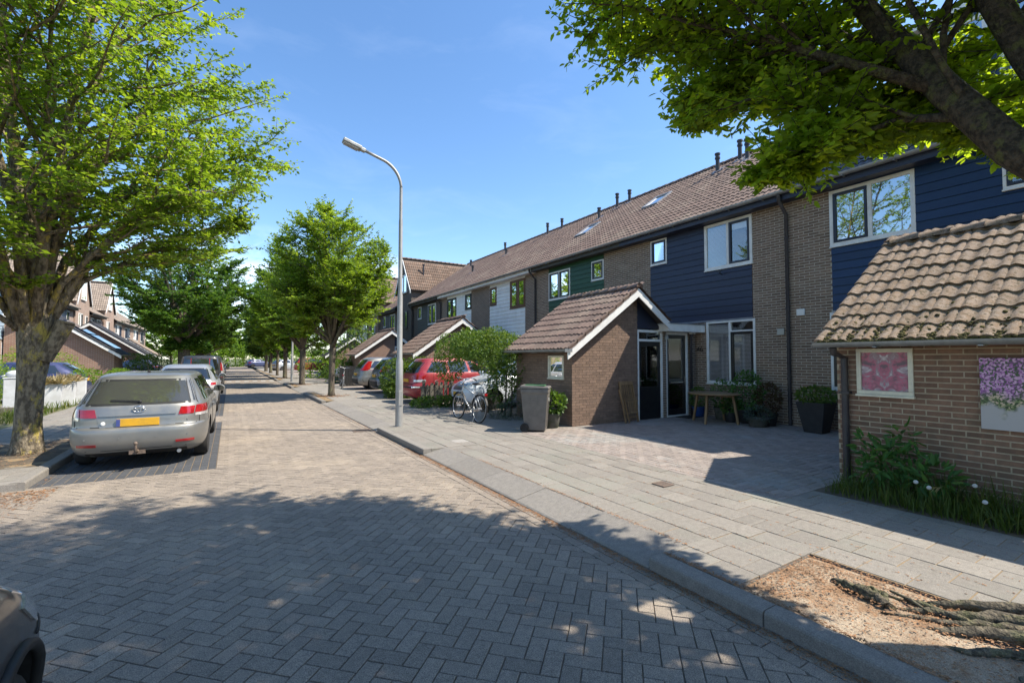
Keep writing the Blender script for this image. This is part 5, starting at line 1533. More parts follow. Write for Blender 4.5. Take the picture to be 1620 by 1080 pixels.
# blue hatchback across the street
bl, S = car('parked_car', 'dark blue hatchback behind the white planters across the street', (-4.7, 24.0, .1), R(90), 4.25, keys_hatch(4.25, .88, 1.47), 'paint_blue', (.82, 3.4), .31,
    side_win=[(.66, 1.1, .86, 1.1, 1.04, 1.34), (1.18, 2.05, 1.15, 1.95, 1.03, 1.38), (2.13, 3.0, 2.02, 2.42, 1.02, 1.38)], rear_glass=(.64, .55, 1.06, 1.34),
    rear=[('tail_light', 'lamp_red', (.50, .85, .86, .98, .52, .82), dict(both=True, d=.014)), ('bumper_seam', 'trim_black', (-.8, .8, .66, .667), dict(d=.003)), ('lower_valance', 'trim_black', (-.66, .66, .22, .36), dict(d=.008))], handles=((1.55, 2.5), .9), mirror_y=2.95, mirror_z=1.04)
MB().bx(-.26, .26, S.end(0, .79)-.03, S.end(0, .79)-.008, .735, .845).build('number_plate', 'plate_yellow', bl)
c = copy_tree(bl, 'second dark blue car in a driveway near the leafy tree across the street', (-4.6, 46, .1), R(90))
c = copy_tree(bl, 'tiny dark car at the left kerb far down the street', (-1.2, 47, 0), 0)
c = copy_tree(h2, 'pale car showing its front wing between hedges beyond the second tree', (10.6, 34.6, .1), R(90))
c = copy_tree(h2, 'pale car parked at the far right behind the thin tree trunks', (4.6, 66, 0), R(-60))
c = copy_tree(bl, 'dark car at the far end of the street below the trees', (2.3, 92, 0), R(-70))
c = copy_tree(rd, 'dark red car parked at the far right behind the thin tree trunks', (6.2, 58, .1), R(-90))
# nose of the dark car beside the camera
nc, S = car('parked_car', 'black car cut off at the lower left corner beside the viewer', (-1.445, -.90, 0), 0, 3.88, keys_hatch(3.88, .84, 1.5), 'paint_dark', (.6, 3.17), .31,
    side_win=[(1.18, 2.05, 1.15, 1.95, 1.05, 1.40)], front_glass=(.62, .52, 1.09, 1.40),
    rear=[('headlight', 'lamp_clear', (.46, .80, .66, .84, .50, .76), dict(both=True, d=.012, rr=False)), ('lower_grille', 'trim_black', (-.52, .52, .24, .4), dict(d=.01, rr=False))], handles=((1.5,), .9))

for s_ in (-1, 1):
    m = MB(); pts = [(s_*(S.side(3.17+math.cos(a)*.38, .31+math.sin(a)*.38)+.004), 3.17+math.cos(a)*.38, .31+math.sin(a)*.38) for a in np.linspace(-.1, math.pi+.1, 19)]
    m.tube(pts, .022, 6); m.build('arch_trim', 'trim_black', nc, smooth=True)
    m = MB(); pts = [(s_*(S.side(y, .635)+.001), y, .635+(y-3.3)*.03) for y in np.linspace(3.45, 3.80, 10)]
    m.tube(pts, .007, 6); m.build('bumper_seam', 'trim_black', nc, smooth=True)
    m = MB()
    def f(u, v, d, s_=s_):
        y = lerp(lerp(3.42, 3.71, u), lerp(3.30, 3.56, u), v); z = lerp(.70, .80, v); return (s_*(S.side(y, z)+d), y, z)
    patch(m, f, 8, 4, .008); m.build('headlight', 'lamp_clear', nc, smooth=True, angle=40)
# ================================================================== trees and plants
def leaf_arrays(P, A, Nn, size, rnd, six=False, width=.55):
    """P base points, A leaf axes (unit), Nn leaf normals; returns V, F, R"""
    n = len(P)
    S = np.cross(A, Nn); S /= np.linalg.norm(S, axis=1, keepdims=True)+1e-9
    Nn = np.cross(S, A)
    s = size[:, None]
    if six:
        prof = [(0, 0, 0), (.30, .46, .05), (.70, .34, .03), (1, 0, -.07), (.70, -.34, .03), (.30, -.46, .05)]
        tri = [(0, 1, 5), (1, 2, 5), (5, 2, 4), (2, 3, 4)]
        idx = np.array([(0, 1, 2, 3), (0, 3, 4, 5)])
    else:
        prof = [(0, 0, 0), (.45, .5, .06), (1, 0, -.05), (.45, -.5, .06)]
        idx = np.array([(0, 1, 2), (0, 2, 3)])
    k = len(prof)
    V = np.empty((n, k, 3))
    for i, (a, b, c) in enumerate(prof):
        V[:, i] = P + A*(a*s) + S*(b*s*width*(1.0 if six else 1.0)) + Nn*(c*s)
    F = (np.arange(n)*k)[:, None, None] + idx[None]
    return V.reshape(-1, 3), F.reshape(-1, idx.shape[1]), np.repeat(rnd, k)
def unit(a): return a/(np.linalg.norm(a, axis=-1, keepdims=True)+1e-9)

def grow(seed, base, trunk, limbs, env, nsub=9, ntwig=8, twig_len=.7, leaf_n=14, leaf=.08, sub_len=.55, flat=.55, up=.25, leafmat_='leaf_mid', barkm='bark', shell=.0, bare=.0, minz=-9, fmin=.22, subr=.045, amp=.24):
    """trunk: [(p, r)], limbs: list of [(p, r), ...] given or generated; env: (centre, radii). returns tubes MB and leaf arrays"""
    r = random.Random(seed)
    C, E = Vector(env[0]), Vector(env[1])
    def q(p): 
        d = p-C; az = math.atan2(d.y, d.x)
        return ((d.x/E.x)**2+(d.y/E.y)**2+(d.z/E.z)**2)*(1+amp*math.sin(3*az+seed+d.z*1.3)*math.cos(1.9*d.z+seed*2+az))
    wood = MB()
    if trunk: wood.tube([p for p, _ in trunk], [x for _, x in trunk], 14, jit=.05)
    twigs = []                                         # (start, end)
    def curve(p, d, L, r0, r1, n, bend, liftz):
        pts = [Vector(p)]; d = Vector(d).normalized()
        for i in range(n):
            d = (d + Vector((r.gauss(0, bend), r.gauss(0, bend), r.gauss(0, bend)+liftz))).normalized()
            pts.append(pts[-1]+d*(L/n))
            if q(pts[-1]) > 1.0: break
        m = len(pts)-1
        return pts, [r0+(r1-r0)*i/max(m, 1) for i in range(m+1)]
    for L in limbs:
        pts = [Vector(p) for p, _ in L]; rad = [x for _, x in L]
        wood.tube(pts, rad, 9, jit=.04)
        # secondary branches
        seg = [(pts[i], pts[i+1], rad[i], rad[i+1]) for i in range(len(pts)-1)]
        tot = sum((b-a).length for a, b, _, _ in seg)
        for k in range(nsub):
            f = fmin+(1-fmin)*(k+r.random())/nsub
            t = f*tot; 
            for a, b, ra, rb in seg:
                l = (b-a).length
                if t <= l: break
                t -= l
            p = a.lerp(b, min(t/l, 1)); dr = (b-a).normalized()
            out = Vector((p.x-C.x, p.y-C.y, 0))
            if out.length > .01: out.normalize()
            az = r.uniform(0, 2*math.pi)
            side = Vector((math.cos(az), math.sin(az), r.uniform(-.15, .5)))
            d = (dr*.45 + side*.75 + out*.45).normalized()
            room = 0
            while room < 6 and q(p+d*(room+.2)) < 1: room += .2
            SL = max(.35, min(room+.1, sub_len*tot*(1.15-f*.6)*r.uniform(.6, 1.2)))
            sp, sr = curve(p, d, SL, min(rb*.6+.006, subr), .006, 6, .16, .03)
            wood.tube(sp, sr, 5, cap=False)
            m = len(sp)-1
            for w in range(ntwig):
                ff = .15+.85*(w+r.random())/ntwig
                i = min(int(ff*m), m-1); pp = sp[i].lerp(sp[i+1], ff*m-i)
                dd = (sp[i+1]-sp[i]).normalized()
                sd = Vector((-dd.y, dd.x, 0))
                if sd.length < .1: sd = Vector((1, 0, 0))
                sd.normalize(); sd *= (1 if w % 2 else -1)
                d2 = (dd*.6+sd*.8+Vector((r.gauss(0, .25), r.gauss(0, .25), r.gauss(.05, .22)))).normalized()
                l2 = twig_len*r.uniform(.5, 1.15)
                e = pp+d2*l2
                if q(e) > 1.12 or e.z < minz: e = pp+d2*l2*.45
                twigs.append((pp, e))
            twigs.append((sp[-1], sp[-1]+(sp[-1]-sp[-2]).normalized()*twig_len*.7))
    TS = np.array([tuple(a) for a, b in twigs]); TE = np.array([tuple(b) for a, b in twigs])
    for a, b in twigs: wood.tube([a, a.lerp(b, .5)+Vector((0, 0, -.01)), b], [.007, .005, .002], 3, cap=False)
    g = np.random.default_rng(seed)
    n = len(twigs); k = leaf_n
    t = (np.arange(k)[None]+g.random((n, k)))/k
    P = TS[:, None]+(TE-TS)[:, None]*t[..., None]
    D = unit(TE-TS)[:, None].repeat(k, 1)
    up_ = np.array([0, 0, 1.0])
    Sd = unit(np.cross(D, up_)); sgn = np.where(np.arange(k) % 2, 1, -1)[None, :, None]
    A = unit(D*.55+Sd*sgn*.8+g.normal(0, .28, (n, k, 3))+np.array([0, 0, -.16]))
    Nn = unit(up_*flat+g.normal(0, .42, (n, k, 3)))
    P = P + g.normal(0, .018, P.shape)
    keep = g.random((n, k)) > bare
    size = leaf*g.uniform(.6, 1.2, (n, k))
    rn = np.clip(g.normal(.45, .22, (n, 1))+g.normal(0, .14, (n, k)), 0, 1)
    return wood, P[keep], A[keep], Nn[keep], size[keep], rn[keep]

def auto_limbs(seed, start, r0, env, n, spread=.75, bend=.10, steps=6, el=(.5, 1.35)):
    r = random.Random(seed); C, E = Vector(env[0]), Vector(env[1]); out = []
    def q(p): 
        d = p-C; return (d.x/E.x)**2+(d.y/E.y)**2+(d.z/E.z)**2
    for i in range(n):
        az = 2*math.pi*(i+r.uniform(-.3, .3))/n*1.0 + i*.4
        e = el[0]+(el[1]-el[0])*((i*0.618) % 1)
        d = Vector((math.cos(az)*math.cos(e), math.sin(az)*math.cos(e), math.sin(e)))
        p = Vector(start)+Vector((0, 0, r.uniform(-.25, .35)))
        L = .5
        while q(p+d*L) < .86 and L < 12: L += .2
        st = L/steps; pts = [(p.copy(), r0*r.uniform(.4, .62))]; rr = pts[0][1]
        for k in range(steps):
            d = (d+Vector((r.gauss(0, bend), r.gauss(0, bend), r.gauss(.03, bend)))).normalized()
            p = p+d*st; pts.append((p.copy(), max(rr*(1-(k+1)/steps)**.8, .012)))
        out.append(pts)
    return out

def put_tree(name, label, base, wood, leaves, lm, bm, six=False, group=None, lone=0, extra=None, wid=.55):
    t = thing(name, label, 'tree', base, 0, group)
    off = Matrix.Translation(-Vector(base))
    tr = wood.build('trunk', bm, t, smooth=True, T=off)
    P, A, Nn, size, rn = leaves
    P = P-np.array(base)
    idx_l = np.array([], int)
    if lone:
        wp = P+np.array(base)-np.array([0, 0, EYE])
        f = wp@np.array(CF); x = (wp@np.array(CR))/f; y = wp[:, 2]/f
        vis = (f > .5) & (np.abs(x) < 1.12) & (y < .76) & (y > -.7)
        sc = np.where(vis, size/np.maximum(f, .1), 0); idx_l = np.argsort(-sc)[:lone]
    keep = np.ones(len(P), bool); keep[idx_l] = False
    V, F, Rn = leaf_arrays(P[keep], A[keep], Nn[keep], size[keep], rn[keep], six, wid)
    cr = mesh_np('crown', V, F, Rn, lm, t)
    if lone:
        cache = {}
        for i in idx_l:
            b = min(7, int(rn[i]*8))
            if b not in cache:
                V, F, Rn = leaf_arrays(np.zeros((1, 3)), np.array([[0, 1., 0]]), np.array([[0, 0, 1.]]), np.array([1.]), np.array([(b+.5)/8]), six, wid)
                me = bpy.data.meshes.new('leaf'); me.from_pydata(V.tolist(), [], F.tolist()); me.materials.append(MATS[lm])
                a = me.attributes.new('rnd', 'FLOAT', 'POINT'); a.data.foreach_set('value', Rn); cache[b] = me
            o = link('leaf', cache[b], cr)
            a = Vector(A[i]); n0 = Vector(Nn[i]); s = a.cross(n0).normalized(); n0 = s.cross(a)
            M = Matrix((s, a, n0)).transposed().to_4x4() @ Matrix.Diagonal((size[i], size[i], size[i], 1)); M.translation = Vector(P[i]); o.matrix_local = M
    return t

# ---- the tree the camera stands beside
env = ((3.3, .4, 6.3), (3.05, 3.55, 3.1))  # crown stretched back past the camera to block sky light on the road
limbs = [
    [((4.42, .22, 2.45), .14), ((4.30, .76, 3.07), .108), ((4.40, 1.10, 3.66), .100), ((4.45, 1.37, 4.18), .088), ((4.5, 1.68, 4.8), .075), ((4.1, 2.3, 5.9), .055), ((3.7, 2.7, 7.0), .025)],
    [((4.45, .20, 2.4), .14), ((4.50, .72, 3.75), .085), ((4.35, 1.1, 5.0), .07), ((3.9, 1.2, 6.4), .05), ((3.8, 1.3, 8.0), .03)],
    [((4.40, 1.10, 3.66), .05), ((4.15, 1.75, 4.2), .034), ((3.8, 2.4, 4.7), .022), ((3.5, 2.95, 5.1), .014), ((3.35, 3.3, 5.4), .008)],
    [((4.44, 1.3, 4.05), .045), ((4.6, 2.0, 4.4), .028), ((4.5, 2.7, 4.45), .018), ((4.35, 3.2, 4.3), .008)],
    [((4.36, .95, 3.4), .04), ((4.45, 1.4, 3.6), .024), ((4.25, 1.8, 3.5), .015), ((3.95, 2.1, 3.3), .007)],
    [((4.42, .22, 2.45), .05), ((4.9, .6, 3.1), .03), ((5.2, 1.0, 3.5), .018), ((5.35, 1.35, 3.75), .007)],
    [((4.42, 1.2, 3.9), .04), ((4.75, 1.4, 4.0), .022), ((5.1, 1.6, 3.95), .012), ((5.35, 1.8, 3.85), .006)],
    [((4.45, .1, 2.5), .09), ((4.2, .0, 5.0), .06), ((4.3, -.2, 7.6), .02)],  # inner upright limbs, out of view, added to close the crown's shadow
    [((4.5, .1, 2.5), .09), ((4.7, -.5, 5.6), .06), ((4.6, -.9, 8.0), .02)],
    [((4.4, 0, 2.4), .09), ((3.6, -.3, 5.2), .055), ((3.3, -.5, 8.2), .02)],
    [((4.4, 0, 2.6), .08), ((4.0, .5, 5.2), .05), ((3.3, .3, 7.4), .02)],
    [((4.4, .1, 2.3), .12), ((3.7, .0, 3.7), .09), ((2.9, .3, 4.9), .08), ((2.2, .8, 6.0), .05), ((1.6, 1.2, 6.9), .02)],
    [((4.4, .0, 2.3), .13), ((3.9, -.6, 3.8), .10), ((3.4, -1.2, 5.2), .07), ((2.8, -1.5, 6.5), .03)],
    [((4.2, 1.1, 5.0), .07), ((3.3, 1.7, 5.7), .055), ((2.4, 2.3, 6.3), .035), ((1.8, 2.7, 6.8), .015)],
    [((4.1, 1.1, 5.4), .06), ((4.9, 1.7, 6.0), .045), ((5.5, 2.2, 6.6), .02)],
]
wood, *lv = grow(3, None, [((4.55, -.3, 0), .34), ((4.55, -.28, .5), .27), ((4.52, -.18, 1.3), .23), ((4.46, .02, 2.1), .22), ((4.43, .18, 2.6), .15)], limbs, env, nsub=30, ntwig=14, twig_len=.5, leaf_n=22, leaf=.082, sub_len=.52, flat=.5, subr=.026, amp=.12)
near = put_tree('hornbeam_tree', 'tree overhanging from the right with its thick limb and roots in the sandy pit', (4.55, -.3, .08), wood, lv, 'leaf_near', 'bark_near', six=True, lone=300, wid=.56)
def root(pts, r, nm='root'):
    m = MB(); P = [Vector(p)-Vector((4.55, -.3, .08)) for p in pts]; Q = []
    for i in range(len(P)-1):
        for k in range(5): Q.append(P[i].lerp(P[i+1], k/5)+Vector((rng.gauss(0, .008), rng.gauss(0, .008), rng.gauss(0, .004))))
    Q.append(P[-1]); n = len(Q)
    m.tube(Q, [r[0]+(r[1]-r[0])*i/(n-1) for i in range(n)], 9, jit=.28); return m.build(nm, 'root_bark', near, smooth=True)
root([(4.5, -.1, .26), (4.22, .42, .19), (4.0, .85, .13), (3.86, 1.08, .10), (3.74, 1.26, .075)], (.07, .012))
root([(4.45, -.1, .25), (4.1, .42, .16), (3.82, .80, .12), (3.66, .98, .095), (3.55, 1.12, .07)], (.06, .012))
root([(4.55, -.05, .22), (4.3, .6, .18), (4.12, .95, .13), (3.98, 1.12, .10), (3.9, 1.24, .075)], (.06, .012))
root([(4.4, -.2, .24), (4.0, .3, .15), (3.75, .55, .12), (3.55, .62, .09), (3.4, .66, .07)], (.055, .012))
root([(4.3, -.25, .2), (3.9, .05, .12), (3.5, .05, .09)], (.06, .02))
root([(3.80, 1.66, .088), (3.775, 1.56, .112), (3.755, 1.47, .118), (3.74, 1.38, .112), (3.70, 1.29, .08)], (.018, .036))
root([(3.80, 1.52, .095), (3.83, 1.44, .118), (3.80, 1.36, .112), (3.75, 1.32, .09)], (.014, .024))
root([(3.755, 1.62, .09), (3.73, 1.52, .105), (3.725, 1.44, .10), (3.72, 1.36, .09)], (.008, .02))
root([(4.0, .75, .12), (3.78, 1.0, .10), (3.6, 1.3, .085)], (.03, .008))
root([(3.85, .95, .11), (3.9, 1.2, .10), (3.86, 1.42, .08)], (.025, .007))
root([(3.8, .6, .11), (3.5, .85, .10), (3.36, 1.05, .08)], (.03, .008))
m = MB(); m.tube([(3.93, 1.36, .105), (3.86, 1.22, .12), (3.80, 1.12, .112)], [.008, .011, .007], 6)
o = m.build('dead_twig', 'bark', None, smooth=True); tag(o, 'short dead twig lying on the sandy pit between the roots', 'twig')

# ---- big lichen covered tree at left
base = (-2.92, 11.0, .1)
env = ((-3.0, 10.6, 7.5), (4.15, 4.5, 5.0))
b = Vector(base)
limbs = []
for (dx, dy, z1, dx2, dy2, z2, dx3, dy3, z3, r_) in [
    (.25, -.1, 3.9, .9, -.3, 5.4, 2.3, -.4, 7.0, .16), (.55, .05, 3.5, 1.6, .1, 4.8, 3.2, .2, 6.0, .15), (.12, .15, 4.2, .35, .3, 6.6, .9, .6, 10.2, .17),
    (-.1, -.2, 4.2, -.3, -.5, 6.6, -.4, -1.0, 10.4, .17), (-.5, .0, 3.9, -1.5, -.2, 5.6, -3.0, -.3, 7.4, .16), (-.1, -.5, 4.3, -.3, -2.2, 6.4, -.3, -4.0, 8.6, .13), (.3, -.6, 4.4, 1.0, -1.8, 7.0, 1.6, -2.8, 9.6, .12), (-.2, .3, 4.0, -.8, 1.3, 6.0, -1.7, 2.6, 8.4, .14),
    (.15, -.4, 3.7, .5, -1.6, 5.2, .9, -3.1, 6.4, .13), (.3, .4, 3.8, 1.2, 1.6, 5.6, 2.0, 2.9, 7.2, .13), (-.3, -.4, 3.7, -1.3, -1.6, 5.2, -2.4, -2.6, 6.6, .13),
    (.4, -.2, 3.3, 1.4, -.9, 4.0, 2.6, -1.7, 4.5, .09), (.2, .1, 4.6, .8, .0, 7.0, 1.7, -.1, 9.4, .12), (.6, .1, 3.4, 1.8, .5, 3.9, 3.0, 1.0, 4.6, .09),
    (-.5, -.1, 3.2, -1.7, -.5, 3.9, -2.9, -.9, 4.4, .09), (.0, -.5, 3.1, -.1, -1.5, 3.4, -.4, -2.7, 3.4, .08), (-.5, -.5, 2.9, -1.3, -1.2, 3.1, -2.4, -1.9, 3.0, .07), (-.1, .1, 5, -.9, .2, 7.6, -1.6, .4, 10.2, .11)]:
    r_ *= .72
    limbs.append([(b+Vector((dx*.25, dy*.25, 2.1)), r_), (b+Vector((dx, dy, z1-.4)), r_*.72), (b+Vector((dx2, dy2, z2)), r_*.45), (b+Vector(((dx2+dx3)/2, (dy2+dy3)/2, (z2+z3)/2+.15)), r_*.28), (b+Vector((dx3, dy3, z3)), .02)])
trunk = [(b+Vector((0, 0, -.1)), .27), (b+Vector((0, 0, .10)), .205), (b+Vector((0, 0, .5)), .178), (b+Vector((.01, 0, 1.2)), .18), (b+Vector((.04, 0, 1.7)), .215), (b+Vector((.06, 0, 2.2)), .25), (b+Vector((.05, 0, 2.7)), .22), (b+Vector((.02, 0, 3.1)), .15)]
wood, *lv = grow(5, None, trunk, limbs, env, nsub=18, ntwig=13, twig_len=.55, leaf_n=20, leaf=.10, sub_len=.45, flat=.7, fmin=.2)
big = put_tree('hornbeam_tree', 'big leafy tree with yellow lichen trunk and sawn stub beside the silver estate', base, wood, lv, 'leaf_lime', 'bark_lichen')
m = MB(); m.tube([(.15, -.06, 1.62), (.36, -.12, 2.0), (.46, -.15, 2.24)], [.15, .125, .13], 12, jit=.05); st = m.build('branch_stub', 'bark_lichen', big, smooth=True, angle=60)
m = MB(); m.tube([(.46, -.15, 2.241), (.463, -.151, 2.252)], [.127, .12], 12); m.build('cut_face', 'cut_wood', st)

# ---- street trees
def street_tree(seed, label, base, R_, zc, zr, n=13, lm='leaf_mid', leaf=.11, nsub=8, ntwig=6, leaf_n=10, tr=.16, fork=2.2, up=True, tw=.65, bm='bark'):
    b = Vector(base); env = (b+Vector((0, 0, zc)), (R_, R_, zr))
    limbs = auto_limbs(seed, b+Vector((0, 0, fork)), tr*1.15, env, n, el=(.62, 1.47) if up else (.15, 1.35), bend=.07)
    trunk = [(b+Vector((0, 0, -.1)), tr*1.5), (b+Vector((0, 0, .15)), tr*1.08), (b+Vector((0, 0, 1)), tr*.95), (b+Vector((.03, 0, fork-.3)), tr*1.1), (b+Vector((.02, .02, fork+.5)), tr*.7)]
    wood, *lv = grow(seed, None, trunk, limbs, env, nsub=int(nsub*1.7), ntwig=int(ntwig*1.8), twig_len=tw, leaf_n=int(leaf_n*1.9), leaf=leaf*1.12, sub_len=.42, flat=.5)
    return put_tree('street_tree', label, base, wood, lv, lm, bm, group='trees along the street')
street_tree(21, 'lime green street tree next to the lamp post, nearest of the row on that side', (3.68, 20.6, .1), 2.55, 5.0, 2.95, n=19, lm='leaf_lime', leaf=.10, nsub=10, ntwig=7, leaf_n=11, tr=.125)
street_tree(22, 'second tree of the lamp side row, forked dark trunk', (3.72, 30.3, .1), 2.6, 5.7, 3.7, n=15, lm='leaf_mid', leaf=.13, tr=.155)
street_tree(23, 'third tree of the lamp side row behind a thin lamp', (3.72, 40.5, .1), 2.5, 6.0, 4.2, n=14, lm='leaf_mid', leaf=.16, leaf_n=8, tr=.15)
street_tree(24, 'fourth tree of the lamp side row with a pale thin trunk', (3.72, 47.5, .1), 2.4, 6.0, 4.2, n=13, lm='leaf_mid', leaf=.19, leaf_n=7, tr=.11)
street_tree(25, 'fifth tree of the lamp side row near the speed hump', (3.7, 55.5, .1), 2.4, 5.8, 3.6, n=10, lm='leaf_deep', leaf=.21, leaf_n=7, tr=.14)
street_tree(26, 'sixth tree of the lamp side row, far down the street', (3.7, 63, .1), 2.5, 5.8, 3.6, n=10, lm='leaf_mid', leaf=.24, leaf_n=7, tr=.18)
street_tree(31, 'dense dark green round tree in front of the pink gabled houses', (-2.75, 38.5, .1), 4.4, 6.3, 4.0, n=20, lm='leaf_deep', leaf=.15, nsub=10, ntwig=7, leaf_n=11, tr=.33, fork=2.4, up=False)
street_tree(32, 'taller dark tree right behind the dense round tree', (-2.5, 52, .1), 3.8, 8.0, 5.6, n=16, lm='leaf_deep', leaf=.2, nsub=9, ntwig=7, leaf_n=9, tr=.3)
street_tree(33, 'bright green tree beyond the dark trees of the left kerb', (-2.6, 66, .1), 3.4, 6.2, 4.6, n=13, lm='leaf_far', leaf=.26, leaf_n=8, tr=.28)
street_tree(34, 'last green tree of the left kerb before the end of the street', (-2.8, 80, .1), 3.4, 6.0, 4.4, n=13, lm='leaf_mid', leaf=.3, leaf_n=7, tr=.28)
# trees closing the view
for i, (x, y, R_, zc, zr, lm) in enumerate([(5.5, 84, 4, 6, 5, 'leaf_far'), (-1.5, 112, 5, 4.4, 3.8, 'leaf_far'), (7.5, 112, 5, 5.2, 4.6, 'leaf_mid'), (14, 118, 7, 7, 6, 'leaf_far'), (-10, 112, 7, 7, 6, 'leaf_mid'), (2.5, 122, 6, 4.2, 3.8, 'leaf_mid')]):
    lab = ['light green tree arching over the far cars', 'round tree closing the end of the street', 'green tree closing the street beside the last houses', 'broad tree behind the last lamp side houses', 'broad tree behind the last houses across the street', 'low tree in the gap at the very end of the street'][i]
    street_tree(50+i, lab, (x, y, .0), R_, zc, zr, n=12, lm=lm, leaf=.36, nsub=8, ntwig=6, leaf_n=7, tr=.25, fork=1.8, up=False, tw=1.0)

# ---- shrubs and hedges
def cloud(seed, blobs, n, leaf, up=.35):
    """leaves over and inside a set of ellipsoids (centre, radii)"""
    g = np.random.default_rng(seed); Ps, As, Ns = [], [], []
    vol = np.array([b[1][0]*b[1][1]*b[1][2] for b in blobs])**.67; cnt = (n*vol/vol.sum()).astype(int)
    for (c, e), k in zip(blobs, cnt):
        d = unit(g.normal(0, 1, (k, 3))); rr = (g.random((k, 1))**.33)*.28+.74
        lump = 1+.16*np.sin(d[:, :1]*9+d[:, 1:2]*7+seed)*np.cos(d[:, 2:3]*8+seed)
        Ps.append(np.array(c)+d*np.array(e)*rr*lump)
        As.append(unit(d+g.normal(0, .6, (k, 3)))); Ns.append(unit(d*.6+np.array([0, 0, up])+g.normal(0, .45, (k, 3))))
    P, A, Nn = np.concatenate(Ps), np.concatenate(As), np.concatenate(Ns)
    return P, A, Nn, leaf*g.uniform(.6, 1.25, len(P)), np.clip(g.normal(.5, .25, len(P)), 0, 1)
def shrub(name, label, cat, base, blobs, n, leaf, lm, stems=(), seed=1, group=None, wid=.6, stem_m='bark'):
    t = thing(name, label, cat, base, 0, group)
    P, A, Nn, s, r = cloud(seed, blobs, n, leaf)
    keep = P[:, 2] > .01
    V, F, Rn = leaf_arrays(P[keep], A[keep], Nn[keep], s[keep], r[keep], False, wid)
    mesh_np('foliage', V, F, Rn, lm, t)
    for pts, r0, r1 in stems:
        m = MB(); m.tube(pts, [r0+(r1-r0)*i/(len(pts)-1) for i in range(len(pts))], 7, jit=.06); m.build('stem', stem_m, t, smooth=True)
    return t
shrub('garden_shrub', 'large loose green shrub beside the brick shed, arching over the white car', 'shrub', (6.6, 11.5, .1),
      [((.3, .3, 1.75), (1.0, .9, .62)), ((-.2, 1.1, 2.0), (.7, .9, .42)), ((.1, -.55, 1.35), (.55, .5, .55)), ((.9, 1.6, 1.9), (.8, .9, .55)), ((.0, -.25, .85), (.4, .42, .62)), ((.35, 2.3, 2.05), (.7, .7, .45)), ((-.3, .7, 2.0), (.6, .6, .4)), ((-.68, 1.9, 1.5), (.42, .6, .6)), ((-.4, 2.3, 1.9), (.5, .6, .5)), ((.1, .2, 2.25), (.3, .3, .28)), ((.5, 1.5, 2.35), (.3, .4, .25)), ((-.1, -.5, 1.85), (.25, .22, .25)), ((-.45, 1.0, 2.3), (.25, .3, .22))], 19000, .07, 'leaf_shrub',
      stems=[([(-.1, -.6, 0), (-.08, -.62, .5), (.0, -.55, 1.3)], .035, .02), ([(.06, -.66, 0), (.1, -.66, .5), (.2, -.5, 1.3)], .03, .015), ([(.3, .2, 0), (.2, .4, .8), (.3, .5, 1.5)], .04, .02), ([(.5, 1.0, 0), (.6, 1.4, .9), (.8, 1.6, 1.7)], .04, .02)], seed=3)
shrub('lavender_bush', 'low grey green lavender bush by the shed corner', 'shrub', (6.45, 10.35, .1), [((0, 0, .2), (.42, .38, .26)), ((-.25, .3, .16), (.3, .28, .2))], 2600, .05, 'leaf_blue', seed=8, wid=.2)
shrub('terracotta_pot_plant', 'small plant in a terracotta pot under the large shrub', 'plant', (5.95, 11.0, .1), [((0, 0, .32), (.2, .2, .16))], 350, .06, 'leaf_red', seed=9)
shrub('hedge', 'clipped leafy hedge between the red car and the grey cars', 'hedge', (6.1, 18.3, .1), [((-.3, 0, .75), (.65, .5, .78)), ((.7, .05, .8), (.8, .5, .8)), ((2.0, .1, .85), (1.0, .55, .8)), ((-.1, -.2, .35), (.7, .5, .4))], 15000, .085, 'leaf_shrub', seed=12)
shrub('garden_shrub', 'pale flowering bush behind the second street tree', 'shrub', (7.5, 33.2, .1), [((0, 0, 2.2), (1.5, 1.5, 1.6)), ((1.2, .8, 1.6), (1.3, 1.2, 1.2))], 4200, .15, 'leaf_shrub', seed=14, stems=[([(0, 0, 0), (.1, 0, 1), (0, 0, 2)], .08, .05)])
shrub('hedge', 'bright hedge beside the second street tree trunk', 'hedge', (6.1, 31.2, .1), [((0, 0, .7), (1.0, .7, .75)), ((1.4, .2, .75), (1.2, .7, .75))], 3000, .13, 'leaf_far', seed=15)
shrub('hedge', 'green hedge in front of the third street tree', 'hedge', (6.0, 39.5, .1), [((0, 0, .8), (1.4, .9, .85)), ((1.5, 1, 1.1), (1.4, 1, 1.1))], 2600, .17, 'leaf_mid', seed=16)
shrub('hedge', 'long green hedge at the foot of the far trees', 'hedge', (2.0, 104, .0), [((i*2.4-9, 0, 1.9+.5*math.sin(i*2.3)), (2.0, 1.2, 2.6)) for i in range(9)], 8000, .34, 'leaf_mid', seed=17)
shrub('topiary_mound', 'rounded yellow green clipped mound behind the blue hatchback', 'shrub', (-7.6, 29.5, .1), [((0, 0, .95), (1.5, 1.1, 1.15))], 5200, .07, 'leaf_lime', seed=18)
shrub('hedge', 'bushy green hedge below the dense round tree across the street', 'hedge', (-5.6, 39.5, .1), [((0, 0, .9), (1.3, 1.2, 1.0)), ((.6, 2.2, .8), (1.2, 1.2, .9)), ((.5, 4.4, .9), (1.2, 1.2, 1.0))], 4200, .13, 'leaf_far', seed=19)
shrub('hedge', 'low hedge in front of the solar panel shed', 'hedge', (-5.3, 33.0, .1), [((0, 0, .45), (.6, 1.0, .5)), ((-.2, 1.8, .45), (.6, 1.0, .5)), ((-1.2, -.6, .5), (.8, .6, .5))], 6000, .1, 'leaf_mid', seed=20)
shrub('garden_shrub', 'yellowish shrub at the picture edge left of the big trunk', 'shrub', (-6.3, 20.6, .1), [((0, 0, .7), (.6, .8, .8)), ((-.5, .6, .9), (.6, .7, .8))], 3200, .07, 'leaf_lime', seed=21)
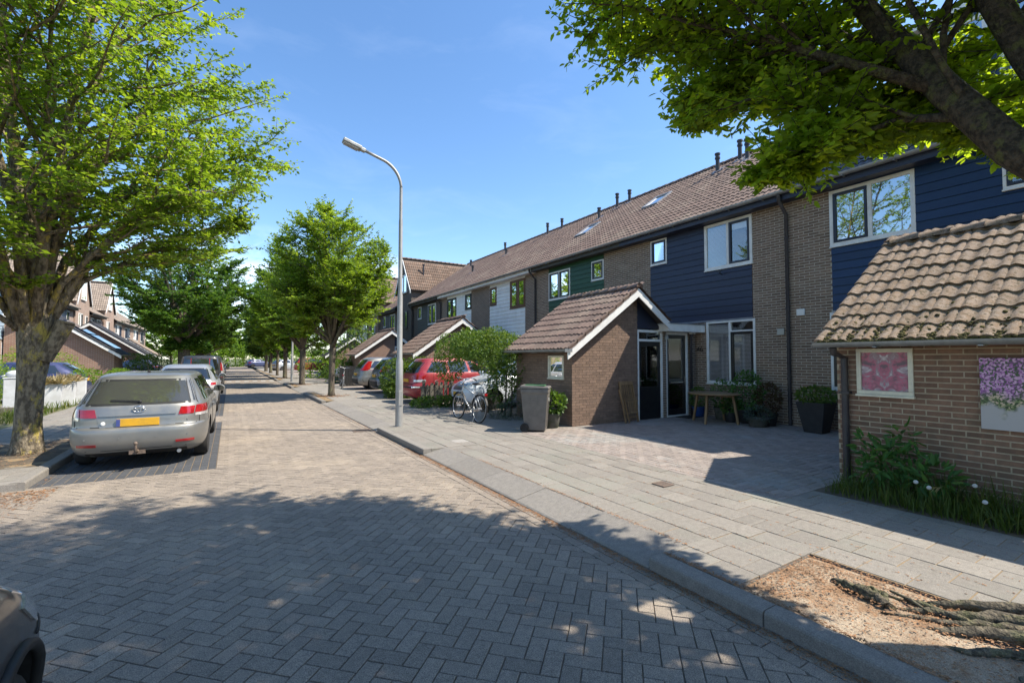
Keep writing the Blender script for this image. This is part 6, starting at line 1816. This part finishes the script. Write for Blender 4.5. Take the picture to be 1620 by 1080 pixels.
# low plants by the fence
shrub('ground_cover', 'low broad leaved plants at the foot of the picket fence', 'plant', (5.75, 14.2, .1), [((0, 0, .12), (.6, .35, .2)), ((.7, .0, .13), (.6, .3, .2)), ((-.3, .3, .1), (.35, .3, .16))], 1500, .1, 'leaf_shrub', seed=22)
# plants along the house front and on the driveway
def pot(t, r, h, m, taper=.75, sq=False):
    mb = MB()
    if sq:
        a, b = r*taper, r
        vs = [(-a, -a, 0), (a, -a, 0), (a, a, 0), (-a, a, 0), (-b, -b, h), (b, -b, h), (b, b, h), (-b, b, h), (-b*.88, -b*.88, h), (b*.88, -b*.88, h), (b*.88, b*.88, h), (-b*.88, b*.88, h), (-b*.8, -b*.8, h-.08), (b*.8, -b*.8, h-.08), (b*.8, b*.8, h-.08), (-b*.8, b*.8, h-.08)]
        fs = [(0, 3, 2, 1)] + [(i, (i+1) % 4, 4+(i+1) % 4, 4+i) for i in range(4)] + [(4+i, 4+(i+1) % 4, 8+(i+1) % 4, 8+i) for i in range(4)] + [(8+i, 8+(i+1) % 4, 12+(i+1) % 4, 12+i) for i in range(4)] + [(12, 13, 14, 15)]
        mb.add(vs, fs); return mb.build('pot', m, t, bevel=.012)
    mb.lathe([(r*taper*.95, 0), (r*taper, .01), (r*.95, h*.85), (r*1.05, h*.87), (r*1.05, h), (r*.92, h), (r*.9, h*.88), (0, h*.86)], 20); return mb.build('pot', m, t, smooth=True, angle=40)
def potted(label, base, r, h, pm, blobs, n, leaf, lm, seed, sq=False, taper=.75, wid=.6, stems=()):
    t = shrub('potted_plant', label, 'plant', base, blobs, n, leaf, lm, seed=seed, wid=wid, stems=stems); pot(t, r, h, pm, taper, sq); return t
potted('bright green leafy plant in a weathered tub beside the wheelie bin', (6.40, 8.62, .1), .23, .34, 'pot_stone', [((0, 0, .56), (.30, .28, .24))], 520, .12, 'leaf_far', 30, wid=.65)
potted('tall dark tapered square planter with leafy plant beside the mossy shed', (10.9, 5.0, .1), .29, .66, 'pot_dark', [((0, 0, .80), (.36, .34, .18))], 900, .07, 'leaf_shrub', 31, sq=True, taper=.62)
potted('plant in a small blue pot behind the round table', (11.05, 8.05, .1), .17, .28, 'pot_blue', [((0, 0, .52), (.22, .22, .28))], 500, .06, 'leaf_shrub', 32)
potted('plant in a brown pot below the ground floor window', (11.05, 7.35, .1), .2, .32, 'pot_stone', [((0, 0, .66), (.24, .26, .38))], 600, .06, 'leaf_weed', 33)
potted('bushy tall plant in a dark pot right of the round table', (11.0, 6.62, .1), .24, .34, 'pot_dark', [((0, 0, .78), (.34, .34, .48))], 1300, .07, 'leaf_weed', 34)
potted('dark red leaved plant in a pot by the black downpipe', (11.05, 6.12, .1), .2, .3, 'pot_dark', [((0, 0, .64), (.28, .26, .36))], 800, .07, 'leaf_red', 35)
potted('low grey green plant in a bowl in front of the tall potted plants', (10.65, 6.15, .1), .24, .2, 'pot_stone', [((0, 0, .28), (.30, .28, .18))], 700, .06, 'leaf_blue', 36, wid=.3)
potted('small plant in a black pot between the table and the tall plant', (10.8, 6.95, .1), .15, .25, 'pot_dark', [((0, 0, .4), (.22, .22, .2))], 420, .06, 'leaf_weed', 37)
# weeds in the bed
t = thing('leafy_peony', 'bushy green plant growing against the mossy shed wall', 'plant', (6.62, 2.15, .1))
P_, A_, N_, s_, r_ = cloud(41, [((0, .05, .42), (.17, .24, .20)), ((-.05, .2, .30), (.18, .16, .18)), ((0, -.25, .30), (.18, .2, .16)), ((.05, .0, .66), (.1, .12, .16)), ((-.05, .3, .55), (.1, .1, .14))], 430, .13)
V, F, Rn = leaf_arrays(P_, A_, N_, s_, r_, True, .34); mesh_np('foliage', V, F, Rn, 'leaf_weed', t)
for k in range(8):
    m = MB(); a = rng.uniform(0, 6.28); m.tube([(0, 0, 0), (.07*math.cos(a), .08*math.sin(a), .2), (.14*math.cos(a), .18*math.sin(a), .42)], [.008, .006, .003], 5); m.build('stem', 'leaf_weed', t)
V, F, Rn = [], [], []
def blade(x, y, z0, h, lean, az, w, rnd):
    b_ = len(V); c, s = math.cos(az), math.sin(az); px, py = -s*w, c*w
    for k, (f, ww) in enumerate(((0, 1), (.45, .85), (.8, .5), (1, .05))):
        o = lean*f*f*h; zz = z0+h*f*(1-.25*f*lean)
        V.append((x+c*o-px*ww, y+s*o-py*ww, zz)); V.append((x+c*o+px*ww, y+s*o+py*ww, zz)); Rn.extend([rnd, rnd])
    for k in range(3): F.append((b_+2*k, b_+2*k+1, b_+2*k+3, b_+2*k+2))
for i in range(5200):
    y = rng.uniform(-1.2, 2.75); x = 6.12+abs(rng.gauss(0, .30)) if rng.random() < .3 else rng.uniform(6.2, 6.92)
    if rng.random() < .35*(y > 1.9) or x > 6.93: continue
    hgt = rng.uniform(.05, .2)+(.34*rng.random()**2 if x > 6.4 else .05)
    blade(x, y, .09, hgt, rng.uniform(.1, .9), rng.uniform(0, 6.28), rng.uniform(.0025, .006), min(1, max(0, rng.gauss(.4, .22))))
o = mesh_np('grass', np.array(V), np.array(F), Rn, 'grass'); tag(o, 'wild grass in the soil bed at the foot of the mossy shed', 'grass', kind='stuff')
V, F, Rn = [], [], []
for i in range(2600):
    x = rng.uniform(-5.8, -4.45); y = rng.uniform(16, 30); blade(x, y, .1, rng.uniform(.08, .3), rng.uniform(.1, .8), rng.uniform(0, 6.28), .012, rng.gauss(.5, .2))
o = mesh_np('grass', np.array(V), np.array(F), np.clip(Rn, 0, 1), 'grass'); tag(o, 'ragged grass strip at the foot of the white planters', 'grass', kind='stuff')
for i, (x, y, h, lx, ly) in enumerate([(6.38, 1.93, .27, .0, .02), (6.34, 1.82, .25, -.03, .0), (6.30, 1.45, .20, .05, -.04), (6.55, 1.5, .3, .02, .03), (6.68, 1.05, .34, .0, .0)]):
    t = thing('dandelion_clock', ['tall dandelion clock beside the leafy green plant', 'second dandelion clock close beside the tall one', 'dandelion clock on a bowed stalk low in the bed', 'dandelion clock behind the bowed one', 'dandelion clock deep in the grass under the flower print'][i], 'flower', (x, y, .1), 0, 'dandelion clocks in the bed')
    m = MB(); m.tube([(0, 0, 0), (lx*.3, ly*.3, h*.5), (lx, ly, h)], .0035, 5); m.build('stalk', 'grass', t)
    m = MB(); m.ball((lx, ly, h), .022, .022, .022, 8); m.build('seed_head', 'dandelion', t, smooth=True)
for i, (x, y, az) in enumerate([(6.36, 1.66, 2.6), (6.62, 1.28, 3.4), (6.5, 1.05, 3.9), (6.36, .75, 4.0), (6.66, .8, 3.3)]):
    t = thing('drooping_weed', ['pale drooping grass head among the dandelions', 'pale withered flower head near the shed wall', 'pale withered drooping flower below the print', 'arching pale leaf at the edge of the slabs', 'bent pale grass head under the print'][i], 'plant', (x, y, .1), 0, 'withered flowers in the bed')
    m = MB(); c, s = math.cos(az), math.sin(az); m.tube([(0, 0, 0), (c*.02, s*.02, .2), (c*.08, s*.08, .3), (c*.15, s*.15, .28)], [.005, .004, .004, .003], 5); m.build('stalk', 'grass', t)
    V, F, Rn = [], [], []
    for k in range(9):
        b0 = len(V); x0, y0, z0 = c*(.09+.006*k), s*(.09+.006*k), .29
        l = rng.uniform(.05, .11); a2 = az+rng.gauss(0, .5)
        V += [(x0, y0, z0), (x0+math.cos(a2)*l*.5-.006, y0+math.sin(a2)*l*.5, z0-.01), (x0+math.cos(a2)*l, y0+math.sin(a2)*l, z0-.06), (x0+math.cos(a2)*l*.5+.006, y0+math.sin(a2)*l*.5, z0-.014)]
        F.append((b0, b0+1, b0+2, b0+3)); Rn += [rng.random()]*4
    mesh_np('petals', np.array(V), np.array(F), Rn, 'straw', t)
# ================================================================== street furniture and small things
def lamp(name, label, x, y, H, side=-1, group='street lamps', s=1.0):
    t = thing(name, label, 'street lamp', (x, y, .1), 0, group)
    m = MB(); m.lathe([(.09, -.1), (.085, .9), (.083, 1.55), (.066, 1.6), (.062, 3.1), (.050, 3.16), (.047, 4.9), (.04, 4.96), (.038, H-.85)], 16)
    pole = m.build('pole', 'galv', t, smooth=True, angle=30)
    m = MB(); pts = []
    for k in range(13):
        a = math.pi/2*k/12*.86; r = .62
        pts.append((side*(r-r*math.cos(a)), 0, H-.86+r*math.sin(a)))
    d = Vector(pts[-1])-Vector(pts[-2]); d.normalize()
    e = Vector(pts[-1]); pts += [tuple(e+d*.15), tuple(e+d*.42)]
    m.tube(pts, [.036]*10+[.034]*(len(pts)-10), 12); m.build('arm', 'galv', t, smooth=True)
    e = e+d*.38
    M = Matrix((d, Vector((0, 1, 0)), d.cross(Vector((0, 1, 0))))).transposed().to_4x4(); M.translation = e
    if M.to_3x3()[2][2] < 0: M = M @ Matrix.Diagonal((1, 1, -1, 1))
    m = MB(); m.bx(0, .14, -.05, .05, -.05, .04, M=M); m.bx(.1, .52, -.10, .10, -.05, .035, M=M); hd = m.build('lamp_head', 'galv', t, bevel=.02)
    m = MB(); m.bx(.16, .49, -.08, .08, -.075, -.0505, M=M); m.build('lamp_glass', 'lamp_clear', hd, bevel=.012)
    m = MB(); m.bx(-.045, .045, -.1, -.078, .5, .85); m.build('hatch', 'galv', pole, bevel=.004)
    return t
l1 = lamp('street_lamp', 'tall grey street lamp with curved arm at the near kerb', 3.42, 10.62, 6.56)
for x, y, lab, rz in ((3.6, 34.5, 'thin grey lamp post beside the forked street tree', 0), (-2.7, 60, 'thin pale lamp post beyond the dense round tree', math.pi), (-2.7, 74, 'farther thin pale lamp post above the black van', math.pi)):
    copy_tree(l1, lab, (x, y, .1), rz)

# wheelie bin
t = thing('wheelie_bin', 'grey wheelie bin with green inner lid in front of the brown shed', 'bin', (5.83, 8.42, .1), R(48))
t.scale = (.92, .92, .96)
m = MB()
vs = []
for z, w, d in ((.03, .215, .25), (.30, .235, .275), (.86, .27, .32), (.90, .285, .335), (.98, .285, .335)):
    vs += [(-w, -d, z), (w, -d, z), (w, d, z), (-w, d, z)]
fs = [(3, 2, 1, 0)] + [(4*k+i, 4*k+(i+1) % 4, 4*k+4+(i+1) % 4, 4*k+4+i) for k in range(4) for i in range(4)] + [(16, 17, 18, 19)]
m.add(vs, fs); m.bx(-.20, .20, -.275, -.262, .1, .8) if False else None
m.build('body', 'bin_grey', t, bevel=.02, seg=3)
m = MB()
vs = [(-.29, -.36, .982), (.29, -.36, .982), (.29, .36, .985), (-.29, .36, .985), (-.275, -.34, 1.03), (.275, -.34, 1.03), (.275, .34, 1.06), (-.275, .34, 1.06)]
m.add(vs, BOXF); m.build('lid', 'bin_grey', t, bevel=.02, seg=3)
MB().bx(-.21, .21, -.24, .26, 1.03, 1.064).build('lid_panel', 'bin_green', t, bevel=.012)
m = MB(); m.tube([(-.24, .40, .97), (.24, .40, .97)], .018, 8); m.bar((-.2, .33, .96), (-.2, .40, .97), .04, .03); m.bar((.2, .33, .96), (.2, .40, .97), .04, .03); m.build('grip', 'bin_grey', t, smooth=True, angle=40)
for s in (-1, 1):
    m = MB(); m.lathe([(.10, s*.25), (.10, s*.30), (.07, s*.305), (.06, s*.295), (0, s*.295)] if s > 0 else [(0, -.295), (.06, -.295), (.07, -.305), (.10, -.30), (.10, -.25)], 18, (0, .24, .10), 'X'); m.build('wheel', 'rubber', t, smooth=True, angle=40)
MB().tube([(-.27, .24, .1), (.27, .24, .1)], .014, 8).build('axle', 'galv', t)
for s in (-1, 1):
    m = MB(); m.bx(-.16, .16, s*.29-.006, s*.29+.006, .30, .80); 
MB().bx(-.13, -.05, -.331, -.327, .70, .78).build('sticker', 'white_paint', t)
for x in (-.16, 0, .16):
    m = MB(); m.add([(x-.012, -.24, .1), (x+.012, -.24, .1), (x+.012, -.3, .8), (x-.012, -.3, .8), (x-.012, -.264, .1), (x+.012, -.264, .1), (x+.012, -.326, .8), (x-.012, -.326, .8)], BOXF); m.build('rib', 'bin_grey', t)

# bicycle
t = thing('bicycle', 'silver city bicycle parked in front of the white car and shrub', 'bicycle', (5.3, 10.18, .1), R(3))
tilt = Matrix.Rotation(R(5), 4, 'Y')
def bt(nm, m, mat, par=None, **k): return m.build(nm, mat, par or t, T=tilt, **k)
WR = .345; RB, FB = (0, 0, WR), (0, 1.09, WR)
for c in (RB, FB):
    m = MB(); pts = [(0, c[1]+WR*math.cos(2*math.pi*k/36), c[2]+WR*math.sin(2*math.pi*k/36)) for k in range(37)]
    m.tube(pts, .018, 8, cap=False); w = bt('wheel', m, 'rubber', smooth=True)
    m = MB(); m.tube([(0, c[1]+(WR-.028)*math.cos(2*math.pi*k/36), c[2]+(WR-.028)*math.sin(2*math.pi*k/36)) for k in range(37)], .011, 6, cap=False); bt('rim', m, 'alloy', w, smooth=True)
    m = MB()
    for k in range(28):
        a = 2*math.pi*k/28; s = .025 if k % 2 else -.025
        m.tube([(s, c[1]+.02*math.cos(a+.6), c[2]+.02*math.sin(a+.6)), (0, c[1]+(WR-.03)*math.cos(a), c[2]+(WR-.03)*math.sin(a))], .0014, 4)
    o = bt('spokes', m, 'alloy', w); o['kind'] = 'stuff'
    m = MB(); m.tube([(-.06, c[1], c[2]), (.06, c[1], c[2])], .022, 10); bt('hub', m, 'alloy', w)
    m = MB(); a0 = .3 if c is FB else .15
    pts = [(0, c[1]+(WR+.035)*math.cos(a0+k*.15), c[2]+(WR+.035)*math.sin(a0+k*.15)) for k in range(19)]
    vs = []
    for p in pts: vs += [(p[0]-.025, p[1], p[2]), (p[0]+.025, p[1], p[2])]
    m.add(vs, [(2*k, 2*k+1, 2*k+3, 2*k+2) for k in range(len(pts)-1)]); bt('mudguard', m, 'trim_black', smooth=True)
BBk, ST, HT = (0, .44, .29), (0, .30, .78), (0, .93, .88)
m = MB()
m.tube([BBk, ST], .016, 10); m.tube([BBk, (0, .97, .66)], .019, 10); m.tube([(0, .33, .70), HT], .016, 10); m.tube([(0, .98, .62), HT], .02, 10)
for s in (-.05, .05): m.tube([(s, 0, WR), (s*.4, .44, .29)], .01, 8); m.tube([(s, 0, WR), (s*.4, .31, .74)], .009, 8)
for s in (-.05, .05): m.tube([(s, 1.09, WR), (s, 1.02, .6), (0, .98, .64)], .012, 8)
bt('frame', m, 'paint_bright', smooth=True)
m = MB(); m.tube([ST, (0, .26, .93)], .013, 8); bt('seat_post', m, 'alloy', smooth=True)
m = MB(); m.ball((0, .22, .96), .085, .13, .035, 8); m.ball((0, .34, .955), .035, .12, .028, 8); bt('saddle', m, 'trim_black', smooth=True)
m = MB(); m.tube([HT, (0, .90, 1.02), (0, .93, 1.06)], .013, 8); m.tube([(0, .93, 1.06), (.10, .93, 1.08), (.22, .90, 1.10), (.27, .78, 1.06)], .011, 8); m.tube([(0, .93, 1.06), (-.10, .93, 1.08), (-.22, .90, 1.10), (-.27, .78, 1.06)], .011, 8)
hb = bt('handlebar', m, 'alloy', smooth=True)
for s in (-1, 1):
    m = MB(); m.tube([(s*.25, .83, 1.08), (s*.272, .70, 1.04)], .017, 8); bt('grip', m, 'trim_black', hb, smooth=True)
m = MB(); m.lathe([(.10, .05), (.10, .06), (.085, .062), (.085, .05)], 20, (0, BBk[1], BBk[2]), 'X', closed=True); m.bar((.075, .44, .29), (.08, .53, .15), .02, .015); m.bar((-.075, .44, .29), (-.08, .35, .43), .02, .015); m.bx(.085, .16, .49, .58, .135, .155); m.bx(-.16, -.085, .31, .40, .42, .44)
bt('crank', m, 'alloy')
m = MB(); m.bar((-.05, -.24, .74), (-.05, .25, .74), .012, .012); m.bar((.05, -.24, .74), (.05, .25, .74), .012, .012)
for k in range(5): m.bar((-.05, -.22+k*.11, .74), (.05, -.22+k*.11, .74), .01, .01)
m.tube([(.06, 0, WR), (.055, -.15, .74)], .006, 6); m.tube([(-.06, 0, WR), (-.055, -.15, .74)], .006, 6); bt('luggage_rack', m, 'trim_black')
m = MB(); m.bx(-.04, .04, -.27, -.245, .68, .74); bt('rear_light', m, 'lamp_red', bevel=.006)
m = MB(); m.ball((0, 1.03, .93), .04, .05, .04, 8); bt('headlight', m, 'chrome', smooth=True)
m = MB(); m.tube([(-.06, .08, .33), (-.16, .02, .0)], .008, 6); bt('kickstand', m, 'alloy')

# second small bicycle by the far fence and a dark screen there
t2 = copy_tree(t, 'distant bicycle leaning by the dark screen beyond the first street tree', (5.1, 25.6, .1), R(-14))
t = thing('garden_screen', 'dark wooden screen behind the distant bicycle', 'fence', (5.3, 27.2, .1))
for k in range(14): MB().bx(k*.16, k*.16+.15, 0, .03, 0, 1.15+.02*rng.random()).build('board', 'trim_black', t)
for k in range(3): MB().bx(k*1.0, k*1.0+.07, .032, .1, 0, 1.2).build('post', 'grey_wood', t)

# picket fence
t = thing('picket_fence', 'short weathered picket fence in front of the red car', 'fence', (5.5, 14.75, .1))
for k in range(8):
    x = k*.17; h = (.62, .72, .78, .84, .80, .86, .78, .74)[k]
    m = MB(); m.prism([(x, 0), (x+.12, 0), (x+.12, h-.05), (x+.06, h), (x, h-.06)], lambda p, q: (p[0], q, p[1]), 0+.003*(k % 3), .024+.003*(k % 3), rnd=rng.random()); m.build('picket', 'grey_wood', t)
for z in (.18, .58): MB().bx(0, 1.31, .031, .075, z, z+.08).build('rail', 'grey_wood', t)
for x in (.1, 1.15): MB().bx(x, x+.08, .077, .155, 0, .85).build('post', 'grey_wood', t)

# round table
t = thing('garden_table', 'round wooden garden table with four splayed legs on the driveway', 'table', (10.42, 7.12, .1))
m = MB(); m.lathe([(.02, .0), (.62, .0), (.635, .008), (.635, .028), (.625, .034), (0, .034)], 40, (0, 0, .71)); m.build('tabletop', 'teak', t, smooth=True, angle=35)
for a in (.2, 1.77, 3.34, 4.91):
    c, s = math.cos(a), math.sin(a); m = MB(); m.bar((c*.44, s*.44, .71), (c*.56, s*.56, 0), .055, .055, up=(c, s, 0)); m.build('leg', 'teak', t, bevel=.006)
for a in (.2, 1.77):
    c, s = math.cos(a), math.sin(a); m = MB(); m.bar((-c*.46, -s*.46, .675), (c*.46, s*.46, .675 if a < 1 else .674), .03, .05); m.build('rail', 'teak', t)
# folding chair leaning on the shed wall
t = thing('folding_chair', 'folded slatted wooden chair leaning against the brown shed wall', 'chair', (8.62, 8.2, .1), R(4))
L = R(11)
Mt = Matrix.Rotation(-L, 4, 'X')
def cb_(nm, x0, x1, z0, z1, y0, y1, rot=0):
    m = MB(); M = Mt @ Matrix.Rotation(rot, 4, 'Y'); m.bx(x0, x1, y0, y1, z0, z1, M=M); return m.build(nm, 'teak', t, bevel=.004)
for s in (-1, 1): cb_('stile', s*.235-.02, s*.235+.02, 0, 1.04, -.02, .02)
cb_('top_rail', -.215, .215, .95, 1.04, -.015, .015); cb_('lower_rail', -.215, .215, .56, .60, -.012, .012)
for k in range(6): cb_('back_slat', -.185+k*.068, -.155+k*.068, .601, .949, -.008, .008)
for s in (-1, 1): cb_('rear_leg', s*.17-.016, s*.17+.016, .01, .62, -.075, -.045, rot=R(5*s))
for k in range(5): cb_('seat_slat', -.15+k*.064, -.12+k*.064, .26, .50, -.10, -.082)
cb_('seat_rail', -.18, .18, .22, .259, -.102, -.08); cb_('seat_rail', -.18, .18, .501, .535, -.102, -.08)
cb_('armrest', -.33, -.28, .40, .88, -.13, -.09, rot=R(-7))
cb_('stretcher', -.2, .2, .12, .15, -.04, -.022)
# doormat
o = MB().bx(-.3, .3, -.2, .2, 0, .018).build('doormat', 'mat_fibre', None); o.location = (10.72, 8.12, .1); tag(o, 'dark doormat before the white framed front door', 'doormat')
# white planters across the street
def planter(label, x, y, w, d, h, top=None, seed=1):
    t = thing('garden_planter', label, 'planter', (x, y, .1), R(8), 'white planters across the street')
    m = MB(); m.bx(-w/2, w/2, -d/2, d/2, 0, h); m.build('box', 'planter_white', t, bevel=.015)
    MB().bx(-w/2-.02, w/2+.02, -d/2-.02, d/2+.02, h+.001, h+.035).build('rim', 'planter_white', t, bevel=.01)
    if top == 'grass':
        g_ = np.random.default_rng(seed); n = 900
        P = np.c_[g_.uniform(-w/2, w/2, n), g_.uniform(-d/2, d/2, n), np.full(n, h)]; A = unit(np.c_[g_.normal(0, .8, n), g_.normal(0, .8, n), g_.uniform(.1, 1, n)])
        V, F, Rn = leaf_arrays(P, A, unit(g_.normal(0, 1, (n, 3))), g_.uniform(.15, .38, n), g_.random(n), False, .06); mesh_np('dry_grass', V, F, Rn, 'straw', t)
    elif top == 'green':
        P, A, Nn, s, r = cloud(seed, [((0, 0, h+.12), (.2, .2, .2))], 300, .08); V, F, Rn = leaf_arrays(P, A, Nn, s, r, False, .5); mesh_np('foliage', V, F, Rn, 'leaf_mid', t)
    elif top == 'cat':
        m = MB(); m.ball((0, 0, h+.13), .22, .13, .12, 10); m.ball((.17, 0, h+.27), .09, .08, .09, 8); m.tube([(-.2, 0, h+.1), (-.33, .03, h+.06)], [.03, .015], 6); m.add([(.12, -.05, h+.33), (.18, -.05, h+.33), (.15, -.05, h+.41), (.15, -.03, h+.34)], [(0, 1, 2), (1, 3, 2), (3, 0, 2)]); m.add([(.14, .03, h+.33), (.20, .03, h+.33), (.17, .04, h+.41), (.17, .06, h+.34)], [(0, 1, 2), (1, 3, 2), (3, 0, 2)])
        m.build('cat_ornament', 'planter_white', t, smooth=True)
    return t
planter('tall white planter with a pale cat ornament left of the big trunk', -5.5, 19.6, .46, .4, 1.0, 'cat')
planter('white planter with dry straw grass right behind the big trunk', -4.95, 20.6, .5, .45, .75, 'grass', 3)
planter('second white planter with dry straw grass', -4.78, 21.35, .5, .45, .8, 'grass', 4)
planter('white planter with a small green plant at the end of the planter row', -4.62, 22.1, .42, .42, .86, 'green', 5)
o = MB().bx(-7.2, -4.9, 18.72, 18.9, .1, .3).build('garden_edging', 'grey_wood', None, bevel=.01); tag(o, 'low timber edging in front of the white planters', 'edging')
